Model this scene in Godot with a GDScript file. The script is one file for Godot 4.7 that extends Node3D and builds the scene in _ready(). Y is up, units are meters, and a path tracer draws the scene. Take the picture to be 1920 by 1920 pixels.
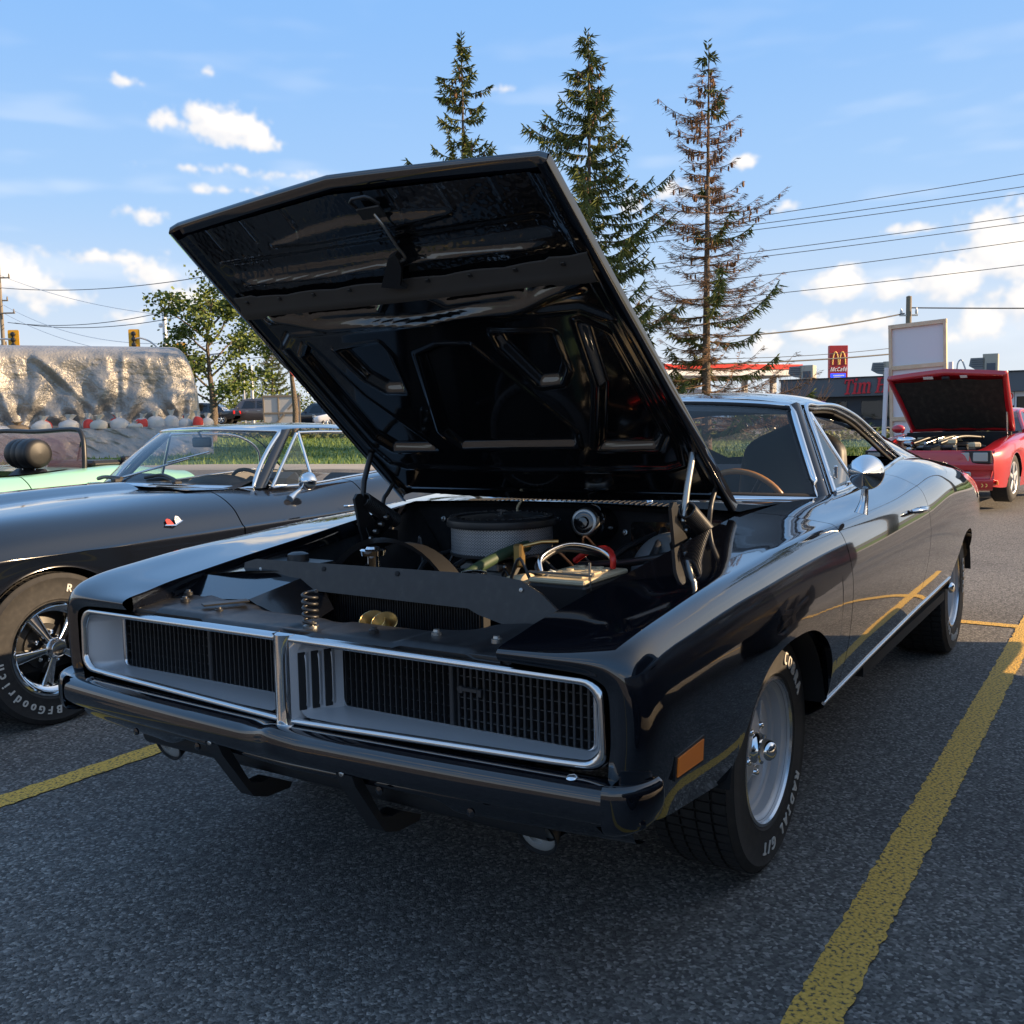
extends Node3D

var M := {}
var taken := {}
var rng := RandomNumberGenerator.new()
var fnl := FastNoiseLite.new()

# ---------------------------------------------------------------- mesh builder
class MB:
	var v := PackedVector3Array()
	var n := PackedVector3Array()
	var uv := PackedVector2Array()
	var c := PackedColorArray()
	var ix := PackedInt32Array()
	var col := Color.WHITE
	var xf := Transform3D.IDENTITY

	func put(p: Vector3, nn: Vector3, u := Vector2.ZERO) -> int:
		v.append(xf * p)
		n.append((xf.basis * nn).normalized())
		uv.append(u)
		c.append(col)
		return v.size() - 1

	func tri(a: Vector3, b: Vector3, d: Vector3):
		var nn := (d - a).cross(b - a)
		nn = nn.normalized() if nn.length() > 1e-12 else Vector3.UP
		var i := put(a, nn, Vector2(0, 0))
		put(b, nn, Vector2(1, 0))
		put(d, nn, Vector2(1, 1))
		ix.append_array([i, i + 1, i + 2])

	func quad(a: Vector3, b: Vector3, d: Vector3, e: Vector3):
		var nn := (d - a).cross(b - a)
		if nn.length() < 1e-12:
			nn = (e - a).cross(d - a)
		nn = nn.normalized() if nn.length() > 1e-14 else Vector3.UP
		var i := put(a, nn, Vector2(0, 0))
		put(b, nn, Vector2(1, 0))
		put(d, nn, Vector2(1, 1))
		put(e, nn, Vector2(0, 1))
		ix.append_array([i, i + 1, i + 2, i, i + 2, i + 3])

	# smooth grid of rows of points
	func grid(P: Array, close_u := false, close_v := false):
		var h := P.size()
		var w: int = P[0].size()
		var acc := PackedVector3Array()
		acc.resize(h * w)
		var hh := h if close_v else h - 1
		var ww := w if close_u else w - 1
		for j in hh:
			for i in ww:
				var j2 := (j + 1) % h
				var i2 := (i + 1) % w
				var a: Vector3 = P[j][i]
				var b: Vector3 = P[j][i2]
				var d: Vector3 = P[j2][i2]
				var e: Vector3 = P[j2][i]
				var nn := (d - a).cross(b - a) + (e - a).cross(d - a)
				acc[j * w + i] += nn
				acc[j * w + i2] += nn
				acc[j2 * w + i2] += nn
				acc[j2 * w + i] += nn
		var base := v.size()
		for j in h:
			for i in w:
				var q: Vector3 = acc[j * w + i]
				put(P[j][i], q.normalized() if q.length() > 1e-14 else Vector3.UP, Vector2(float(i) / maxi(1, w - 1), float(j) / maxi(1, h - 1)))
		for j in hh:
			for i in ww:
				var j2 := (j + 1) % h
				var i2 := (i + 1) % w
				var a := base + j * w + i
				var b := base + j * w + i2
				var d := base + j2 * w + i2
				var e := base + j2 * w + i
				ix.append_array([a, b, d, a, d, e])

	# box with chamfered edges
	func box(at: Vector3, size: Vector3, bv := 0.0, basis := Basis.IDENTITY):
		var h := size * 0.5
		bv = minf(bv, minf(h.x, minf(h.y, h.z)) * 0.98)
		var f := func(x: float, y: float, z: float) -> Vector3: return at + basis * Vector3(x, y, z)
		for ax in 3:
			for s in [-1.0, 1.0]:
				var a1 := (ax + 1) % 3
				var a2 := (ax + 2) % 3
				var q := []
				for k in [[-1.0, -1.0], [1.0, -1.0], [1.0, 1.0], [-1.0, 1.0]]:
					var p := Vector3.ZERO
					p[ax] = s * h[ax]
					p[a1] = k[0] * (h[a1] - bv)
					p[a2] = k[1] * (h[a2] - bv)
					q.append(f.call(p.x, p.y, p.z))
				if s > 0:
					quad(q[3], q[2], q[1], q[0])
				else:
					quad(q[0], q[1], q[2], q[3])
		if bv <= 0.0:
			return
		for ax in 3:
			var a1 := (ax + 1) % 3
			var a2 := (ax + 2) % 3
			for s1 in [-1.0, 1.0]:
				for s2 in [-1.0, 1.0]:
					var q := []
					for k in [[-1.0, 0], [1.0, 0], [1.0, 1], [-1.0, 1]]:
						var p := Vector3.ZERO
						p[ax] = k[0] * (h[ax] - bv)
						p[a1] = s1 * (h[a1] - (bv if k[1] == 0 else 0.0))
						p[a2] = s2 * (h[a2] - (0.0 if k[1] == 0 else bv))
						q.append(f.call(p.x, p.y, p.z))
					if s1 * s2 < 0:
						quad(q[0], q[1], q[2], q[3])
					else:
						quad(q[3], q[2], q[1], q[0])
		for sx in [-1.0, 1.0]:
			for sy in [-1.0, 1.0]:
				for sz in [-1.0, 1.0]:
					var a: Vector3 = f.call(sx * h.x, sy * (h.y - bv), sz * (h.z - bv))
					var b: Vector3 = f.call(sx * (h.x - bv), sy * h.y, sz * (h.z - bv))
					var d: Vector3 = f.call(sx * (h.x - bv), sy * (h.y - bv), sz * h.z)
					if sx * sy * sz > 0:
						tri(a, d, b)
					else:
						tri(a, b, d)

	func tube(path: Array, r, sides := 8, caps := true):
		var rows := []
		var up := Vector3.UP
		var last: int = path.size() - 1
		for k in path.size():
			var t: Vector3 = (path[mini(k + 1, last)] - path[maxi(k - 1, 0)]).normalized()
			if k == 0 and absf(t.dot(up)) > 0.9:
				up = Vector3.RIGHT
			var s := t.cross(up)
			s = s.normalized() if s.length() > 1e-6 else Vector3.RIGHT
			up = s.cross(t).normalized()
			var rr: float = r[k] if r is Array else r
			var row := PackedVector3Array()
			for i in sides:
				var a := TAU * i / sides
				row.append(path[k] + (s * cos(a) + up * sin(a)) * rr)
			rows.append(row)
		grid(rows, true)
		if caps:
			for e in [0, last]:
				for i in range(1, sides - 1):
					if e == 0:
						tri(rows[e][0], rows[e][i], rows[e][i + 1])
					else:
						tri(rows[e][0], rows[e][i + 1], rows[e][i])

	# profile of (radius, height) turned about the y axis of T
	func lathe(prof: Array, segs: int, T := Transform3D.IDENTITY, arc0 := 0.0, arc1 := TAU, sharp := 0.7):
		var full := absf(arc1 - arc0 - TAU) < 1e-4
		var m := prof.size()
		for k in m - 1:
			var a: Vector2 = prof[k]
			var b: Vector2 = prof[k + 1]
			var sn := Vector2(b.y - a.y, a.x - b.x).normalized()
			var na := sn
			var nb := sn
			if k > 0:
				var o: Vector2 = (a - prof[k - 1])
				var on := Vector2(o.y, -o.x).normalized()
				if on.dot(sn) > sharp:
					na = (on + sn).normalized()
			if k < m - 2:
				var o: Vector2 = (prof[k + 2] - b)
				var on := Vector2(o.y, -o.x).normalized()
				if on.dot(sn) > sharp:
					nb = (on + sn).normalized()
			var base := v.size()
			for i in segs + 1:
				var an := arc0 + (arc1 - arc0) * i / segs
				var d := Vector3(cos(an), 0, sin(an))
				put(T * (d * a.x + Vector3.UP * a.y), T.basis * (d * na.x + Vector3.UP * na.y), Vector2(float(i) / segs, float(k) / m))
				put(T * (d * b.x + Vector3.UP * b.y), T.basis * (d * nb.x + Vector3.UP * nb.y), Vector2(float(i) / segs, float(k + 1) / m))
			for i in segs:
				var q := base + i * 2
				ix.append_array([q, q + 3, q + 1, q, q + 2, q + 3])

	# flat outline in the xy plane of T, pushed along its z by depth
	func prism(poly: PackedVector2Array, depth: float, T := Transform3D.IDENTITY):
		var t := Geometry2D.triangulate_polygon(poly)
		for k in range(0, t.size(), 3):
			var a := poly[t[k]]
			var b := poly[t[k + 1]]
			var d := poly[t[k + 2]]
			if (b - a).cross(d - a) > 0:
				var sw := b
				b = d
				d = sw
			tri(T * Vector3(a.x, a.y, depth), T * Vector3(b.x, b.y, depth), T * Vector3(d.x, d.y, depth))
			tri(T * Vector3(a.x, a.y, 0), T * Vector3(d.x, d.y, 0), T * Vector3(b.x, b.y, 0))
		var cw := Geometry2D.is_polygon_clockwise(poly)
		for k in poly.size():
			var a := poly[k]
			var b := poly[(k + 1) % poly.size()]
			if cw:
				quad(T * Vector3(a.x, a.y, 0), T * Vector3(b.x, b.y, 0), T * Vector3(b.x, b.y, depth), T * Vector3(a.x, a.y, depth))
			else:
				quad(T * Vector3(b.x, b.y, 0), T * Vector3(a.x, a.y, 0), T * Vector3(a.x, a.y, depth), T * Vector3(b.x, b.y, depth))

	func ball(at: Vector3, r: Vector3, segs := 16, rings := 10, basis := Basis.IDENTITY):
		var rows := []
		for j in rings + 1:
			var row := PackedVector3Array()
			var b := PI * j / rings
			for i in segs:
				var a := TAU * i / segs
				row.append(at + basis * (Vector3(cos(a) * sin(b), cos(b), -sin(a) * sin(b)) * r))
			rows.append(row)
		grid(rows, true)

	func add_mesh(m: Mesh, T: Transform3D):
		var A := m.surface_get_arrays(0)
		var base := v.size()
		var vv: PackedVector3Array = A[Mesh.ARRAY_VERTEX]
		var nn: PackedVector3Array = A[Mesh.ARRAY_NORMAL]
		var ii: PackedInt32Array = A[Mesh.ARRAY_INDEX] if A[Mesh.ARRAY_INDEX] != null else PackedInt32Array(range(vv.size()))
		for k in vv.size():
			put(T * vv[k], T.basis * nn[k])
		for k in ii:
			ix.append(base + k)

	func mesh() -> ArrayMesh:
		var A := []
		A.resize(Mesh.ARRAY_MAX)
		A[Mesh.ARRAY_VERTEX] = v
		A[Mesh.ARRAY_NORMAL] = n
		A[Mesh.ARRAY_TEX_UV] = uv
		A[Mesh.ARRAY_COLOR] = c
		A[Mesh.ARRAY_INDEX] = ix
		var m := ArrayMesh.new()
		m.add_surface_from_arrays(Mesh.PRIMITIVE_TRIANGLES, A)
		return m

# ---------------------------------------------------------------- scene helpers
func numbered(called: String) -> String:
	if not taken.has(called):
		taken[called] = 0
		return called
	taken[called] += 1
	return "%s_%03d" % [called, taken[called]]

func thing(called: String, label: String, category: String, at := Vector3.ZERO, turn := 0.0, group := "") -> Node3D:
	var o := Node3D.new()
	o.name = numbered(called)
	add_child(o, true)
	o.position = at
	o.rotation.y = turn
	tag(o, label, category, group)
	return o

func tag(o: Node, label: String, category: String, group := ""):
	o.set_meta("label", label)
	o.set_meta("category", category)
	if group:
		o.set_meta("group", group)

func part(called: String, b, mat: Material, parent: Node = null) -> MeshInstance3D:
	var o := MeshInstance3D.new()
	o.mesh = b.mesh() if b is MB else b
	o.material_override = mat
	if parent == null or parent == self:
		o.name = numbered(called)
		add_child(o, true)
	else:
		var k := 0
		var nm := called
		while parent.has_node(NodePath(nm)):
			k += 1
			nm = "%s_%03d" % [called, k]
		o.name = nm
		parent.add_child(o, true)
	return o

func struct(called: String, b, mat: Material) -> MeshInstance3D:
	var o := part(called, b, mat)
	o.set_meta("kind", "structure")
	return o

func stuff(o: MeshInstance3D) -> MeshInstance3D:
	o.set_meta("kind", "stuff")
	return o

func copy_of(src: Node3D, at: Vector3, turn: float, label: String) -> Node3D:
	var o: Node3D = src.duplicate()
	o.name = numbered(String(src.name).rstrip("_0123456789"))
	add_child(o, true)
	o.position = at
	o.rotation.y = turn
	o.set_meta("label", label)
	return o

func cr(a: Vector3, b: Vector3, d: Vector3, e: Vector3, t: float) -> Vector3:
	return 0.5 * ((2.0 * b) + (d - a) * t + (2.0 * a - 5.0 * b + 4.0 * d - e) * t * t + (3.0 * b - a - 3.0 * d + e) * t * t * t)

func curve(p: Array, t: float) -> Vector3:
	var m := p.size() - 1
	var k := clampi(int(floor(t)), 0, m - 1)
	var a: Vector3 = p[k - 1] if k > 0 else 2.0 * p[0] - p[1]
	var e: Vector3 = p[k + 2] if k + 2 <= m else 2.0 * p[m] - p[m - 1]
	return cr(a, p[k], p[k + 1], e, t - k)

func spline(p: Array, steps: int) -> Array:
	var out := []
	for i in steps + 1:
		out.append(curve(p, (p.size() - 1.0) * i / steps))
	return out

# control rows -> point at (row parameter, column parameter)
func surf_at(C: Array, r: float, q: float) -> Vector3:
	var m := C.size() - 1
	var k := clampi(int(floor(r)), 0, m - 1)
	var b := curve(C[k], q)
	var d := curve(C[k + 1], q)
	var a := curve(C[k - 1], q) if k > 0 else 2.0 * b - d
	var e := curve(C[k + 2], q) if k + 2 <= m else 2.0 * d - b
	return cr(a, b, d, e, r - k)

func surf(C: Array, nr: int, nq: int, r0 := 0.0, r1 := -1.0, q0 := 0.0, q1 := -1.0) -> Array:
	if r1 < 0: r1 = C.size() - 1.0
	if q1 < 0: q1 = C[0].size() - 1.0
	var rows := []
	for j in nr + 1:
		var row := PackedVector3Array()
		for i in nq + 1:
			row.append(surf_at(C, lerpf(r0, r1, float(j) / nr), lerpf(q0, q1, float(i) / nq)))
		rows.append(row)
	return rows

func mir(rows: Array) -> Array:
	var out := []
	for r in rows:
		var q := PackedVector3Array()
		for p in r:
			q.append(Vector3(-p.x, p.y, p.z))
		out.append(q)
	return out

func V(x: float, y: float, z: float) -> Vector3:
	return Vector3(x, y, z)

func poly(a: Array) -> PackedVector2Array:
	var p := PackedVector2Array()
	for k in range(0, a.size(), 2):
		p.append(Vector2(a[k], a[k + 1]))
	return p

func rrect(w: float, h: float, r: float, seg := 4) -> PackedVector2Array:
	var p := PackedVector2Array()
	for k in 4:
		var cx: float = (w * 0.5 - r) * ([1, -1, -1, 1][k])
		var cy: float = (h * 0.5 - r) * ([1, 1, -1, -1][k])
		for i in seg + 1:
			var a := PI * 0.5 * (k + float(i) / seg)
			p.append(Vector2(cx + cos(a) * r, cy + sin(a) * r))
	return p

# basis whose y axis points along d
func along(d: Vector3) -> Basis:
	d = d.normalized()
	var s := d.cross(Vector3.FORWARD if absf(d.z) < 0.9 else Vector3.RIGHT).normalized()
	return Basis(s, d, s.cross(d))

func text_mesh(t: String, size: float, depth: float, bold := true, italic := false, serif := false) -> TextMesh:
	var m := TextMesh.new()
	var f := SystemFont.new()
	f.font_names = PackedStringArray(["Droid Serif" if serif else "Droid Sans"])
	f.font_weight = 700 if bold else 400
	f.font_italic = italic
	m.font = f
	m.text = t
	m.font_size = 64
	m.pixel_size = size / 64.0
	m.depth = depth
	return m

# ---------------------------------------------------------------- materials
func mt(called: String, color: Color, rough: float, metal := 0.0) -> StandardMaterial3D:
	var m := StandardMaterial3D.new()
	m.resource_name = called
	m.albedo_color = color
	m.roughness = rough
	m.metallic = metal
	M[called] = m
	return m

func lin(r: float, g: float, b: float) -> Color:
	return Color(r, g, b).linear_to_srgb()

func noise_img(w: int, seed_: int, freq: float, kind: int, oct := 4, ret := -1) -> Image:
	var f := FastNoiseLite.new()
	f.seed = seed_
	f.frequency = freq
	f.noise_type = kind
	f.fractal_octaves = oct
	if kind == FastNoiseLite.TYPE_CELLULAR:
		f.fractal_type = FastNoiseLite.FRACTAL_NONE
		f.cellular_return_type = ret
	return f.get_seamless_image(w, w)

# picture from a grey picture through a ramp of colours (linear values)
func ramp_tex(im: Image, stops: Array) -> ImageTexture:
	var g := Gradient.new()
	var offs := PackedFloat32Array()
	var cols := PackedColorArray()
	for s in stops:
		offs.append(s[0])
		cols.append(lin(s[1], s[2], s[3]))
	g.offsets = offs
	g.colors = cols
	var lut := PackedByteArray()
	for k in 256:
		var cc := g.sample(k / 255.0)
		lut.append_array([cc.r8, cc.g8, cc.b8])
	im.convert(Image.FORMAT_L8)
	var src := im.get_data()
	var out := PackedByteArray()
	out.resize(src.size() * 3)
	for k in src.size():
		var q := src[k] * 3
		out[k * 3] = lut[q]
		out[k * 3 + 1] = lut[q + 1]
		out[k * 3 + 2] = lut[q + 2]
	return ImageTexture.create_from_image(Image.create_from_data(im.get_width(), im.get_height(), false, Image.FORMAT_RGB8, out))

func tri_scale(m: StandardMaterial3D, metres: float, world := true):
	m.uv1_triplanar = true
	m.uv1_world_triplanar = world
	m.uv1_scale = Vector3.ONE / metres

# ---------------------------------------------------------------- camera, sky, sun
const EYE := Vector3(1.677, 1.243, 2.577)
const YAW := 0.573

func make_camera():
	var cam := Camera3D.new()
	cam.name = "camera"
	add_child(cam)
	var f := Vector3(-sin(YAW) * cos(0.088), -sin(0.088), -cos(YAW) * cos(0.088))
	var r := Vector3(cos(YAW), 0, -sin(YAW))
	var u := r.cross(f)
	var r2 := r * cos(-0.02) + u * sin(-0.02)
	var u2 := u * cos(-0.02) - r * sin(-0.02)
	cam.transform = Transform3D(Basis(r2, u2, -f), EYE)
	cam.fov = rad_to_deg(2.0 * atan(960.0 / 1820.0))
	cam.near = 0.05
	cam.far = 4000.0
	cam.current = true

# clouds as soft heaps: azimuth (clockwise from -z), elevation, half width, half height (degrees), thickness
const HEAPS := [
	[-48.2, 16.3, 2.5, 1.2, 1.0], [-49.7, 16.9, 1.4, 0.8, 0.85], [-46.7, 15.7, 1.5, 0.9, 0.9], [-51.2, 16.5, 1.6, 0.9, 0.42],
	[-53.3, 18.1, 1.3, 0.4, 0.55], [-49.2, 18.9, 0.6, 0.35, 0.5], [-60.0, 8.1, 3.2, 1.7, 1.0], [-57.4, 7.2, 2.0, 0.8, 0.75],
	[-52.2, 8.5, 1.9, 1.3, 0.75], [-50.8, 7.4, 1.7, 1.1, 0.65], [-53.0, 11.6, 1.7, 0.6, 0.5], [-55.0, 9.3, 6.0, 0.5, 0.45], [-50.0, 14.1, 3.5, 0.4, 0.42],
	[-45.0, 14.0, 2.6, 0.4, 0.42], [-48.5, 13.1, 3.0, 0.35, 0.4], [-58.2, 6.6, 0.9, 0.6, 0.55], [-54.0, 6.2, 2.0, 0.6, 0.5],
	[-5.6, 8.6, 3.6, 2.4, 1.05], [-8.8, 7.2, 2.1, 1.5, 0.95], [-2.5, 7.5, 3.0, 2.5, 1.0], [-5.0, 5.8, 2.6, 1.5, 0.95], [-14.3, 7.3, 2.4, 1.2, 0.9], [-11.8, 6.9, 1.7, 0.9, 0.75],
	[-7.2, 4.9, 1.3, 1.3, 0.95], [-12.4, 5.2, 1.8, 0.8, 0.7], [-15.5, 4.9, 1.8, 1.1, 0.95], [-18.0, 4.2, 1.5, 0.8, 0.75], [-10.0, 4.3, 2.2, 0.9, 0.85],
	[-19.4, 14.1, 1.1, 0.5, 0.6], [-17.5, 11.6, 1.3, 0.4, 0.45], [-26.0, 12.4, 1.0, 1.1, 0.6], [-23.4, 12.9, 1.6, 0.9, 0.55], [-10.2, 10.0, 1.8, 0.4, 0.5], [-33.0, 18.5, 1.5, 0.3, 0.35],
	[60.0, 9.0, 16.0, 4.0, 0.8], [110.0, 14.0, 20.0, 4.0, 0.7], [150.0, 10.0, 16.0, 4.0, 0.8], [200.0, 20.0, 22.0, 5.0, 0.7], [250.0, 11.0, 18.0, 4.0, 0.7], [25.0, 22.0, 10.0, 3.0, 0.5], [-90.0, 12.0, 10.0, 3.0, 0.7], [85.0, 35.0, 20.0, 6.0, 0.5], [-140.0, 40.0, 25.0, 8.0, 0.5],
]

func sky_color(az: float, el: float) -> Color:
	var e := maxf(el, 0.0)
	# linear values of the clear sky
	var t := clampf(e / 26.0, 0.0, 1.0)
	var c := Color(0.52, 0.56, 0.60).lerp(Color(0.28, 0.43, 0.64), smoothstep(0.0, 0.52, t))
	c = c.lerp(Color(0.175, 0.345, 0.63), smoothstep(0.32, 0.95, t))
	c = c.lerp(Color(0.17, 0.28, 0.46), smoothstep(26.0, 80.0, e))
	# warm haze round the low sun, far to the right of the picture
	var off := Vector2(wrapf(az - 62.0, -180.0, 180.0) * cos(deg_to_rad(e)), e - 21.0).length()
	c = c.lerp(Color(1.15, 1.0, 0.80), 0.75 * exp(-pow(off / 30.0, 2.0)))
	# thin high streaks
	var s := fnl.get_noise_2d(az * 1.6 + 300.0, el * 9.0) * 0.5 + fnl.get_noise_2d(az * 4.0, el * 16.0 + 80.0) * 0.35
	var veil := smoothstep(0.02, 0.42, s) * (0.30 * smoothstep(25.0, 8.0, e) + 0.05)
	c = c.lerp(Color(0.62, 0.66, 0.72), veil)
	# heaps
	var d := 0.0
	var lit := 0.0
	for h in HEAPS:
		var dx: float = az - h[0]
		dx = wrapf(dx, -180.0, 180.0)
		if absf(dx) > h[2] * 1.6:
			continue
		var dy: float = el - h[1]
		if absf(dy) > h[3] * 1.8:
			continue
		var q := Vector2(dx / h[2], dy / h[3] * (1.0 if dy > 0 else 1.25))
		var f: float = (1.15 - q.length()) * h[4]
		if f > -0.4:
			d = maxf(d, f)
			lit = maxf(lit, f * clampf(0.55 + 0.35 * q.y + 0.30 * q.x, 0.0, 1.2))
	if d > 0.0:
		var nz := fnl.get_noise_2d(az * 11.0, el * 13.0) * 0.55 + fnl.get_noise_2d(az * 27.0 + 50.0, el * 31.0) * 0.33 + fnl.get_noise_2d(az * 66.0, el * 75.0 + 9.0) * 0.2
		var cover := smoothstep(0.10, 0.58, d + nz * 0.72)
		var shade := clampf(lit * 1.1 + nz * 0.5 + 0.25, 0.0, 1.0)
		var cc := Color(0.40, 0.46, 0.55).lerp(Color(0.86, 0.78, 0.69), shade)
		c = c.lerp(cc, cover * 0.92)
	return c

func make_sky():
	fnl.seed = 11
	fnl.noise_type = FastNoiseLite.TYPE_SIMPLEX_SMOOTH
	fnl.frequency = 0.03
	fnl.fractal_octaves = 3
	var w := 1024
	var h := 512
	var im := Image.create(w, h, false, Image.FORMAT_RGBF)
	for y in h:
		var el := 90.0 - (y + 0.5) * 180.0 / h
		if el < -1.0:
			for x in w:
				im.set_pixel(x, y, Color(0.30, 0.30, 0.29))
			continue
		for x in w:
			var az := (x + 0.5) * 360.0 / w
			im.set_pixel(x, y, sky_color(az if az < 180.0 else az - 360.0, el))
	im.resize(4096, 2048, Image.INTERPOLATE_CUBIC)
	for y in range(640, 1030):
		var el := 90.0 - (y + 0.5) * 180.0 / 2048.0
		for x in range(3340, 4096):
			im.set_pixel(x, y, sky_color((x + 0.5) * 360.0 / 4096.0 - 360.0, el))
	var p := PanoramaSkyMaterial.new()
	p.panorama = ImageTexture.create_from_image(im)
	var sky := Sky.new()
	sky.sky_material = p
	var env := Environment.new()
	env.background_mode = Environment.BG_SKY
	env.sky = sky
	env.background_energy_multiplier = 0.49
	env.tonemap_mode = Environment.TONE_MAPPER_LINEAR
	env.tonemap_exposure = 3.15
	env.sdfgi_enabled = true
	env.ssao_enabled = true
	env.ssil_enabled = true
	var we := WorldEnvironment.new()
	we.name = "world_environment"
	we.environment = env
	add_child(we)
	var sun := DirectionalLight3D.new()
	sun.name = "sun"
	sun.light_energy = 1.05
	sun.light_color = Color(1.0, 0.86, 0.68)
	sun.light_angular_distance = 0.5
	sun.shadow_enabled = true
	add_child(sun)
	var s := sun_dir()
	sun.look_at_from_position(s * 50.0, Vector3.ZERO, Vector3.UP)

func sun_dir() -> Vector3:
	var el := deg_to_rad(21.0)
	var az := deg_to_rad(-28.0)   # from +x towards +z
	return Vector3(cos(el) * cos(az), sin(el), cos(el) * sin(az))

# ---------------------------------------------------------------- ground
func depth_lat(x: float, z: float) -> Vector2:
	var dx := x - EYE.x
	var dz := z - EYE.z
	return Vector2(-sin(YAW) * dx - cos(YAW) * dz, cos(YAW) * dx - sin(YAW) * dz)

func ground_y(x: float, z: float) -> float:
	var q := depth_lat(x, z)
	if q.x < 8.0:
		return 0.0
	var b := clampf(q.y / q.x, -0.9, 0.9)
	var slope := clampf(0.0212 - b * 0.0351, 0.005, 0.032)
	var far := q.x - 8.0
	far = far * far / (far + 3.0)
	return slope * minf(far, 66.0)

# a point of the ground seen from the standing spot: forward and sideways metres
func spot(fwd: float, side: float, lift := 0.0) -> Vector3:
	var x := EYE.x - sin(YAW) * fwd + cos(YAW) * side
	var z := EYE.z - cos(YAW) * fwd - sin(YAW) * side
	return Vector3(x, ground_y(x, z) + lift, z)

func ground_sheet(f0: float, f1: float, s0: float, s1: float, nf: int, ns: int, lift: float) -> MB:
	var b := MB.new()
	var rows := []
	for j in nf + 1:
		var row := PackedVector3Array()
		for i in ns + 1:
			row.append(spot(lerpf(f0, f1, float(j) / nf), lerpf(s0, s1, float(i) / ns), lift))
		rows.append(row)
	b.grid(rows)
	return b

func make_ground():
	# far land
	var b := MB.new()
	b.quad(V(-2500, -0.4, -2500), V(2500, -0.4, -2500), V(2500, -0.4, 2500), V(-2500, -0.4, 2500))
	struct("terrain", b, M.far_grass)
	struct("parking_lot", ground_sheet(-60, 110, -90, 90, 170, 180, 0.0), M.asphalt)
	struct("grass_verge", ground_sheet(22.5, 41.5, -60, 60, 60, 120, 0.05), M.lawn)
	struct("road", ground_sheet(44.5, 58, -80, 80, 40, 120, 0.03), M.road)
	# kerb along the near edge of the grass
	b = MB.new()
	var rows := []
	for i in 121:
		var s := lerpf(-60, 60, i / 120.0)
		rows.append(PackedVector3Array([spot(22.6, s, 0.0), spot(22.58, s, 0.12), spot(22.42, s, 0.12), spot(22.38, s, 0.0)]))
	b.grid(rows)
	struct("kerb", b, M.concrete)
	# field to the right of the lot
	b = MB.new()
	b.quad(V(17, 0.02, -40), V(140, 0.02, -40), V(140, 0.02, 60), V(17, 0.02, 60))
	struct("field", b, M.lawn)
	# painted stall lines: ragged strips 4 mm above the asphalt
	rng.seed = 5
	for L in [[1.135, -4.9, 3.6], [-1.56, -4.9, 3.6], [-4.3, -4.9, 3.6], [3.85, -4.9, 3.6], [6.6, -4.9, 3.6]]:
		stall_line(V(L[0], 0.004, L[2]), V(L[0] + 0.035, 0.004, L[1]), 0.11)
	stall_line(V(-7.5, 0.0045, -4.05), V(9.5, 0.0045, -3.55), 0.10)

func stall_line(a: Vector3, e: Vector3, w: float):
	var b := MB.new()
	var d := (e - a).normalized()
	var s := d.cross(Vector3.UP)
	var m := int(a.distance_to(e) / 0.02)
	var rows := []
	for k in m + 1:
		var p := a.lerp(e, float(k) / m)
		rows.append(PackedVector3Array([p - s * (w * 0.5 + rng.randf_range(-0.006, 0.004)), p, p + s * (w * 0.5 + rng.randf_range(-0.006, 0.004))]))
	b.grid(rows)
	var o := part("yellow_stall_line", b, M.yellow_paint)
	o.set_meta("kind", "structure")

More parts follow.
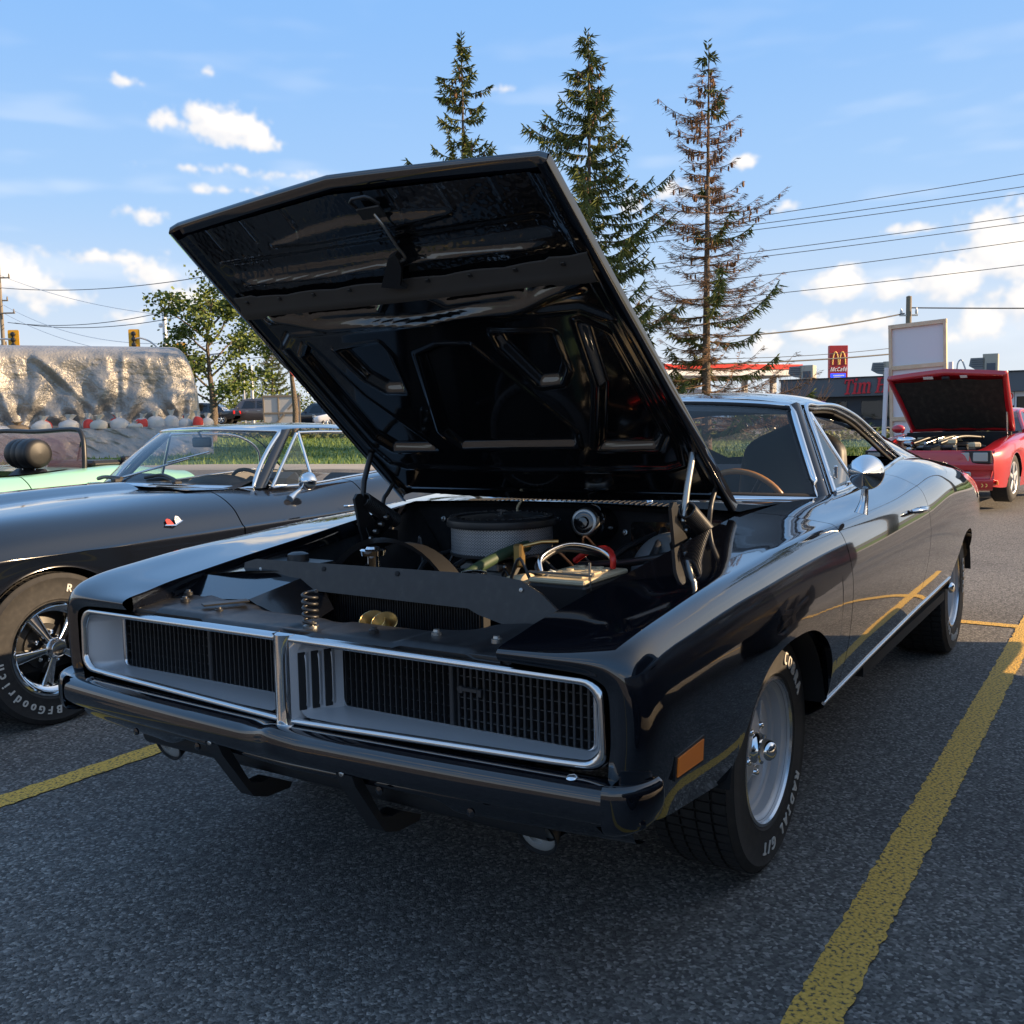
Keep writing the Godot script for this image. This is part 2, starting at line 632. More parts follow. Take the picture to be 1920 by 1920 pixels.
# ---------------------------------------------------------------- materials
func make_materials():
	# asphalt: pale stones in dark binder
	var cells := noise_img(1024, 3, 0.062, FastNoiseLite.TYPE_CELLULAR, 1, FastNoiseLite.RETURN_CELL_VALUE)
	var a := mt("asphalt", Color.WHITE, 0.82)
	a.albedo_texture = ramp_tex(cells, [[0.0, 0.080, 0.077, 0.073], [0.45, 0.145, 0.138, 0.130], [0.75, 0.205, 0.196, 0.184], [0.92, 0.30, 0.285, 0.265], [1.0, 0.42, 0.395, 0.365]])
	a.heightmap_enabled = true
	a.heightmap_texture = ImageTexture.create_from_image(noise_img(1024, 3, 0.062, FastNoiseLite.TYPE_CELLULAR, 1, FastNoiseLite.RETURN_DISTANCE2_SUB))
	a.heightmap_scale = 0.22
	a.metallic_specular = 0.35
	tri_scale(a, 0.5)
	a.detail_enabled = true
	a.detail_blend_mode = BaseMaterial3D.BLEND_MODE_MUL
	a.detail_albedo = ramp_tex(noise_img(512, 8, 0.006, FastNoiseLite.TYPE_SIMPLEX_SMOOTH, 5), [[0.0, 0.62, 0.62, 0.63], [0.5, 0.85, 0.85, 0.85], [1.0, 1.0, 0.99, 0.97]])
	a.detail_uv_layer = BaseMaterial3D.DETAIL_UV_2
	a.uv2_triplanar = true
	a.uv2_world_triplanar = true
	a.uv2_scale = Vector3.ONE / 7.3
	var r := mt("road", Color(0.42, 0.42, 0.42), 0.9)
	var y := mt("yellow_paint", Color.WHITE, 0.7)
	var pits := noise_img(1024, 21, 0.05, FastNoiseLite.TYPE_SIMPLEX_SMOOTH, 5)
	y.albedo_texture = ramp_tex(pits, [[0.0, 0.06, 0.055, 0.045], [0.27, 0.10, 0.085, 0.05], [0.36, 0.55, 0.33, 0.06], [0.6, 0.72, 0.43, 0.075], [1.0, 0.78, 0.50, 0.11]])
	tri_scale(y, 0.8)
	y.heightmap_enabled = true
	y.heightmap_texture = a.heightmap_texture
	y.heightmap_scale = 0.3
	# grass
	var g := mt("lawn", Color.WHITE, 0.9)
	g.albedo_texture = ramp_tex(noise_img(512, 31, 0.05, FastNoiseLite.TYPE_SIMPLEX_SMOOTH, 5), [[0.0, 0.03, 0.07, 0.012], [0.5, 0.075, 0.15, 0.022], [1.0, 0.17, 0.24, 0.05]])
	tri_scale(g, 3.7)
	mt("far_grass", lin(0.10, 0.13, 0.06), 0.95)
	mt("concrete", lin(0.38, 0.36, 0.33), 0.9)
	# car paints
	var p := mt("black_paint", lin(0.0035, 0.0042, 0.007), 0.05)
	p.metallic_specular = 0.5
	p.clearcoat_enabled = true
	p.clearcoat = 1.0
	p.clearcoat_roughness = 0.015
	p = mt("blue_black_paint", lin(0.0045, 0.0065, 0.012), 0.13)
	p.metallic_specular = 0.55
	p.clearcoat_enabled = true
	p.clearcoat = 0.9
	p.clearcoat_roughness = 0.05
	p = mt("mint_paint", lin(0.28, 0.56, 0.40), 0.35)
	p.clearcoat_enabled = true
	p.clearcoat = 0.8
	p.clearcoat_roughness = 0.06
	p = mt("red_paint", lin(0.45, 0.012, 0.02), 0.3)
	p.clearcoat_enabled = true
	p.clearcoat = 1.0
	p.clearcoat_roughness = 0.05
	p = mt("grey_paint", lin(0.075, 0.07, 0.075), 0.3, 0.3)
	p.clearcoat_enabled = true
	p.clearcoat = 1.0
	p.clearcoat_roughness = 0.05
	p = mt("white_paint", lin(0.75, 0.75, 0.75), 0.3)
	p.clearcoat_enabled = true
	p.clearcoat = 1.0
	p.clearcoat_roughness = 0.05
	var uh := mt("under_hood_black", lin(0.005, 0.0055, 0.007), 0.10)
	uh.metallic_specular = 0.6
	uh.clearcoat_enabled = true
	uh.clearcoat = 0.7
	uh.clearcoat_roughness = 0.04
	var ub := mt("bay_black", Color.WHITE, 0.42)
	ub.albedo_texture = ramp_tex(noise_img(512, 77, 0.02, FastNoiseLite.TYPE_SIMPLEX_SMOOTH, 5), [[0.0, 0.006, 0.0065, 0.008], [0.6, 0.011, 0.012, 0.014], [1.0, 0.03, 0.029, 0.027]])
	tri_scale(ub, 0.4)
	mt("satin_black", lin(0.014, 0.0145, 0.016), 0.42)
	mt("grille_black", lin(0.030, 0.031, 0.034), 0.45)
	mt("flat_black", lin(0.008, 0.008, 0.009), 0.8)
	mt("chrome", lin(0.78, 0.79, 0.80), 0.06, 1.0)
	mt("worn_chrome", lin(0.62, 0.62, 0.62), 0.16, 1.0)
	mt("polished_aluminium", lin(0.66, 0.67, 0.69), 0.24, 1.0)
	mt("argent", lin(0.52, 0.525, 0.54), 0.42, 0.35)
	mt("wheel_grey", lin(0.52, 0.53, 0.55), 0.42, 0.4)
	mt("slot_grey", lin(0.07, 0.072, 0.078), 0.6, 0.2)
	mt("steel", lin(0.35, 0.35, 0.34), 0.38, 1.0)
	mt("brass", lin(0.55, 0.38, 0.16), 0.35, 1.0)
	mt("rubber_strip", lin(0.035, 0.031, 0.028), 0.7)
	var ty := mt("tyre_rubber", Color.WHITE, 0.75)
	ty.albedo_texture = ramp_tex(noise_img(256, 91, 0.03, FastNoiseLite.TYPE_SIMPLEX_SMOOTH, 5), [[0.0, 0.012, 0.012, 0.013], [0.7, 0.022, 0.021, 0.021], [1.0, 0.035, 0.033, 0.031]])
	tri_scale(ty, 0.3, false)
	mt("raised_white", lin(0.55, 0.53, 0.49), 0.8)
	mt("amber_lens", lin(0.95, 0.22, 0.004), 0.3).clearcoat_enabled = true
	mt("red_lens", lin(0.45, 0.01, 0.01), 0.2)
	mt("clear_lens", lin(0.42, 0.43, 0.42), 0.18, 0.3)
	var gl := mt("glass", Color(0.3, 0.4, 0.4, 0.06), 0.02)
	gl.transparency = BaseMaterial3D.TRANSPARENCY_ALPHA
	gl = mt("tinted_glass", Color(0.05, 0.11, 0.13, 0.26), 0.02)
	gl.transparency = BaseMaterial3D.TRANSPARENCY_ALPHA
	gl = mt("dark_glass", Color(0.03, 0.05, 0.06, 0.55), 0.02)
	gl.transparency = BaseMaterial3D.TRANSPARENCY_ALPHA
	mt("black_vinyl", lin(0.010, 0.010, 0.011), 0.5)
	mt("wood_rim", lin(0.40, 0.20, 0.06), 0.25)
	var pm := mt("pleated_paper", Color.WHITE, 0.5, 0.3)
	pm.albedo_color = lin(0.16, 0.17, 0.19)
	mt("battery_case", lin(0.50, 0.42, 0.28), 0.45)
	mt("red_cable", lin(0.5, 0.02, 0.015), 0.4)
	mt("green_hose", lin(0.03, 0.06, 0.03), 0.6)
	mt("copper", lin(0.55, 0.22, 0.09), 0.4, 0.8)
	mt("booster_grey", lin(0.20, 0.22, 0.23), 0.5, 0.5)
	# tarp: woven silver plastic
	var t := mt("silver_tarp", Color.WHITE, 0.40, 0.30)
	t.albedo_texture = ramp_tex(noise_img(512, 44, 0.015, FastNoiseLite.TYPE_SIMPLEX_SMOOTH, 5), [[0.0, 0.20, 0.195, 0.19], [0.5, 0.29, 0.28, 0.265], [1.0, 0.38, 0.36, 0.335]])
	tri_scale(t, 3.1)
	t.heightmap_enabled = true
	t.heightmap_texture = ImageTexture.create_from_image(noise_img(1024, 45, 0.03, FastNoiseLite.TYPE_SIMPLEX_SMOOTH, 5))
	t.heightmap_scale = 2.6
	mt("white_sack", lin(0.46, 0.46, 0.46), 0.6)
	mt("red_print", lin(0.55, 0.04, 0.03), 0.6)
	mt("brown_sack", lin(0.20, 0.15, 0.10), 0.8)
	var w := mt("new_pine", Color.WHITE, 0.7)
	w.albedo_texture = ramp_tex(noise_img(256, 51, 0.02, FastNoiseLite.TYPE_SIMPLEX_SMOOTH, 4), [[0.0, 0.55, 0.42, 0.27], [1.0, 0.72, 0.58, 0.42]])
	tri_scale(w, 0.9)
	mt("white_board", lin(0.66, 0.66, 0.68), 0.6)
	mt("old_board", lin(0.45, 0.44, 0.41), 0.8)
	mt("grey_wood", lin(0.20, 0.17, 0.13), 0.85)
	var k := mt("bark", Color.WHITE, 0.95)
	k.albedo_texture = ramp_tex(noise_img(256, 52, 0.04, FastNoiseLite.TYPE_SIMPLEX_SMOOTH, 5), [[0.0, 0.05, 0.035, 0.025], [0.5, 0.13, 0.10, 0.075], [1.0, 0.22, 0.18, 0.14]])
	tri_scale(k, 0.7)
	k.heightmap_enabled = true
	k.heightmap_texture = ImageTexture.create_from_image(noise_img(256, 52, 0.04, FastNoiseLite.TYPE_SIMPLEX_SMOOTH, 5))
	k.heightmap_scale = 3.0
	for q in [["needles", 0.0], ["leaves", 0.35]]:
		var lf := mt(q[0], Color.WHITE, 0.7)
		lf.vertex_color_use_as_albedo = true
		if q[1] > 0.0:
			lf.backlight_enabled = true
			lf.backlight = Color(q[1], q[1], q[1])
	mt("dead_twig", lin(0.16, 0.09, 0.05), 0.9)
	mt("cone_brown", lin(0.15, 0.075, 0.035), 0.8)
	mt("signal_yellow", lin(0.75, 0.37, 0.01), 0.5)
	mt("galvanised", lin(0.50, 0.51, 0.52), 0.4, 0.6)
	mt("wire_black", lin(0.05, 0.05, 0.055), 0.6)
	mt("wire_bright", lin(0.65, 0.65, 0.66), 0.35, 0.6)
	mt("wall_grey", lin(0.10, 0.115, 0.13), 0.75)
	mt("wall_dark", lin(0.035, 0.04, 0.048), 0.7)
	mt("sign_red", lin(0.55, 0.015, 0.03), 0.45)
	mt("pylon_red", lin(0.36, 0.015, 0.02), 0.4)
	mt("arch_yellow", lin(0.85, 0.55, 0.14), 0.4)
	mt("sign_white", lin(0.75, 0.75, 0.74), 0.5)
	mt("canopy_red", lin(0.70, 0.03, 0.02), 0.4)
	mt("hvac_beige", lin(0.42, 0.39, 0.32), 0.6)
	mt("hvac_grey", lin(0.20, 0.21, 0.21), 0.6)
	mt("door_brown", lin(0.05, 0.035, 0.02), 0.5)
	var led := mt("blue_screen", lin(0.03, 0.08, 0.6), 0.4)
	led.emission_enabled = true
	led.emission = Color(0.1, 0.25, 0.95)
	led.emission_energy_multiplier = 0.6
	var ins := mt("hood_insulation", Color.WHITE, 0.95)
	ins.albedo_texture = ramp_tex(noise_img(256, 61, 0.03, FastNoiseLite.TYPE_SIMPLEX_SMOOTH, 5), [[0.0, 0.010, 0.010, 0.009], [0.6, 0.022, 0.020, 0.017], [1.0, 0.06, 0.05, 0.04]])
	tri_scale(ins, 0.8, false)
	gl = mt("wind_screen_tint", Color(0.75, 0.55, 0.55, 0.35), 0.05)
	gl.transparency = BaseMaterial3D.TRANSPARENCY_ALPHA

# ---------------------------------------------------------------- wheels
# wheel axle runs along x, outer face towards +x
func axle() -> Transform3D:
	return Transform3D(Basis(V(0, 1, 0), V(1, 0, 0), V(0, 0, -1)), Vector3.ZERO)

func tyre_mesh(R: float, w: float, rim: float) -> MB:
	var b := MB.new()
	var hw := w * 0.5
	var tw := hw * 0.86
	# sidewalls
	b.lathe([Vector2(rim - 0.012, -hw * 0.82), Vector2(rim + 0.004, -hw * 0.9), Vector2(lerpf(rim, R, 0.45), -hw), Vector2(R - 0.03, -hw * 0.97), Vector2(R - 0.010, -hw * 0.91), Vector2(R - 0.004, -tw)], 96, axle())
	b.lathe([Vector2(R - 0.004, tw), Vector2(R - 0.010, hw * 0.91), Vector2(R - 0.022, hw * 0.96), Vector2(R - 0.024, hw * 0.985), Vector2(R - 0.027, hw * 0.985), Vector2(R - 0.029, hw * 0.972), Vector2(lerpf(rim, R, 0.5), hw), Vector2(rim + 0.016, hw * 0.95), Vector2(rim + 0.012, hw * 0.96), Vector2(rim + 0.004, hw * 0.91), Vector2(rim - 0.012, hw * 0.82)], 96, axle())
	# tread blocks: ribs cut by cross grooves
	var n := 264
	var hs := [-1.0, -0.66, -0.60, -0.24, -0.18, 0.18, 0.24, 0.60, 0.66, 1.0]
	var deep := [0, 1, 0, 1, 0, 1, 0, 1, 0]
	var at := func(i: int, h: float, r: float) -> Vector3:
		var a := TAU * i / n
		return V(h * tw, cos(a) * r, -sin(a) * r)
	for k in 9:
		for i in n:
			var crown: float = R - 0.004 * hs[k] * hs[k]
			var low: bool = deep[k] == 1 or (i + k * 2) % 4 == 0
			var r := crown - (0.008 if deep[k] == 1 else (0.006 if low else 0.0))
			b.quad(at.call(i + 1, hs[k], r), at.call(i + 1, hs[k + 1], r), at.call(i, hs[k + 1], r), at.call(i, hs[k], r))
			# walls
			var r2: float = crown - (0.008 if deep[k] == 1 else (0.006 if (i + 1 + k * 2) % 4 == 0 else 0.0))
			if absf(r2 - r) > 1e-4:
				b.quad(at.call(i + 1, hs[k], r), at.call(i + 1, hs[k], r2), at.call(i + 1, hs[k + 1], r2), at.call(i + 1, hs[k + 1], r))
			if k < 8:
				b.quad(at.call(i, hs[k + 1], R - 0.009), at.call(i, hs[k + 1], R), at.call(i + 1, hs[k + 1], R), at.call(i + 1, hs[k + 1], R - 0.009)) if not low or deep[k + 1] == 0 else null
	return b

func arc_text(t: String, rr: float, x: float, size: float, a0: float, step: float, out := true) -> MB:
	var b := MB.new()
	for k in t.length():
		if t[k] == " ":
			continue
		var m := text_mesh(t[k], size, 0.003)
		var th := deg_to_rad(a0 + step * k)
		var d := V(0, cos(th), -sin(th))
		var tt := V(0, -sin(th), -cos(th))
		b.add_mesh(m, Transform3D(Basis(tt, d, V(1, 0, 0)), V(x, 0, 0) + d * rr))
	return b

# deep dish five-slot wheel with a bullet cap
func slot_rim(depth: float) -> MB:
	var b := MB.new()
	b.lathe([Vector2(0.150, -depth - 0.02), Vector2(0.166, -depth), Vector2(0.168, -0.048), Vector2(0.178, -0.044), Vector2(0.180, -0.022), Vector2(0.191, -0.014), Vector2(0.193, -0.003), Vector2(0.198, 0.004), Vector2(0.206, 0.003), Vector2(0.210, -0.006), Vector2(0.206, -0.03), Vector2(0.19, -0.06), Vector2(0.185, -0.2)].map(func(p): return Vector2(p.x, p.y)), 96, axle())
	# five broad fan spokes over a dark well
	for k in 5:
		var mid := TAU * k / 5.0 + 0.12
		var rows := []
		for j in 15:
			var r := lerpf(0.045, 0.1675, j / 14.0)
			var half := lerpf(0.60, 0.36, smoothstep(0.05, 0.12, r)) + 0.14 * smoothstep(0.13, 0.167, r)
			var x := -depth + 0.024 * (1.0 - smoothstep(0.045, 0.15, r))
			var row := PackedVector3Array()
			for q in [[-1.0, -0.040], [-1.0, -0.004], [-0.93, 0.0], [-0.5, 0.003], [0.0, 0.004], [0.5, 0.003], [0.93, 0.0], [1.0, -0.004], [1.0, -0.040]]:
				var a: float = mid + half * q[0]
				row.append(V(x + q[1], cos(a) * r, -sin(a) * r))
			rows.append(row)
		b.grid(rows)
	return b

func charger_wheel(car: Node3D, at: Vector3, s: float, R: float, w: float, depth: float, src: Node3D = null) -> Node3D:
	if src:
		var c: Node3D = src.duplicate()
		c.name = "wheel_%03d" % (car.get_children().filter(func(k): return String(k.name).begins_with("wheel")).size())
		car.add_child(c, true)
		c.position = at
		c.rotation.y = 0.0 if s > 0 else PI
		return c
	var rim := slot_rim(depth)
	var o := part("wheel", rim, M.wheel_grey, car)
	o.position = at
	o.rotation.y = 0.0 if s > 0 else PI
	var off := w * 0.5 * 0.9
	var ty := tyre_mesh(R, w, 0.203)
	var t := part("tyre", ty, M.tyre_rubber, o)
	t.position.x = -off
	var dk := MB.new()
	dk.lathe([Vector2(0.164, -depth - 0.032), Vector2(0.05, -depth - 0.026)], 48, axle())
	part("slot_floor", dk, M.slot_grey, o)
	var lip := MB.new()
	lip.lathe([Vector2(0.193, -0.0035), Vector2(0.1975, 0.0052), Vector2(0.2062, 0.0042), Vector2(0.2112, -0.006)], 96, axle())
	part("rim_lip", lip, M.polished_aluminium, o)
	var cap := MB.new()
	var d := depth
	cap.lathe([Vector2(0.050, -d - 0.01), Vector2(0.050, -d + 0.026), Vector2(0.044, -d + 0.032), Vector2(0.041, -d + 0.044), Vector2(0.032, -d + 0.046), Vector2(0.031, -d + 0.056), Vector2(0.028, -d + 0.068), Vector2(0.020, -d + 0.077), Vector2(0.010, -d + 0.081), Vector2(0.0, -d + 0.082)], 40, axle())
	part("centre_cap", cap, M.chrome, o)
	for k in 5:
		var nut := MB.new()
		var a := TAU * (k + 0.5) / 5.0
		nut.lathe([Vector2(0.012, -d), Vector2(0.011, -d + 0.028), Vector2(0.006, -d + 0.033), Vector2(0.0, -d + 0.034)], 6, Transform3D(axle().basis, V(0, cos(a) * 0.068, -sin(a) * 0.068)))
		part("lug_nut", nut, M.chrome, o)
	var tx := w * 0.5 - off + 0.0005
	part("lettering", arc_text("COBRA", 0.262, tx, 0.050, 24, 9.2), M.raised_white, o)
	part("lettering", arc_text("RADIAL G/T", 0.262, tx, 0.046, 122, 8.2), M.raised_white, o)
	return o

# chrome five-spoke wheel of the neighbour
func spoke_wheel(car: Node3D, at: Vector3, s: float, R: float, w: float, src: Node3D = null) -> Node3D:
	if src:
		var c: Node3D = src.duplicate()
		c.name = "wheel_%03d" % (car.get_children().filter(func(k): return String(k.name).begins_with("wheel")).size())
		car.add_child(c, true)
		c.position = at
		c.rotation.y = 0.0 if s > 0 else PI
		return c
	var off := w * 0.5 * 0.9
	var rim := MB.new()
	rim.lathe([Vector2(0.150, -0.075), Vector2(0.158, -0.05), Vector2(0.164, -0.048), Vector2(0.168, -0.03), Vector2(0.182, -0.022), Vector2(0.190, -0.006), Vector2(0.195, 0.003), Vector2(0.204, 0.003), Vector2(0.209, -0.006), Vector2(0.20, -0.05), Vector2(0.16, -0.09)], 96, axle())
	var o := part("wheel", rim, M.chrome, car)
	o.position = at
	o.rotation.y = 0.0 if s > 0 else PI
	var t := part("tyre", tyre_mesh(R, w, 0.203), M.tyre_rubber, o)
	t.position.x = -off
	var drum := MB.new()
	drum.lathe([Vector2(0.16, -0.12), Vector2(0.10, -0.095), Vector2(0.098, -0.085), Vector2(0.0, -0.085)], 48, axle())
	part("brake_drum", drum, M.satin_black, o)
	for k in 5:
		var a := TAU * (k + 0.62) / 5.0
		var d := V(0, cos(a), -sin(a))
		var tt := V(0, -sin(a), -cos(a))
		var sp := MB.new()
		var rows := []
		for j in 7:
			var r := lerpf(0.03, 0.163, j / 6.0)
			var hw := lerpf(0.014, 0.031, pow(j / 6.0, 1.4))
			var x := lerpf(-0.018, -0.052, j / 6.0)
			var row := PackedVector3Array()
			for q in [[-1.0, -0.03], [-0.92, 0.0], [-0.5, 0.012], [0.0, -0.002], [0.5, 0.012], [0.92, 0.0], [1.0, -0.03]]:
				row.append(d * r + tt * hw * q[0] + V(x + q[1], 0, 0))
			rows.append(row)
		sp.grid(rows)
		part("spoke", sp, M.chrome, o)
	var cap := MB.new()
	cap.lathe([Vector2(0.045, -0.05), Vector2(0.045, -0.012), Vector2(0.040, -0.008), Vector2(0.036, 0.012), Vector2(0.033, 0.016), Vector2(0.029, 0.014), Vector2(0.0, 0.0145)], 40, axle())
	part("centre_cap", cap, M.worn_chrome, o)
	for k in 5:
		var nut := MB.new()
		var a := TAU * (k + 0.12) / 5.0
		nut.lathe([Vector2(0.011, -0.085), Vector2(0.010, -0.055), Vector2(0.0, -0.05)], 6, Transform3D(axle().basis, V(0, cos(a) * 0.066, -sin(a) * 0.066)))
		part("lug_nut", nut, M.chrome, o)
	var tx := w * 0.5 - off + 0.0005
	part("lettering", arc_text("BFGoodrich", 0.262, tx, 0.046, 183, 9.0), M.raised_white, o)
	part("lettering", arc_text("Radial T/A", 0.262, tx, 0.046, 14, 8.6), M.raised_white, o)
	return o

# plain wheel for cars farther off
func plain_wheel(car: Node3D, at: Vector3, s: float, R: float, w: float, rim_mat: Material, spokes := 5):
	var b := MB.new()
	var rr := R * 0.66
	b.lathe([Vector2(rr * 0.9, -0.06), Vector2(rr * 0.93, -0.01), Vector2(rr, 0.0), Vector2(rr * 1.03, -0.01)], 36, axle())
	for k in spokes:
		var a := TAU * k / spokes
		b.box(V(-0.015, cos(a) * rr * 0.5, -sin(a) * rr * 0.5), V(0.025, rr * 0.95, rr * 0.26), 0.008, Basis(V(1, 0, 0), -a))
	b.lathe([Vector2(rr * 0.22, -0.03), Vector2(rr * 0.2, 0.01), Vector2(0, 0.015)], 20, axle())
	var o := part("wheel", b, rim_mat, car)
	o.position = at
	o.rotation.y = 0.0 if s > 0 else PI
	var t := MB.new()
	var hw := w * 0.5
	t.lathe([Vector2(rr, -w), Vector2(R - 0.03, -w), Vector2(R, -w * 0.9), Vector2(R, -w * 0.1), Vector2(R - 0.02, -0.005), Vector2(lerpf(rr, R, 0.5), 0.008), Vector2(rr * 1.0, -0.005), Vector2(rr * 0.9, -0.08)], 40, axle())
	part("tyre", t, M.tyre_rubber, o)
	var d := MB.new()
	d.lathe([Vector2(rr * 0.92, -0.07), Vector2(0, -0.07)], 24, axle())
	part("brake_disc", d, M.satin_black, o)

# ---------------------------------------------------------------- the black coupe with the raised hood
# side stations: z, then nine (x, y) pairs from the inner top edge down to the sill
const SIDE := [
	[0.80, 0.61, 0.830, 0.73, 0.838, 0.84, 0.848, 0.885, 0.842, 0.912, 0.80, 0.928, 0.72, 0.930, 0.63, 0.925, 0.54, 0.90, 0.450],
	[0.55, 0.62, 0.862, 0.74, 0.868, 0.85, 0.876, 0.895, 0.868, 0.922, 0.82, 0.938, 0.73, 0.938, 0.63, 0.93, 0.52, 0.90, 0.425],
	[0.30, 0.63, 0.890, 0.75, 0.893, 0.855, 0.894, 0.90, 0.885, 0.928, 0.835, 0.944, 0.74, 0.944, 0.64, 0.934, 0.53, 0.905, 0.405],
	[0.00, 0.64, 0.926, 0.755, 0.922, 0.86, 0.916, 0.905, 0.905, 0.934, 0.85, 0.950, 0.75, 0.95, 0.64, 0.938, 0.52, 0.91, 0.392],
	[-0.38, 0.66, 0.966, 0.765, 0.955, 0.868, 0.934, 0.91, 0.918, 0.938, 0.865, 0.957, 0.76, 0.955, 0.645, 0.94, 0.52, 0.91, 0.402],
	[-0.90, 0.775, 0.982, 0.83, 0.975, 0.885, 0.948, 0.92, 0.924, 0.945, 0.87, 0.962, 0.77, 0.958, 0.65, 0.94, 0.53, 0.91, 0.418],
	[-1.30, 0.78, 1.000, 0.835, 0.990, 0.89, 0.960, 0.925, 0.932, 0.948, 0.88, 0.964, 0.78, 0.96, 0.66, 0.942, 0.54, 0.912, 0.430],
	[-1.74, 0.775, 1.030, 0.84, 1.015, 0.895, 0.982, 0.928, 0.95, 0.952, 0.89, 0.966, 0.79, 0.961, 0.67, 0.944, 0.55, 0.912, 0.440],
	[-2.20, 0.75, 1.058, 0.825, 1.045, 0.893, 1.010, 0.93, 0.972, 0.955, 0.91, 0.966, 0.80, 0.962, 0.68, 0.946, 0.56, 0.913, 0.447],
	[-2.90, 0.730, 1.026, 0.81, 1.016, 0.872, 0.988, 0.910, 0.952, 0.936, 0.895, 0.950, 0.80, 0.950, 0.69, 0.940, 0.58, 0.910, 0.460],
	[-3.45, 0.70, 0.980, 0.775, 0.972, 0.840, 0.945, 0.876, 0.910, 0.903, 0.855, 0.920, 0.77, 0.921, 0.67, 0.912, 0.57, 0.88, 0.475],
	[-4.00, 0.65, 0.930, 0.725, 0.922, 0.79, 0.897, 0.828, 0.865, 0.853, 0.815, 0.868, 0.74, 0.868, 0.65, 0.858, 0.57, 0.83, 0.50],
	[-4.32, 0.61, 0.905, 0.685, 0.898, 0.75, 0.875, 0.788, 0.845, 0.812, 0.80, 0.824, 0.73, 0.822, 0.65, 0.812, 0.58, 0.79, 0.52],
]

func side_rows() -> Array:
	var C := []
	for s in SIDE:
		var r := []
		for k in 9:
			r.append(V(s[1 + k * 2], s[2 + k * 2], s[0]))
		C.append(r)
	return C

func side_at(C: Array, z: float, q: float) -> Vector3:
	var k := 0
	while k < C.size() - 2 and z < SIDE[k + 1][0]:
		k += 1
	var t: float = (SIDE[k][0] - z) / (SIDE[k][0] - SIDE[k + 1][0])
	var b := curve(C[k], q)
	var d := curve(C[k + 1], q)
	var a := curve(C[k - 1], q) if k > 0 else 2.0 * b - d
	var e := curve(C[k + 2], q) if k + 2 < C.size() else 2.0 * d - b
	# spacing-aware tangents
	var h := SIDE[k][0] - SIDE[k + 1][0] as float
	var hp := (SIDE[k - 1][0] - SIDE[k][0]) as float if k > 0 else h
	var hn := (SIDE[k + 1][0] - SIDE[k + 2][0]) as float if k + 2 < C.size() else h
	var mb := ((b - a) / hp * h + (d - b) / h * hp) / (h + hp) * h
	var md := ((d - b) / h * hn + (e - d) / hn * h) / (h + hn) * h
	var t2 := t * t
	var t3 := t2 * t
	var p := b * (2 * t3 - 3 * t2 + 1) + mb * (t3 - 2 * t2 + t) + d * (-2 * t3 + 3 * t2) + md * (t3 - t2)
	p.z = z
	return p

# height of the wheel openings at z (0 where there is none)
func arch_y(z: float) -> float:
	var best := 0.0
	for a in [[0.085, 0.395, 0.684, 0.34], [-2.955, 0.36, 0.660, 0.335]]:
		var t: float = absf(z - a[0]) / a[1]
		if t < 1.0:
			best = maxf(best, a[3] + (a[2] - a[3]) * pow(1.0 - pow(t, 2.6), 1.0 / 2.2))
	return best

func body_stations(z0: float, z1: float, step: float) -> Array:
	var zs := [z0]
	for a in [[0.085, 0.395], [-2.955, 0.36]]:
		for i in 49:
			var z: float = a[0] + a[1] * cos(PI * i / 48.0)
			zs.append(z)
	var z := z0 - step
	while z > z1 + step * 0.4:
		zs.append(z)
		z -= step
	zs.append(z1)
	zs = zs.filter(func(q): return q <= z0 + 1e-6 and q >= z1 - 1e-6)
	zs.sort()
	zs.reverse()
	var out := [zs[0]]
	for q in zs:
		if out[-1] - q > 0.0008:
			out.append(q)
	return out

const Q_STEPS := 40
# skin panel between two cut lines; cut0/cut1 give a z shift by q
func side_panel(C: Array, z0: float, z1: float, cut0: Callable, cut1: Callable, lead := [], q0 := 0.0) -> Array:
	var rows := []
	for L in lead:
		var row := PackedVector3Array()
		for i in Q_STEPS + 1:
			row.append(curve(L, 8.0 * i / Q_STEPS))
		rows.append(row)
	var zs := body_stations(z0, z1, 0.06)
	for z in zs:
		var row := PackedVector3Array()
		var ay := arch_y(z)
		for i in Q_STEPS + 1:
			var q := q0 + (8.0 - q0) * i / Q_STEPS
			# blend the end cuts over the first and last 0.25 m
			var zz: float = z + cut0.call(q) * clampf(1.0 - (z0 - z) / 0.25, 0, 1) + cut1.call(q) * clampf(1.0 - (z - z1) / 0.25, 0, 1)
			var p := side_at(C, zz, q)
			row.append(p)
		if ay > 0.0:
			# squeeze the low part of the section up to the arch
			var low := row[Q_STEPS].y
			if ay > low:
				var keep := 0.76
				for i in Q_STEPS + 1:
					if row[i].y < keep:
						var t := (keep - row[i].y) / (keep - low)
						var y := lerpf(keep, ay, t)
						var src := row[i]
						# x of the skin at that height
						var x := src.x
						for k in range(1, Q_STEPS + 1):
							var ka := side_at(C, z, q0 + (8.0 - q0) * (k - 1) / Q_STEPS)
							var kb := side_at(C, z, q0 + (8.0 - q0) * k / Q_STEPS)
							if ka.y >= y and kb.y <= y:
								x = lerpf(ka.x, kb.x, (ka.y - y) / maxf(1e-5, ka.y - kb.y))
								break
						row[i] = V(x, y, src.z)
		rows.append(row)
	return rows

func add_lip(b: MB, rows: Array, inward := 0.03):
	# turned-in edge along the bottom of a panel
	var lo := []
	for r in rows:
		var p: Vector3 = r[r.size() - 1]
		lo.append(PackedVector3Array([p, p + V(-0.006 * signf(p.x), 0.001, 0), p + V(-inward * signf(p.x), 0.004, 0)]))
	b.grid(lo)

func end_flange(b: MB, row: PackedVector3Array, dz: float, inset := 0.03):
	var a := PackedVector3Array()
	for p in row:
		a.append(p + V(-inset * signf(p.x), -0.004, dz * 0.0))
	b.grid([row, a])

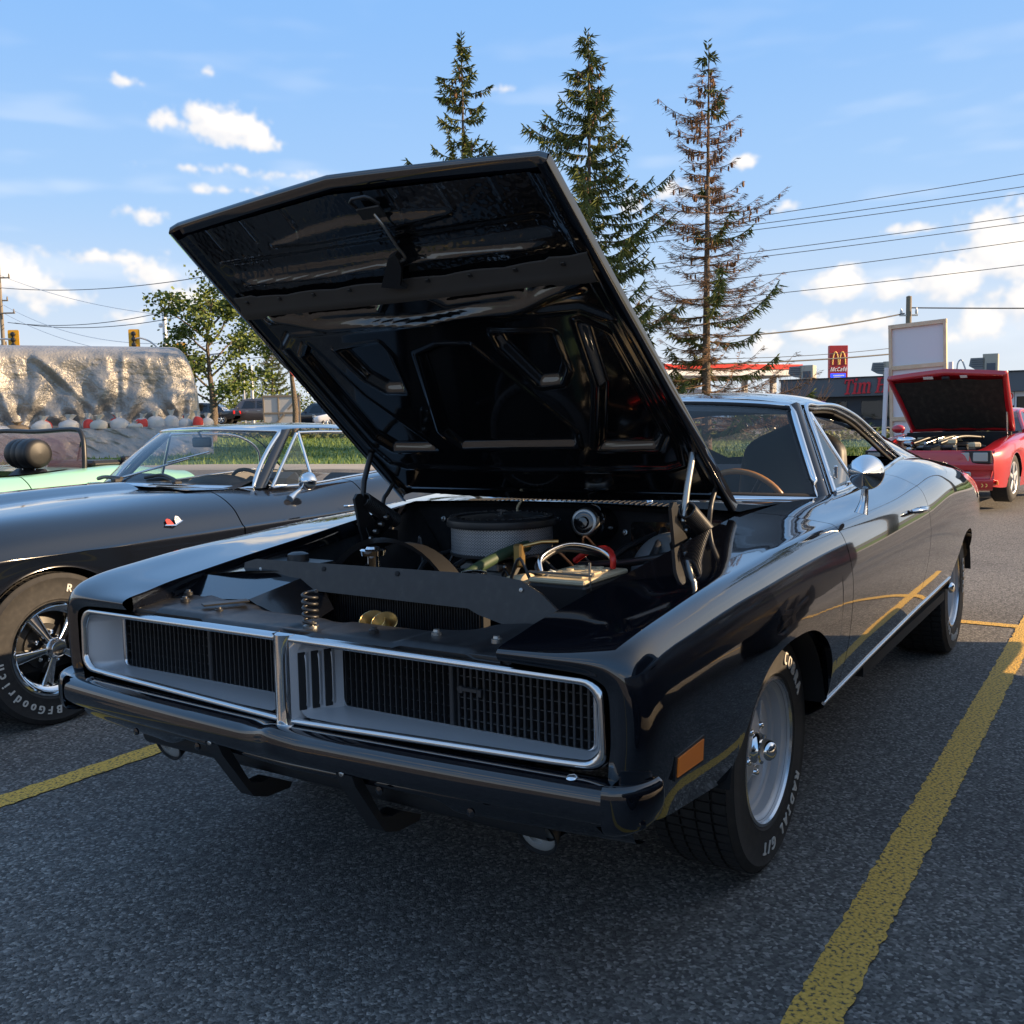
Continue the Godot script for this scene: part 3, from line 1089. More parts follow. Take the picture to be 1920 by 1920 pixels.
const HR := Vector3(0.65, 0.965, -0.277)
const HD := Vector3(0, 0.622, 0.783)
const HN := Vector3(0, -0.783, 0.622)
func hood_pt(x: float, v: float, o: float) -> Vector3:
	return V(x, HR.y, HR.z) + HD * v + HN * o

func seg_dist(p: Vector2, g: PackedVector2Array) -> float:
	var d := 1e9
	for k in g.size():
		d = minf(d, p.distance_to(Geometry2D.get_closest_point_to_segment(p, g[k], g[(k + 1) % g.size()])))
	return -d if Geometry2D.is_point_in_polygon(p, g) else d

func make_hood(car: Node3D):
	# outer skin with side flanges
	var b := MB.new()
	var rows := []
	for j in 41:
		var row := PackedVector3Array()
		for i in 49:
			var u := lerpf(-1.0, 1.0, i / 48.0)
			var x := u * lerpf(0.652, 0.612, j / 40.0)
			var vm := 1.377 - absf(x) * 0.07
			var v := lerpf(-0.02 + 0.03 * u * u, vm, j / 40.0)
			var o := -0.040 - 0.012 * (1.0 - u * u)
			if absf(u) > 0.96:
				o += (absf(u) - 0.96) * 0.3
			row.append(hood_pt(x, v, o))
		rows.append(row)
	b.grid(rows)
	# front and side edges of the skin, turned under
	for s in [0, 48]:
		var e := []
		for j in 41:
			var p: Vector3 = rows[j][s]
			var inn := V(-signf(p.x) * 0.022, 0, 0)
			e.append(PackedVector3Array([p, p + HN * 0.022, p + HN * 0.030 + inn * 0.3, p + HN * 0.030 + inn]))
		b.grid(e)
	var fe := []
	for i in 49:
		var p: Vector3 = rows[40][i]
		fe.append(PackedVector3Array([p, p + HD * 0.006 + HN * 0.008, p + HN * 0.024, p + HN * 0.026 - HD * 0.03]))
	b.grid(fe)
	var hood := part("hood", b, M.black_paint, car)
	# stamped inner panel
	var rec := []
	rec.append([poly([0.0, 0.80, 0.10, 0.79, 0.255, 0.40, 0.235, 0.33, -0.20, 0.325, -0.225, 0.41, -0.09, 0.77]), 0.020, 0.016])
	for s in [1.0, -1.0]:
		rec.append([poly([0.205 * s, 0.83, 0.375 * s, 0.815, 0.355 * s, 0.68, 0.315 * s, 0.625, 0.245 * s, 0.62, 0.20 * s, 0.78]), 0.022, 0.016])
		rec.append([poly([0.475 * s, 0.85, 0.53 * s, 0.80, 0.535 * s, 0.38, 0.495 * s, 0.315, 0.305 * s, 0.315, 0.43 * s, 0.60]), 0.022, 0.016])
		rec.append([poly([0.08 * s, 1.00, 0.40 * s, 1.00, 0.37 * s, 0.975, 0.12 * s, 0.965]), 0.015, 0.012])
	var bead := PackedVector2Array()
	bead = poly([-0.56, 0.24, -0.50, 0.215, 0.0, 0.20, 0.50, 0.215, 0.56, 0.24, 0.58, 0.34, 0.57, 0.85, 0.50, 0.90, -0.50, 0.90, -0.57, 0.85, -0.58, 0.34])
	var leaf := poly([-0.29, 1.235, -0.15, 1.262, 0.0, 1.275, 0.15, 1.265, 0.30, 1.245, 0.15, 1.228, 0.0, 1.225, -0.15, 1.222])
	b = MB.new()
	rows = []
	var nj := 230
	var ni := 220
	for j in nj + 1:
		var row := PackedVector3Array()
		for i in ni + 1:
			var u := lerpf(-1.0, 1.0, float(i) / ni)
			var x := u * lerpf(0.632, 0.592, float(j) / nj)
			var vm := 1.352 - absf(x) * 0.07
			var v := lerpf(0.012 + 0.03 * u * u, vm, float(j) / nj)
			var p := Vector2(x, v)
			var o := 0.0
			if v < 1.03:
				for r in rec:
					var d := seg_dist(p, r[0])
					if d < 0.05:
						o -= r[1] * smoothstep(0.006, -r[2], d)
						o += 0.004 * exp(-pow((d - 0.012) / 0.006, 2))
				var db := absf(seg_dist(p, bead))
				if db < 0.05:
					o += 0.009 * exp(-pow(db / 0.011, 2))
				# cross ridge, fat and rounded, lower in the middle
				var ax := absf(x)
				var vc := 0.925 + 0.055 * smoothstep(0.30, 0.52, ax) - 0.012 * smoothstep(0.2, 0.0, ax)
				var hw := 0.016 + 0.020 * smoothstep(0.10, 0.30, ax)
				var dd := (v - vc) / hw
				if absf(dd) < 1.0 and ax < 0.56:
					o += 0.026 * (0.5 + 0.5 * cos(PI * dd)) * smoothstep(0.56, 0.48, ax)
				# rear edge step
				o -= 0.012 * smoothstep(0.10, 0.05, v)
			else:
				o += 0.004
				# long ridge
				var d2 := (v - 1.118 - 0.004 * sin(x * 9.0)) / 0.011
				if absf(d2) < 1.0 and absf(x) < 0.52:
					o += 0.014 * (0.5 + 0.5 * cos(PI * d2)) * smoothstep(0.52, 0.44, absf(x))
				o -= 0.010 * smoothstep(0.0, 0.03, v - 1.13) * smoothstep(1.21, 1.18, v) * smoothstep(0.56, 0.50, absf(x))
				var dl := seg_dist(p, leaf)
				if dl < 0.02:
					o += 0.013 * smoothstep(0.012, -0.012, dl)
				for rx in [-0.47, -0.33, -0.17, 0.18, 0.32, 0.46]:
					var dr: float = (x - rx) / 0.004
					if absf(dr) < 2.5 and v > 1.25:
						o += 0.004 * exp(-dr * dr) * smoothstep(1.345, 1.325, v)
				o += 0.004 * fnl.get_noise_2d(x * 160.0, v * 160.0) * 0.35
			# side rails fold down to the flange
			o += 0.010 * smoothstep(0.93, 0.985, absf(u))
			row.append(hood_pt(x, v, o - 0.012))
		rows.append(row)
	b.grid(rows)
	part("inner_panel", b, M.under_hood_black, hood)
	# grey weatherstrip across the panel
	b = MB.new()
	rows = []
	for i in 81:
		var x := lerpf(-0.575, 0.605, i / 80.0)
		var sag := 0.006 * absf(sin(x * 17.0))
		var w := 0.028 + (0.008 if absf(x) > 0.5 else 0.0)
		var vc := 1.045 - 0.004 * cos(x * 3.0)
		rows.append(PackedVector3Array([hood_pt(x, vc + w + sag, 0.004), hood_pt(x, vc + w * 0.9 + sag, 0.009), hood_pt(x, vc + 0.004, 0.012), hood_pt(x, vc - w * 0.2, 0.020), hood_pt(x, vc - w, 0.024), hood_pt(x, vc - w - 0.004, 0.018)]))
	b.grid(rows)
	part("weatherstrip", b, M.rubber_strip, hood)
	for k in 9:
		b = MB.new()
		var x := -0.53 + 0.133 * k
		b.box(hood_pt(x, 1.066, 0.012), V(0.012, 0.004, 0.012), 0.0015, Basis(V(1, 0, 0), -HN.cross(V(1, 0, 0)), -HD) if false else Basis(V(1, 0, 0), HN, V(1, 0, 0).cross(HN)))
		part("strip_clip", b, M.satin_black, hood)
	# latch loop, safety rod and lever
	b = MB.new()
	var loop := [hood_pt(0.075, 1.315, 0.01), hood_pt(0.078, 1.34, 0.02), hood_pt(0.09, 1.348, 0.02), hood_pt(0.13, 1.348, 0.02), hood_pt(0.142, 1.34, 0.02), hood_pt(0.146, 1.315, 0.01)]
	b.tube(loop, 0.0045, 6)
	b.box(hood_pt(0.105, 1.293, 0.008), V(0.075, 0.006, 0.035), 0.002, Basis(V(1, 0, 0), HN, V(1, 0, 0).cross(HN)))
	part("latch_striker", b, M.satin_black, hood)
	b = MB.new()
	b.tube(spline([hood_pt(0.115, 1.29, 0.012), hood_pt(0.128, 1.26, 0.022), hood_pt(0.128, 1.20, 0.024), hood_pt(0.125, 1.155, 0.02), hood_pt(0.10, 1.145, 0.02)], 16), 0.004, 6)
	part("release_rod", b, M.steel, hood)
	b = MB.new()
	b.prism(poly([0.11, 1.175, 0.08, 1.165, -0.005, 1.075, 0.02, 1.07, 0.07, 1.06, 0.06, 1.075, 0.10, 1.13]), 0.016, Transform3D(Basis(V(1, 0, 0), HD, V(1, 0, 0).cross(HD)), hood_pt(0, 0, 0) + V(1, 0, 0).cross(HD) * 0.012))
	part("safety_lever", b, M.satin_black, hood)

func charger_front(car: Node3D):
	# grille surround: bright rim round a silver recess
	var loop := []   # outer rim, clockwise from the top left corner
	var N := 24
	var zf := func(x: float) -> float: return 0.985 - 0.030 * absf(x) / 0.83
	var yt := func(x: float) -> float: return 0.762 - 0.010 * absf(x) / 0.83
	var yb := func(x: float) -> float: return 0.556 + 0.020 * absf(x) / 0.83
	var pts := []
	for i in N + 1:
		var x := lerpf(-0.785, 0.785, float(i) / N)
		pts.append(V(x, yt.call(x), zf.call(x)))
	for i in range(1, 6):
		var a := PI * 0.5 * i / 6.0
		pts.append(V(0.785 + 0.045 * sin(a), yt.call(0.8) - 0.045 * (1 - cos(a)), 0.955))
	for i in range(0, 7):
		var a := PI * 0.5 * i / 6.0
		pts.append(V(0.785 + 0.048 * cos(a), yb.call(0.8) + 0.04 * (1 - sin(a)), 0.955))
	for i in range(1, N):
		var x := lerpf(0.785, -0.785, float(i) / N)
		pts.append(V(x, yb.call(x), zf.call(x)))
	for i in range(0, 7):
		var a := PI * 0.5 * i / 6.0
		pts.append(V(-0.785 - 0.048 * sin(a), yb.call(0.8) + 0.04 * (1 - cos(a)), 0.955))
	for i in range(0, 6):
		var a := PI * 0.5 * i / 6.0
		pts.append(V(-0.785 - 0.045 * cos(a), yt.call(0.8) - 0.045 * (1 - sin(a)), 0.955))
	var cy := 0.66
	var inner := func(p: Vector3, k: float, dz: float) -> Vector3:
		var q := V(p.x, p.y, p.z + dz)
		q.y += k * (1.0 if p.y < cy else -1.0) * clampf(absf(p.y - cy) / 0.06, 0, 1)
		q.x -= k * signf(p.x) * clampf((absf(p.x) - 0.76) / 0.06, 0, 1)
		return q
	var rows := []
	for p in pts:
		rows.append(PackedVector3Array([inner.call(p, -0.006, -0.012), inner.call(p, -0.004, 0.002), inner.call(p, 0.004, 0.007), inner.call(p, 0.011, 0.003), inner.call(p, 0.013, -0.006)]))
	var b := MB.new()
	b.grid(rows, false, true)
	var sur := part("grille_surround", b, M.worn_chrome, car)
	# silver walls of the two recesses
	for s in [-1.0, 1.0]:
		# outer ring on the rim, inner ring at the grille
		var ring_o := []
		var ring_i := []
		var oc := rrect(0.79, 0.178, 0.035, 6)
		var ic := rrect(0.70, 0.150, 0.018, 6)
		for k in oc.size():
			var ox: float = 0.427 + oc[k].x
			ring_o.append(V(s * ox, (0.658 + oc[k].y) + (yt.call(ox) - 0.757) * 0.5, 0.972 - 0.026 * ox / 0.83))
			var ixx: float = 0.420 + ic[k].x
			ring_i.append(V(s * ixx, 0.653 + ic[k].y, 0.862))
		var rr := []
		for k in ring_o.size():
			var o: Vector3 = ring_o[k]
			var i: Vector3 = ring_i[k]
			rr.append(PackedVector3Array([o, o.lerp(i, 0.15), o.lerp(i, 0.5) + (i - o) * V(0.12, 0.12, 0), o.lerp(i, 0.88), i]))
		if s > 0:
			rr.reverse()
		b = MB.new()
		b.grid(rr, false, true)
		part("recess_wall", b, M.argent, sur)
		# thin bright trim round the grille opening
		b = MB.new()
		var tr := []
		for k in ring_i.size():
			var i: Vector3 = ring_i[k]
			var c0 := V(s * 0.420, 0.653, 0.862)
			var inw := (c0 - i).normalized()
			tr.append(PackedVector3Array([i, i + V(0, 0, 0.008), i + V(0, 0, 0.008) + inw * 0.007, i + inw * 0.009, i + inw * 0.009 + V(0, 0, -0.02)]))
		if s > 0:
			tr.reverse()
		b.grid(tr, false, true)
		part("grille_trim", b, M.polished_aluminium, sur)
		# dark backing and slats
		b = MB.new()
		b.box(V(s * 0.42, 0.653, 0.80), V(0.72, 0.19, 0.012), 0.0)
		part("grille_backing", b, M.flat_black, sur)
		b = MB.new()
		b.box(V.call(0, 0, 0) if false else Vector3.ZERO, V(0.0028, 0.148, 0.03), 0.0006)
		var slat := b.mesh()
		b = MB.new()
		b.box(Vector3.ZERO, V(0.0062, 0.148, 0.022), 0.0012)
		var fat := b.mesh()
		for k in 39:
			var x := 0.083 + 0.0174 * k
			var door := x > 0.405
			var o := part("grille_slat", fat if door and s > 0 else slat, M.grille_black, sur)
			o.position = V(s * x, 0.653, 0.850 if not door else 0.846)
		for k in 6:
			b = MB.new()
			b.box(V(s * 0.42, 0.592 + 0.0245 * k, 0.843), V(0.685, 0.0026, 0.02), 0.0005)
			part("grille_crossbar", b, M.grille_black, sur)
		b = MB.new()
		b.box(V(s * 0.402, 0.653, 0.855), V(0.011, 0.15, 0.026), 0.002)
		part("grille_post", b, M.grille_black, sur)
	# empty badge bracket on the driver's side door
	b = MB.new()
	b.box(V(0.445, 0.664, 0.866), V(0.055, 0.009, 0.003), 0.001)
	b.box(V(0.428, 0.663, 0.866), V(0.010, 0.017, 0.004), 0.001)
	b.box(V(0.478, 0.660, 0.866), V(0.011, 0.017, 0.004), 0.001)
	part("badge_bracket", b, M.grille_black, sur)
	# centre nose: bright prow, silver louvred cheeks
	b = MB.new()
	rows = []
	for j in 15:
		var t := j / 14.0
		var y := lerpf(0.552, 0.768, t)
		var fl := 0.010 * (pow(absf(t * 2.0 - 1.0), 4.0))
		rows.append(PackedVector3Array([V(-0.020 - fl, y, 0.965), V(-0.016 - fl, y, 0.993), V(-0.007, y, 1.004), V(0.007, y, 1.004), V(0.016 + fl, y, 0.993), V(0.020 + fl, y, 0.965)]))
	b.grid(rows)
	part("prow", b, M.chrome, sur)
	for s in [-1.0, 1.0]:
		b = MB.new()
		var a0 := V(s * 0.026, 0, 0.990)
		var a1 := V(s * 0.084, 0, 0.872)
		var d := (a1 - a0)
		rows = []
		for j in 9:
			var t := j / 8.0
			rows.append(PackedVector3Array([V(a0.x, 0.565, a0.z) + d * t, V(a0.x, 0.752, a0.z) + d * t]))
		b.grid(rows)
		var ck := part("cheek", b, M.argent, sur)
		for k in 3:
			var c := a0 + d * (0.22 + 0.245 * k)
			var along_d := d.normalized()
			var nn := V(s * 0.9, 0, 0.43).normalized()
			b = MB.new()
			b.box(V(c.x, 0.655, c.z) + nn * 0.001, V(0.0045, 0.138, 0.018), 0.001, Basis(nn, V(0, 1, 0), nn.cross(V(0, 1, 0))))
			part("louvre_slot", b, M.flat_black, ck)
			b = MB.new()
			var fin := []
			for j in 9:
				var t := j / 8.0
				var y := lerpf(0.590, 0.722, t)
				var w := 0.009 * sqrt(maxf(0.02, 1.0 - pow(t * 2.0 - 1.0, 4.0)))
				var base := V(c.x, y, c.z) + along_d * 0.012
				fin.append(PackedVector3Array([base, base + nn * w - along_d * 0.006, base + nn * w * 0.9 - along_d * 0.002, base + along_d * 0.006]))
			b.grid(fin)
			part("louvre_fin", b, M.argent, ck)

func charger_bumper(car: Node3D):
	# section runs from under the surround, over the shelf, down the face and under
	var sec := func(x: float) -> Array:
		var ax := absf(x)
		var zf := 1.040 - 0.030 * pow(ax / 0.86, 2.0)
		var yo := 0.012 * ax
		var peak := exp(-pow(x / 0.045, 2.0)) * 0.012
		return [V(x, 0.548 + yo, 0.955 - 0.02 * ax), V(x, 0.553 + yo, zf - 0.050), V(x, 0.549 + yo + peak, zf - 0.022 + peak * 0.4), V(x, 0.540 + yo + peak, zf - 0.006 + peak), V(x, 0.526 + yo, zf + peak), V(x, 0.505 + yo, zf + 0.001 + peak * 0.6), V(x, 0.486 + yo, zf - 0.004), V(x, 0.474 + yo, zf - 0.02), V(x, 0.468 + yo, zf - 0.055)]
	var C := []
	for i in 41:
		C.append(sec.call(lerpf(-0.86, 0.86, i / 40.0)))
	var b := MB.new()
	b.grid(surf(C, 160, 40))
	var bm := part("front_bumper", b, M.black_paint, car)
	for s in [-1.0, 1.0]:
		# wrapped end caps
		var E := []
		for t in 8:
			var a := t / 7.0
			var x := 0.852 + 0.082 * sin(a * PI * 0.5)
			var z := 1.008 - 0.090 * pow(1.0 - cos(a * PI * 0.5), 0.9)
			var top := 0.566 + 0.006 * a
			var bot := 0.468 + 0.03 * a * a
			var ou := V(sin(a * PI * 0.5), 0, cos(a * PI * 0.5))
			var p := V(x, 0, z)
			E.append([p + V(-0.035, top - 0.010, 0) - ou * 0.02, p + V(0, top - 0.003, 0) - ou * 0.018, p + V(0, top, 0) - ou * 0.006, p + V(0, top - 0.012, 0) + ou * 0.004, p + V(0, lerpf(top, bot, 0.5), 0) + ou * 0.006, p + V(0, bot + 0.016, 0) + ou * 0.002, p + V(0, bot, 0) - ou * 0.012, p + V(-0.035, bot, 0) - ou * 0.04])
		var last: Array = E[-1]
		var tip := []
		for p in last:
			tip.append(V(p.x - 0.012, lerpf(p.y, 0.53, 0.25), p.z - 0.012))
		E.append(tip)
		b = MB.new()
		var g := surf(E, 40, 28)
		b.grid(g if s < 0 else mir(mir(g)))
		if s < 0:
			b = MB.new()
			b.grid(mir(g))
		part("bumper_end", b, M.black_paint, bm)
		b = MB.new()
		b.lathe([Vector2(0.013, 0), Vector2(0.012, 0.003), Vector2(0.006, 0.006), Vector2(0, 0.0065)], 20, Transform3D(along(V(0, 1, 0.25)), V(s * 0.772, 0.560, 0.978)))
		part("bumper_bolt", b, M.chrome if s > 0 else M.black_paint, bm)
		for bx in [0.865, 0.30, 0.545]:
			b = MB.new()
			b.lathe([Vector2(0.010, 0), Vector2(0.0095, 0.004), Vector2(0.0, 0.006)], 16, Transform3D(along(V(s * (0.7 if bx > 0.8 else 0.0), 0, 1)), V(s * (bx if bx < 0.8 else 0.915), 0.495 if bx > 0.8 else 0.452, (0.972 if bx > 0.8 else 1.0))))
			part("bumper_bolt", b, M.black_paint, bm)
		# hook shaped bracket under the bumper
		b = MB.new()
		var hook := poly([1.032, 0.484, 1.006, 0.482, 0.935, 0.36, 0.90, 0.347, 0.865, 0.348, 0.792, 0.313, 0.80, 0.300, 0.880, 0.302, 0.925, 0.318, 0.945, 0.345, 1.02, 0.455])
		b.prism(hook, 0.048, Transform3D(Basis(V(0, 0, 1), V(0, 1, 0), V(-1, 0, 0)), V(s * 0.217 + 0.030, 0, 0)))
		part("tow_hook", b, M.satin_black, bm)
		b = MB.new()
		b.lathe([Vector2(0.008, 0), Vector2(0.007, 0.006), Vector2(0, 0.009)], 12, Transform3D(along(V(0, 0.3, 1)), V(s * 0.217, 0.484, 1.027)))
		part("hook_bolt", b, M.steel, bm)
	# valance below the bumper
	b = MB.new()
	C = []
	for i in 31:
		var x := lerpf(-0.88, 0.88, i / 30.0)
		var ax := absf(x)
		var zf := 0.985 - 0.05 * pow(ax / 0.88, 2.0)
		var lift := 0.015 * ax
		var mouth := 0.035 * smoothstep(0.46, 0.40, ax)
		C.append([V(x, 0.475 + lift, zf - 0.01), V(x, 0.455 + lift, zf + 0.002), V(x, 0.432 + lift + mouth * 0.3, zf - 0.004), V(x, 0.412 + lift + mouth, zf - 0.022), V(x, 0.404 + lift + mouth, zf - 0.06)])
	b.grid(surf(C, 90, 16))
	var val := part("front_valance", b, M.black_paint, car)
	b = MB.new()
	C = []
	for i in 21:
		var x := lerpf(-0.66, 0.66, i / 20.0)
		C.append([V(x, 0.415, 0.90), V(x, 0.385, 0.895), V(x, 0.366, 0.87), V(x, 0.362, 0.80)])
	b.grid(surf(C, 40, 9))
	part("lower_pan", b, M.satin_black, val)
	for s in [-1.0, 1.0]:
		b = MB.new()
		# hanging turn lamp: bowl shaped housing, lens looking forwards
		var T := Transform3D(along(V(0.0, -0.35, 1.0)), V(s * 0.612, 0.365, 0.845))
		b.lathe([Vector2(0.0, -0.05), Vector2(0.030, -0.045), Vector2(0.044, -0.02), Vector2(0.050, 0.0), Vector2(0.051, 0.012), Vector2(0.046, 0.012), Vector2(0.043, 0.002)], 32, T)
		var lamp := part("turn_lamp", b, M.satin_black, car)
		b = MB.new()
		b.lathe([Vector2(0.045, 0.004), Vector2(0.038, 0.010), Vector2(0.018, 0.013), Vector2(0.016, 0.004), Vector2(0.012, 0.004), Vector2(0.0, 0.006)], 32, T)
		part("lens", b, M.clear_lens, lamp)
		b = MB.new()
		C = []
		for j in 6:
			var t := j / 5.0
			C.append([V(s * 0.612 - 0.05 + 0.02 * t, 0.385 + 0.035 * (1 - t), 0.845 + 0.06 * (1 - t)), V(s * 0.612, 0.412 + 0.012 * (1 - t), 0.862 + 0.05 * (1 - t)), V(s * 0.612 + 0.05 - 0.02 * t, 0.385 + 0.035 * (1 - t), 0.845 + 0.06 * (1 - t))])
		b.grid(surf(C, 10, 12))
		part("lamp_hood", b, M.satin_black, lamp)

func charger_bay(car: Node3D):
	var b := MB.new()
	# upper yoke between the fender noses
	var rows := []
	for j in 25:
		var row := PackedVector3Array()
		var t := j / 24.0
		for i in 121:
			var x := lerpf(-0.615, 0.615, i / 120.0)
			var step := 0.008 * (smoothstep(0.30, 0.33, absf(x)) - smoothstep(0.50, 0.53, absf(x)) * 1.2)
			step -= 0.008 * smoothstep(0.06, 0.02, absf(x - 0.01))
			var z := lerpf(0.962 - 0.006 * absf(x) - 0.010 * smoothstep(0.3, 0.33, absf(x)), 0.70, t)
			var y := 0.772 + step * (1.0 - t * 0.6) - 0.012 * smoothstep(0.06, 0.0, t) - 0.055 * smoothstep(0.55, 1.0, t) * smoothstep(0.42, 0.2, absf(x - 0.02)) + 0.02 * t * smoothstep(0.35, 0.6, absf(x))
			row.append(V(x, y, z))
		rows.append(row)
	b.grid(rows)
	var yoke := part("upper_yoke", b, M.bay_black, car)
	b = MB.new()
	b.box(V(0, 0.764, 0.940), V(1.22, 0.014, 0.012), 0.002)
	part("yoke_lip", b, M.satin_black, yoke)
	for p in [[-0.50, 0.795, 0.86], [-0.335, 0.784, 0.885], [0.20, 0.783, 0.89], [0.36, 0.788, 0.86], [0.55, 0.80, 0.90], [-0.56, 0.80, 0.80]]:
		b = MB.new()
		b.lathe([Vector2(0.012, -0.012), Vector2(0.012, -0.003), Vector2(0.008, -0.002), Vector2(0.007, 0.003), Vector2(0, 0.004)], 14, Transform3D(Basis.IDENTITY, V(p[0], p[1], p[2])))
		part("yoke_bolt", b, M.steel if p[0] > 0.3 else M.satin_black, yoke)
	# crossed strap beside the catch
	b = MB.new()
	b.box(V(-0.36, 0.789, 0.84), V(0.035, 0.005, 0.12), 0.001, Basis(V(0, 1, 0), -0.5))
	part("catch_strap", b, M.satin_black, yoke)
	# folded deflector plate at the passenger side
	b = MB.new()
	b.grid(surf([[V(-0.60, 0.83, 0.70), V(-0.45, 0.845, 0.66), V(-0.26, 0.845, 0.60)], [V(-0.60, 0.838, 0.62), V(-0.46, 0.852, 0.58), V(-0.27, 0.850, 0.53)]], 4, 8))
	b.quad(V(-0.60, 0.775, 0.80), V(-0.36, 0.785, 0.76), V(-0.26, 0.845, 0.60), V(-0.60, 0.83, 0.70))
	b.quad(V(-0.36, 0.785, 0.76), V(-0.26, 0.845, 0.60), V(-0.14, 0.76, 0.66), V(-0.22, 0.70, 0.72))
	part("deflector_plate", b, M.under_hood_black, yoke)
	# radiator support
	b = MB.new()
	b.prism(poly([-0.515, 0.855, -0.47, 0.868, 0.36, 0.876, 0.44, 0.868, 0.50, 0.84, 0.57, 0.79, 0.60, 0.70, 0.47, 0.69, 0.42, 0.755, 0.33, 0.775, 0.296, 0.788, -0.321, 0.794, -0.345, 0.785, -0.37, 0.70, -0.515, 0.70]), 0.012, Transform3D(Basis(V(1, 0, 0), V(0, cos(-0.25), sin(-0.25)), V(0, -sin(-0.25), cos(-0.25))), V(0, 0.03, 0.83)))
	var rs := part("radiator_support", b, M.bay_black, car)
	for p in [[-0.445, 0.845], [0.445, 0.85], [-0.20, 0.862], [0.06, 0.866], [0.17, 0.835], [-0.07, 0.838]]:
		b = MB.new()
		b.lathe([Vector2(0.012, 0), Vector2(0.011, 0.004), Vector2(0.006, 0.005), Vector2(0.005, 0.010), Vector2(0, 0.011)], 12, Transform3D(along(V(0, 0.25, 1)), V(p[0], p[1], 0.626)))
		if absf(p[0]) < 0.4:
			b = MB.new()
			b.lathe([Vector2(0.007, 0.0), Vector2(0, 0.0006)], 12, Transform3D(along(V(0, 0.25, 1)), V(p[0], p[1], 0.632)))
		part("support_bolt", b, M.steel if absf(p[0]) > 0.4 else M.flat_black, rs)
	# radiator core behind it
	b = MB.new()
	b.box(V(-0.01, 0.70, 0.585), V(0.64, 0.20, 0.03), 0.0)
	var core := part("radiator_core", b, M.flat_black, car)
	b = MB.new()
	for k in 74:
		b.box(V(-0.32 + 0.0085 * k, 0.70, 0.602), V(0.0025, 0.18, 0.006))
	stuff(part("core_fins", b, M.bay_black, core))
	b = MB.new()
	b.lathe([Vector2(0.018, -0.03), Vector2(0.018, 0), Vector2(0.036, 0.002), Vector2(0.038, 0.016), Vector2(0.033, 0.020), Vector2(0.022, 0.020), Vector2(0.018, 0.026), Vector2(0, 0.027)], 24, Transform3D(Basis.IDENTITY, V(-0.115, 0.890, 0.52)))
	part("radiator_cap", b, M.chrome, core)
	# fan shroud
	b = MB.new()
	b.lathe([Vector2(0.235, -0.05), Vector2(0.24, 0.0), Vector2(0.245, 0.05), Vector2(0.26, 0.06)], 48, Transform3D(along(V(0, 0, 1)), V(-0.09, 0.68, 0.44)))
	part("fan_shroud", b, M.satin_black, car)
	# latch spring and brass horn pair
	b = MB.new()
	var hx := []
	for k in 90:
		var a := TAU * k / 18.0
		hx.append(V(-0.005 + cos(a) * 0.017, 0.776 + 0.078 * k / 89.0, 0.885 + sin(a) * 0.017))
	b.tube(hx, 0.0042, 6)
	part("latch_spring", b, M.satin_black, car)
	b = MB.new()
	b.lathe([Vector2(0.020, 0), Vector2(0.020, 0.006), Vector2(0.010, 0.008), Vector2(0.010, 0.016), Vector2(0, 0.017)], 6, Transform3D(Basis.IDENTITY, V(-0.005, 0.764, 0.885)))
	part("spring_nut", b, M.steel, car)
	for s in [0.0, 0.04]:
		b = MB.new()
		b.lathe([Vector2(0.006, -0.05), Vector2(0.010, -0.02), Vector2(0.020, 0.012), Vector2(0.034, 0.03), Vector2(0.032, 0.031), Vector2(0.010, 0.0)], 20, Transform3D(along(V(0.25, 0.75, 0.55)), V(0.068 + s, 0.742, 0.735)))
		part("horn", b, M.brass, car)
	# inner fenders, firewall, cowl
	for s in [-1.0, 1.0]:
		b = MB.new()
		var C := []
		for z in [0.80, 0.55, 0.25, -0.05, -0.36]:
			var top := lerpf(0.815, 0.955, (0.80 - z) / 1.16)
			C.append([V(s * 0.645, top, z), V(s * 0.635, top - 0.03, z), V(s * 0.60, top - 0.09, z), V(s * 0.56, top - 0.15, z), V(s * 0.50, 0.66, z), V(s * 0.47, 0.45, z)])
		b.grid(surf(C, 24, 20))
		part("inner_fender", b, M.bay_black, car)
	b = MB.new()
	b.grid(surf([[V(-0.66, 0.955, -0.33), V(0, 0.975, -0.31), V(0.66, 0.955, -0.33)], [V(-0.66, 0.90, -0.36), V(0, 0.91, -0.35), V(0.66, 0.90, -0.36)], [V(-0.66, 0.55, -0.40), V(0, 0.55, -0.40), V(0.66, 0.55, -0.40)]], 12, 16))
	var fw := part("firewall", b, M.bay_black, car)
	for p in [[0.34, 0.86, 0.16, 0.12], [-0.30, 0.87, 0.2, 0.09], [0.52, 0.90, 0.13, 0.08]]:
		b = MB.new()
		b.prism(rrect(p[2], p[3], 0.02), 0.012, Transform3D(Basis.IDENTITY, V(p[0], p[1], -0.362)))
		part("access_plate", b, M.under_hood_black, fw)
	b = MB.new()
	var cw := []
	for j in 9:
		var t := j / 8.0
		var row := PackedVector3Array()
		for i in 41:
			var u := lerpf(-1, 1, i / 40.0)
			var zb := lerpf(-0.62, -0.90, u * u)
			var zz := lerpf(-0.30 + 0.0 * u * u, zb, t)
			row.append(V(u * lerpf(0.655, 0.76, t), 0.982 - 0.014 * u * u + 0.012 * sin(t * PI) - 0.012 * t, zz))
		cw.append(row)
	b.grid(cw)
	var cowl := part("cowl_panel", b, M.black_paint, car)
	b = MB.new()
	for i in 44:
		b.box(V(-0.44 + 0.02 * i, 0.995, -0.40), V(0.008, 0.004, 0.05))
	stuff(part("cowl_grille", b, M.satin_black, cowl))
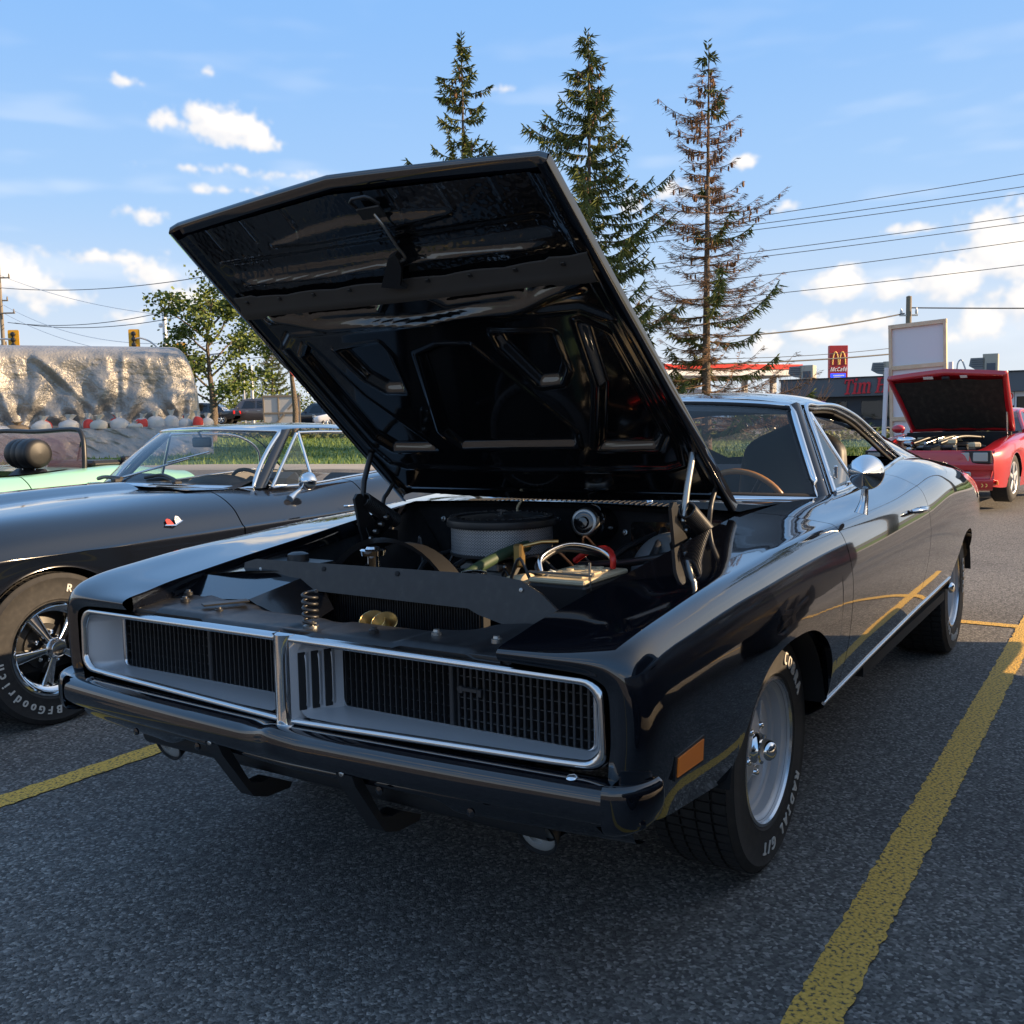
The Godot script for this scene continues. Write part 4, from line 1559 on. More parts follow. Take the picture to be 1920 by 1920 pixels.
	for x in [-0.05, 0.28]:
		b = MB.new()
		b.lathe([Vector2(0.012, 0), Vector2(0.010, 0.014), Vector2(0.005, 0.020), Vector2(0, 0.021)], 14, Transform3D(Basis.IDENTITY, V(x, 0.99, -0.46)))
		part("washer_jet", b, M.chrome, cowl)
	# rubber stop behind the driver's hood corner
	# air cleaner
	var ac := V(-0.075, 0.0, -0.075)
	b = MB.new()
	b.lathe([Vector2(0.167, 0.838), Vector2(0.1655, 0.845), Vector2(0.1655, 0.918), Vector2(0.167, 0.924)], 8, Transform3D(Basis.IDENTITY, ac))
	b = MB.new()
	var fr := []
	for j in 2:
		var row := PackedVector3Array()
		for i in 360:
			var a := TAU * i / 360.0
			var r := 0.1665 if i % 2 == 0 else 0.1615
			row.append(ac + V(cos(a) * r, 0.924 if j == 0 else 0.838, -sin(a) * r))
		fr.append(row)
	b.grid(fr, true)
	var filt := part("air_filter", b, M.pleated_paper, car)
	b = MB.new()
	b.col = Color.WHITE
	for j in 7:
		for i in 96:
			var a := TAU * (i + 0.5 * (j % 2)) / 96.0
			var y := 0.8445 + 0.0115 * j
			var d := V(cos(a), 0, -sin(a))
			var t := V(-sin(a), 0, -cos(a))
			var c := ac + d * 0.1674 + V(0, y, 0)
			b.quad(c - t * 0.0054, c + V(0, 0.0062, 0) - t * 0.0008, c + V(0, 0.0062, 0) + t * 0.0010, c - t * 0.0026)
			b.quad(c + t * 0.0054, c + t * 0.0026, c + V(0, 0.0062, 0) - t * 0.0010, c + V(0, 0.0062, 0) + t * 0.0008)
			b.quad(c - t * 0.0054, c - t * 0.0026, c + V(0, -0.0062, 0) + t * 0.0010, c + V(0, -0.0062, 0) - t * 0.0008)
			b.quad(c + t * 0.0054, c + V(0, -0.0062, 0) + t * 0.0008, c + V(0, -0.0062, 0) - t * 0.0010, c + t * 0.0026)
	stuff(part("filter_mesh", b, M.galvanised, filt))
	b = MB.new()
	b.lathe([Vector2(0.160, 0.928), Vector2(0.174, 0.922), Vector2(0.180, 0.922), Vector2(0.182, 0.928), Vector2(0.180, 0.944), Vector2(0.172, 0.950), Vector2(0.150, 0.952), Vector2(0.146, 0.948), Vector2(0.06, 0.950), Vector2(0.0, 0.951)], 72, Transform3D(Basis.IDENTITY, ac))
	for k in 40:
		var a := TAU * k / 40.0
		b.box(ac + V(cos(a) * 0.160, 0.953, -sin(a) * 0.160), V(0.022, 0.004, 0.006), 0.001, Basis(V(0, 1, 0), a + 0.5))
	part("air_cleaner_lid", b, M.satin_black, filt)
	b = MB.new()
	b.lathe([Vector2(0.016, 0.950), Vector2(0.016, 0.954), Vector2(0.005, 0.955), Vector2(0.004, 0.972), Vector2(0, 0.973)], 12, Transform3D(Basis.IDENTITY, ac))
	b.box(ac + V(0, 0.968, 0), V(0.035, 0.007, 0.005), 0.001)
	part("wing_nut", b, M.satin_black, filt)
	b = MB.new()
	b.lathe([Vector2(0.12, 0.826), Vector2(0.172, 0.830), Vector2(0.172, 0.838), Vector2(0.15, 0.840)], 60, Transform3D(Basis.IDENTITY, ac))
	part("air_cleaner_base", b, M.satin_black, filt)
	# carburettor, manifold, valve covers, block
	b = MB.new()
	b.box(ac + V(0, 0.785, 0.01), V(0.15, 0.07, 0.20), 0.008)
	b.box(ac + V(0.05, 0.80, 0.12), V(0.05, 0.03, 0.04), 0.006)
	b.box(ac + V(-0.05, 0.80, 0.12), V(0.05, 0.03, 0.04), 0.006)
	for k in 6:
		b.ball(ac + V(-0.08 + 0.032 * k, 0.80, 0.11), Vector3.ONE * 0.010, 8, 6)
	part("carburettor", b, M.steel, car)
	b = MB.new()
	b.box(V(-0.07, 0.66, 0.0), V(0.26, 0.16, 0.50), 0.03)
	b.box(V(-0.07, 0.62, 0.30), V(0.30, 0.26, 0.12), 0.03)
	var eng := part("engine_block", b, M.bay_black, car)
	for s in [-1.0, 1.0]:
		b = MB.new()
		b.box(V(-0.07 + s * 0.23, 0.70, -0.02), V(0.14, 0.08, 0.52), 0.025, Basis(V(0, 0, 1), -s * 0.6))
		part("valve_cover", b, M.under_hood_black, eng)
	b = MB.new()
	b.lathe([Vector2(0.0, 0.0), Vector2(0.035, 0.0), Vector2(0.038, 0.006), Vector2(0.036, 0.022), Vector2(0.022, 0.026), Vector2(0, 0.027)], 24, Transform3D(Basis.IDENTITY, V(0.115, 0.815, 0.36)))
	part("oil_filler_cap", b, M.chrome, eng)
	b = MB.new()
	b.box(V(0.17, 0.775, 0.27), V(0.10, 0.05, 0.07), 0.015)
	b.lathe([Vector2(0.035, -0.05), Vector2(0.035, 0.03), Vector2(0.02, 0.04), Vector2(0, 0.041)], 20, Transform3D(along(V(1, 0.2, 0.3)), V(0.22, 0.79, 0.27)))
	part("thermostat_housing", b, M.battery_case, eng)
	b = MB.new()
	b.lathe([Vector2(0.016, -0.03), Vector2(0.018, 0.02), Vector2(0.0, 0.03)], 12, Transform3D(along(V(1, 0.3, 0.4)), V(0.275, 0.80, 0.285)))
	part("copper_sender", b, M.copper, eng)
	b = MB.new()
	b.box(V(0.14, 0.86, 0.16), V(0.03, 0.07, 0.03), 0.006)
	b.tube([V(0.14, 0.885, 0.16), V(0.20, 0.90, 0.13), V(0.24, 0.90, 0.10)], 0.006, 8)
	part("choke_housing", b, M.brass, eng)
	# battery with terminals and cables
	b = MB.new()
	b.box(V(0.365, 0.745, 0.20), V(0.18, 0.14, 0.27), 0.008)
	var bat := part("battery", b, M.satin_black, car)
	b = MB.new()
	b.box(V(0.365, 0.8215, 0.20), V(0.176, 0.014, 0.265), 0.004)
	for k in 3:
		b.box(V(0.365, 0.8305, 0.13 + 0.07 * k), V(0.12, 0.006, 0.045), 0.002)
	part("battery_top", b, M.battery_case, bat)
	for k in 6:
		b = MB.new()
		b.lathe([Vector2(0.011, 0.829), Vector2(0.011, 0.838), Vector2(0, 0.839)], 10, Transform3D(Basis.IDENTITY, V(0.335 + 0.06 * (k % 2), 0, 0.13 + 0.07 * (k / 2))))
		part("vent_cap", b, M.battery_case, bat)
	b = MB.new()
	b.tube(spline([V(0.43, 0.835, 0.12), V(0.43, 0.865, 0.12), V(0.38, 0.88, 0.06), V(0.30, 0.865, 0.02), V(0.24, 0.83, 0.0)], 20), 0.009, 8)
	part("positive_cable", b, M.red_cable, bat)
	b = MB.new()
	b.tube(spline([V(0.30, 0.835, 0.30), V(0.285, 0.88, 0.27), V(0.32, 0.905, 0.18), V(0.38, 0.885, 0.11), V(0.43, 0.85, 0.10)], 24), 0.007, 8)
	part("negative_cable", b, M.worn_chrome, bat)
	b = MB.new()
	b.tube(spline([V(0.30, 0.83, 0.31), V(0.28, 0.86, 0.28), V(0.30, 0.89, 0.20), V(0.35, 0.88, 0.13), V(0.36, 0.85, 0.02)], 24), 0.0085, 8)
	part("ground_cable", b, M.satin_black, bat)
	b = MB.new()
	b.tube([V(0.452, 0.80, 0.30), V(0.452, 0.875, 0.30)], 0.004, 6)
	b.box(V(0.37, 0.842, 0.315), V(0.20, 0.006, 0.012), 0.001)
	part("hold_down", b, M.steel, bat)
	# hoses
	b = MB.new()
	b.tube(spline([V(0.03, 0.775, 0.39), V(0.055, 0.82, 0.30), V(0.085, 0.86, 0.17), V(0.10, 0.875, 0.05)], 20), 0.017, 10)
	part("fuel_hose", b, M.green_hose, car)
	for h in [[[-0.03, 0.72, 0.44], [-0.04, 0.80, 0.33], [-0.05, 0.835, 0.18]], [[-0.38, 0.74, 0.42], [-0.20, 0.79, 0.36], [-0.06, 0.80, 0.20]], [[0.20, 0.80, -0.1], [0.40, 0.83, -0.02], [0.58, 0.87, 0.02]], [[-0.26, 0.80, -0.2], [-0.28, 0.86, -0.28], [-0.22, 0.90, -0.34]], [[0.26, 0.76, -0.05], [0.30, 0.84, -0.20], [0.36, 0.88, -0.33]], [[0.50, 0.80, 0.1], [0.47, 0.86, -0.08], [0.40, 0.90, -0.30]], [[-0.24, 0.70, 0.20], [-0.30, 0.80, 0.05], [-0.26, 0.83, -0.12]], [[0.10, 0.74, 0.42], [0.20, 0.75, 0.40], [0.30, 0.79, 0.33]]]:
		b = MB.new()
		var c := []
		for p in h:
			c.append(V(p[0], p[1], p[2]))
		b.tube(spline(c, 14), 0.009 if h[0][0] < 0.2 else 0.012, 8)
		part("hose", b, M.satin_black, car)
	for k in 4:
		b = MB.new()
		b.tube(spline([V(0.10 + 0.02 * k, 0.83, 0.10 - 0.10 * k), V(0.17, 0.85 + 0.01 * k, 0.10 - 0.10 * k), V(0.24, 0.78, 0.06 - 0.10 * k)], 12), 0.005, 6)
		part("plug_wire", b, M.copper if k % 2 else M.satin_black, car)
	rng.seed = 63
	for k in 16:
		b = MB.new()
		var p0 := V(rng.randf_range(-0.5, 0.55), rng.randf_range(0.70, 0.80), rng.randf_range(-0.25, 0.42))
		var p3 := p0 + V(rng.randf_range(-0.30, 0.30), rng.randf_range(-0.02, 0.06), rng.randf_range(-0.25, 0.2))
		b.tube(spline([p0, p0.lerp(p3, 0.33) + V(0, rng.randf_range(0.02, 0.09), 0), p0.lerp(p3, 0.66) + V(0, rng.randf_range(0.0, 0.08), 0), p3], 14), rng.randf_range(0.003, 0.007), 6)
		part("wire", b, [M.satin_black, M.bay_black, M.satin_black, M.copper, M.booster_grey][k % 5], car)
	for k in 14:
		b = MB.new()
		b.box(V(rng.randf_range(-0.52, 0.55), rng.randf_range(0.68, 0.78), rng.randf_range(-0.28, 0.40)), V(rng.randf_range(0.03, 0.09), rng.randf_range(0.03, 0.07), rng.randf_range(0.03, 0.10)), 0.008, Basis(V(0, 1, 0), rng.randf() * 3.0))
		part("bracket", b, [M.bay_black, M.steel, M.satin_black, M.booster_grey][k % 4], eng)
	for k in 9:
		b = MB.new()
		b.lathe([Vector2(0.011, 0), Vector2(0.010, 0.004), Vector2(0.006, 0.005), Vector2(0.005, 0.012), Vector2(0, 0.013)], 10, Transform3D(along(V(0, 0.2, 1)), V(-0.52 + 0.13 * k + 0.03 * sin(k * 3.0), 0.90 + 0.02 * sin(k * 5.0), -0.352)))
		part("firewall_bolt", b, M.steel if k % 3 == 0 else M.satin_black, fw)
	# wiper motor / master cylinder and brake booster on the firewall
	b = MB.new()
	b.lathe([Vector2(0.062, -0.06), Vector2(0.062, 0.055), Vector2(0.050, 0.066), Vector2(0.046, 0.080), Vector2(0.042, 0.084), Vector2(0.020, 0.084), Vector2(0.016, 0.092), Vector2(0, 0.093)], 32, Transform3D(along(V(0.05, 0.12, 1)), V(0.155, 0.915, -0.29)))
	part("wiper_motor", b, M.under_hood_black, fw)
	b = MB.new()
	b.lathe([Vector2(0.0505, 0.0665), Vector2(0.0468, 0.081), Vector2(0.0425, 0.085), Vector2(0.036, 0.085)], 32, Transform3D(along(V(0.05, 0.12, 1)), V(0.155, 0.915, -0.29)))
	part("motor_rim", b, M.steel, fw)
	b = MB.new()
	b.lathe([Vector2(0.0, -0.05), Vector2(0.10, -0.05), Vector2(0.125, -0.02), Vector2(0.13, 0.0), Vector2(0.122, 0.02), Vector2(0.10, 0.04), Vector2(0.055, 0.065), Vector2(0.0, 0.07)], 40, Transform3D(along(V(-0.15, 0.35, 1)), V(0.475, 0.785, -0.16)))
	part("brake_booster", b, M.booster_grey, car)
	b = MB.new()
	b.lathe([Vector2(0.035, 0), Vector2(0.032, 0.025), Vector2(0.02, 0.03), Vector2(0, 0.031)], 20, Transform3D(Basis.IDENTITY, V(-0.50, 0.838, 0.43)))
	b.box(V(-0.50, 0.835, 0.43), V(0.22, 0.015, 0.10), 0.004)
	part("solvent_tank_cap", b, M.satin_black, car)
	# hood hinges: plate, arm, spring
	for s in [-1.0, 1.0]:
		b = MB.new()
		var Tz := Transform3D(Basis(V(0, 0, 1), V(0, 1, 0), V(-1, 0, 0)), V(s * 0.585 + 0.006, 0, 0))
		b.prism(poly([0.075, 1.005, 0.060, 1.022, 0.040, 1.022, 0.028, 1.008, 0.005, 0.955, -0.055, 0.895, -0.15, 0.875, -0.15, 0.84, 0.03, 0.84, 0.052, 0.90]), 0.010, Tz)
		var hg := part("hood_hinge", b, M.satin_black, car)
		b = MB.new()
		b.tube([V(s * 0.60, 0.965, 0.015), V(s * 0.605, 1.06, -0.005), V(s * 0.605, 1.175, -0.055)], 0.010, 8)
		part("hinge_arm", b, M.steel if s > 0 else M.satin_black, hg)
		b = MB.new()
		b.tube(spline([V(s * 0.622, 0.925, -0.12), V(s * 0.625, 0.985, -0.13), V(s * 0.622, 1.01, -0.15), V(s * 0.62, 1.05, -0.19)], 12), 0.008, 8)
		part("hinge_link", b, M.satin_black, hg)
		b = MB.new()
		var a := V(s * 0.60 + 0.012, 1.00, 0.02)
		var e := V(s * 0.60 + 0.012, 0.91, -0.15)
		var ax := (e - a).normalized()
		var s1 := ax.cross(V(1, 0, 0)).normalized()
		var hx2 := []
		for k in 300:
			var an := TAU * k / 14.0
			hx2.append(a.lerp(e, k / 299.0) + (V(1, 0, 0) * cos(an) + s1 * sin(an)) * 0.024)
		b.tube(hx2, 0.0042, 5)
		part("hinge_spring", b, M.satin_black, hg)
		b = MB.new()
		b.prism(poly([0.06, 0.925, -0.06, 0.965, -0.09, 0.93, 0.03, 0.86]), 0.004, Transform3D(Basis(V(0, 0, 1), V(0, 1, 0), V(-1, 0, 0)), V(s * 0.565 + 0.012, -0.02, -0.01)))
		part("hinge_plate", b, M.worn_chrome if s < 0 else M.satin_black, hg)
		for k in 4:
			b = MB.new()
			b.lathe([Vector2(0.010, 0), Vector2(0.009, 0.008), Vector2(0, 0.009)], 6, Transform3D(along(V(1, 0, 0)), V(s * 0.565 + 0.012, 0.865 + 0.022 * k, 0.03 - 0.03 * k)))
			part("hinge_bolt", b, M.steel, hg)
	b = MB.new()
	b.tube(spline([V(-0.17, 0.90, -0.33), V(-0.165, 0.955, -0.315), V(-0.14, 0.985, -0.31)], 10), 0.005, 6)
	part("bent_pipe", b, M.battery_case, fw)

# ---- glass house and cabin
const ROOFC := [   # z, y on the centre line, edge x, edge y, edge z
	[-1.06, 1.338, 0.570, 1.306, -1.115],
	[-1.22, 1.358, 0.595, 1.302, -1.26],
	[-1.55, 1.372, 0.608, 1.300, -1.57],
	[-1.92, 1.362, 0.628, 1.248, -1.90],
	[-2.28, 1.318, 0.700, 1.118, -2.17],
	[-2.60, 1.250, 0.735, 1.056, -2.50],
	[-2.95, 1.150, 0.728, 1.026, -2.90],
	[-3.30, 1.046, 0.708, 0.995, -3.28],
	[-3.50, 0.992, 0.698, 0.976, -3.50],
]

func charger_cabin(car: Node3D):
	var C := []
	for r in ROOFC:
		var row := []
		var c := V(0, r[1], r[0])
		var e := V(r[2], r[3], r[4])
		for k in [-1.0, -0.93, -0.72, -0.38, 0.0, 0.38, 0.72, 0.93, 1.0]:
			var t := absf(k)
			var f := pow(t, 3.2)
			var drop := (c.y - e.y)
			row.append(V(signf(k) * e.x * t, c.y - drop * (f * 0.82 + 0.18 * pow(t, 9.0)), lerpf(c.z, e.z, t * t)))
		C.append(row)
	var b := MB.new()
	b.grid(surf(C, 46, 64, 0.0, 4.15))
	b.grid(surf(C, 40, 18, 4.15, 7.2, 0.0, 2.0))
	b.grid(surf(C, 40, 18, 4.15, 7.2, 6.0, 8.0))
	b.grid(surf(C, 10, 64, 7.2, 8.0))
	var roof := part("roof", b, M.black_paint, car)
	b = MB.new()
	b.grid(surf(C, 24, 40, 4.15, 7.2, 2.0, 6.0))
	part("rear_window", b, M.glass, car)
	# headlining
	b = MB.new()
	var g := surf(C, 20, 30, 0.1, 4.1, 0.2, 7.8)
	for r in g:
		for i in r.size():
			r[i] += V(0, -0.035, 0)
	b.grid(g)
	part("headlining", b, M.flat_black, roof)
	# windshield
	b = MB.new()
	var W := []
	for j in 7:
		var row := []
		for i in 13:
			var u := lerpf(-1, 1, i / 12.0)
			var lo := V(u * 0.735, 0.985 - 0.018 * u * u, -0.635 - 0.245 * pow(absf(u), 2.2))
			var hi := V(u * 0.562, 1.330 - 0.030 * u * u, -1.055 - 0.06 * u * u)
			row.append(lo.lerp(hi, j / 6.0) + V(0, 0.012, 0.018) * sin(PI * j / 6.0))
		W.append(row)
	g = surf(W, 24, 48)
	b.grid(g)
	part("windshield", b, M.tinted_glass, car)
	b = MB.new()
	b.grid(surf(W, 4, 48, 5.3, 5.95))
	for j in b.v.size():
		b.v[j] += V(0, -0.002, -0.004)
	part("sun_band", b, M.dark_glass, car)
	# bright frame and rubber of the windshield
	for k in 2:
		b = MB.new()
		var path := []
		for i in 49: path.append(g[0][i])
		for j in range(1, 25): path.append(g[j][48])
		for i in range(47, -1, -1): path.append(g[24][i])
		for j in range(23, 0, -1): path.append(g[j][0])
		var fr := []
		var cen := V(0, 1.15, -0.9)
		for p in path:
			var inw: Vector3 = V(-p.x, cen.y - p.y, (cen.y - p.y) * -1.2)
			inw.x *= 0.9
			if absf(p.x) > 0.55 and absf(p.y - 1.15) < 0.13:
				inw = V(-signf(p.x), 0, 0)
			else:
				inw = V(-p.x * 0.15, signf(cen.y - p.y), -1.2 * signf(cen.y - p.y))
			inw = inw.normalized()
			var nn := V(p.x * 0.3, 0.6, 0.7).normalized()
			var w0 := -0.016 if k == 0 else 0.006
			var w1 := 0.008 if k == 0 else 0.022
			fr.append(PackedVector3Array([p + inw * w0 - nn * 0.004, p + inw * w0 + nn * 0.005, p + inw * (w0 + w1) * 0.5 + nn * (0.011 if k == 0 else 0.006), p + inw * w1 + nn * 0.004, p + inw * w1 - nn * 0.004]))
		b.grid(fr, false, true)
		part("windshield_trim" if k == 0 else "windshield_seal", b, M.chrome if k == 0 else M.flat_black, car)
	for s in [-1.0, 1.0]:
		# pillar
		b = MB.new()
		var pl := []
		for j in 13:
			var t := j / 12.0
			var a := V(s * lerpf(0.752, 0.575, t), lerpf(0.965, 1.305, t), lerpf(-0.885, -1.12, t))
			pl.append(PackedVector3Array([a + V(-s * 0.012, 0.0, 0.014), a + V(s * 0.010, 0.008, 0.004), a + V(s * 0.018, 0.002, -0.022), a + V(s * 0.008, -0.002, -0.050), a + V(-s * 0.02, -0.004, -0.045)]))
		if s > 0:
			for r in pl: r.reverse()
		b.grid(pl)
		part("windshield_pillar", b, M.black_paint, car)
		# drip moulding over the side windows: pillar foot up, along, and down the sail panel
		var dr := [V(s * 0.772, 0.985, -0.945), V(s * 0.68, 1.16, -1.065), V(s * 0.602, 1.292, -1.185), V(s * 0.612, 1.302, -1.30), V(s * 0.620, 1.300, -1.55), V(s * 0.635, 1.262, -1.80), V(s * 0.66, 1.205, -1.97), V(s * 0.712, 1.11, -2.16), V(s * 0.755, 1.05, -2.27)]
		var sp := spline(dr, 60)
		b = MB.new()
		b.tube(sp, 0.009, 8)
		part("drip_moulding", b, M.chrome, roof)
		for k in 2:
			b = MB.new()
			var q := []
			for p in sp:
				q.append(p + V(-s * 0.014 * (k + 1), -0.012 * (k + 1), 0.012 * (k + 1) if p.z < -1.6 else -0.010 * (k + 1)))
			b.tube(q, 0.0095, 6)
			part("window_channel" if k == 0 else "weather_seal", b, M.worn_chrome if k == 0 else M.flat_black, roof)
		# sail panel between the moulding and the quarter
		b = MB.new()
		var rows := []
		var top := []
		var CR := side_rows()
		for i in 25:
			var t := i / 24.0
			var up := surf_at(C, lerpf(2.6, 7.0, t), 7.9)
			up = V(s * up.x, up.y, up.z)
			var low: Vector3
			if t < 0.45:
				low = sp[int(lerpf(34, 60, t / 0.45))]
			else:
				low = side_at(CR, lerpf(-2.27, -3.2, (t - 0.45) / 0.55), 0.1)
				low = V(s * low.x, low.y, low.z)
			rows.append(PackedVector3Array([up, up.lerp(low, 0.5) + V(s * 0.004, 0.004, 0), low]))
		b.grid(rows)
		part("sail_panel", b, M.black_paint, roof)
		# vent window: bright raked frame with its own pane
		b = MB.new()
		var va := V(s * 0.772, 0.992, -0.955)
		var vb := V(s * 0.612, 1.272, -1.195)
		var vc := V(s * 0.772, 1.003, -1.235)
		b.tube([vb, vc], 0.0085, 8)
		b.tube([va, vc], 0.007, 8)
		b.tube([va, vb], 0.006, 8)
		b.box(vc.lerp(va, 0.35) + V(s * 0.006, 0.008, 0), V(0.012, 0.018, 0.07), 0.004)
		var vent := part("vent_window", b, M.chrome, car)
		b = MB.new()
		b.tri(va, vb, vc)
		part("vent_pane", b, M.glass, vent)
		b = MB.new()
		b.box(va.lerp(vc, 0.2) + V(-s * 0.012, 0.06, 0), V(0.012, 0.05, 0.02), 0.004)
		part("vent_latch", b, M.chrome, vent)
		# belt moulding
		b = MB.new()
		var belt := []
		for i in 31:
			var p := side_at(CR, lerpf(-0.93, -2.24, i / 30.0), 0.0)
			belt.append(V(s * (p.x + 0.002), p.y + 0.004, p.z))
		b.tube(belt, 0.007, 6)
		part("belt_moulding", b, M.chrome, car)
		# inner side trim
		b = MB.new()
		rows = []
		for i in 21:
			var p := side_at(CR, lerpf(-0.6, -2.75, i / 20.0), 0.0)
			rows.append(PackedVector3Array([V(s * (p.x - 0.004), p.y - 0.004, p.z), V(s * (p.x - 0.05), p.y - 0.03, p.z), V(s * (p.x - 0.08), 0.80, p.z), V(s * 0.66, 0.45, p.z)]))
		b.grid(rows)
		part("side_trim", b, M.black_vinyl, car)
	# floor, dash, shelf
	b = MB.new()
	b.box(V(0, 0.40, -1.6), V(1.5, 0.05, 2.9), 0.0)
	part("cabin_floor", b, M.flat_black, car)
	b = MB.new()
	b.grid(surf([[V(-0.72, 0.96, -0.66), V(0, 0.978, -0.60), V(0.72, 0.96, -0.66)], [V(-0.72, 0.965, -0.95), V(0, 0.975, -0.95), V(0.72, 0.965, -0.95)], [V(-0.72, 0.90, -1.03), V(0, 0.90, -1.04), V(0.72, 0.90, -1.03)], [V(-0.72, 0.66, -0.95), V(0, 0.66, -0.95), V(0.72, 0.66, -0.95)]], 24, 24))
	part("dashboard", b, M.black_vinyl, car)
	b = MB.new()
	b.box(V(0, 0.90, -2.95), V(1.40, 0.04, 0.55), 0.01)
	part("parcel_shelf", b, M.black_vinyl, car)
	# seats
	for sx in [0.38, -0.38]:
		b = MB.new()
		var B := []
		for j in 9:
			var t := j / 8.0
			var y := lerpf(0.55, 1.235, t)
			var z := -1.62 - 0.20 * t
			var hw := 0.235 * (1.0 if t < 0.7 else sqrt(maxf(0.012, 1.0 - pow((t - 0.7) / 0.3, 2.4))))
			var th := lerpf(0.10, 0.045, t) * (1.0 if j < 8 else 0.2)
			var row := []
			for k in 12:
				var a := TAU * k / 12.0
				row.append(V(sx + hw * signf(cos(a)) * pow(absf(cos(a)), 0.5), y, z + th * signf(sin(a)) * pow(absf(sin(a)), 0.6)))
			row.append(row[0])
			B.append(row)
		b.grid(surf(B, 32, 48))
		var seat := part("seat", b, M.black_vinyl, car)
		b = MB.new()
		b.box(V(sx, 0.56, -1.38), V(0.54, 0.16, 0.50), 0.06)
		part("cushion", b, M.black_vinyl, seat)
	b = MB.new()
	b.box(V(0, 0.56, -2.35), V(1.25, 0.16, 0.5), 0.06)
	b.box(V(0, 0.80, -2.62), V(1.25, 0.42, 0.16), 0.06, Basis(V(1, 0, 0), -0.25))
	part("rear_bench", b, M.black_vinyl, car)
	# steering wheel: wooden rim, dark spokes
	var sc := V(0.375, 0.885, -1.12)
	var sb := along(V(0, 0.42, -0.9))
	b = MB.new()
	var ring := []
	for k in 49:
		var a := TAU * k / 48.0
		ring.append(sc + sb * V(cos(a) * 0.185, 0, sin(a) * 0.185))
	b.tube(ring, 0.012, 8, false)
	var sw := part("steering_wheel", b, M.wood_rim, car)
	b = MB.new()
	for k in 3:
		var a := TAU * k / 3.0 + 0.5
		b.tube([sc, sc + sb * V(cos(a) * 0.18, 0.0, sin(a) * 0.18)], 0.010, 6)
	b.tube([sc, sc + V(0, -0.11, 0.25)], 0.022, 8)
	part("spokes", b, M.satin_black, sw)
	# rear view mirror
	b = MB.new()
	b.box(V(0.0, 1.255, -1.10), V(0.21, 0.055, 0.018), 0.012)
	b.tube([V(0, 1.275, -1.10), V(0, 1.32, -1.08)], 0.006, 6)
	part("inside_mirror", b, M.satin_black, car)

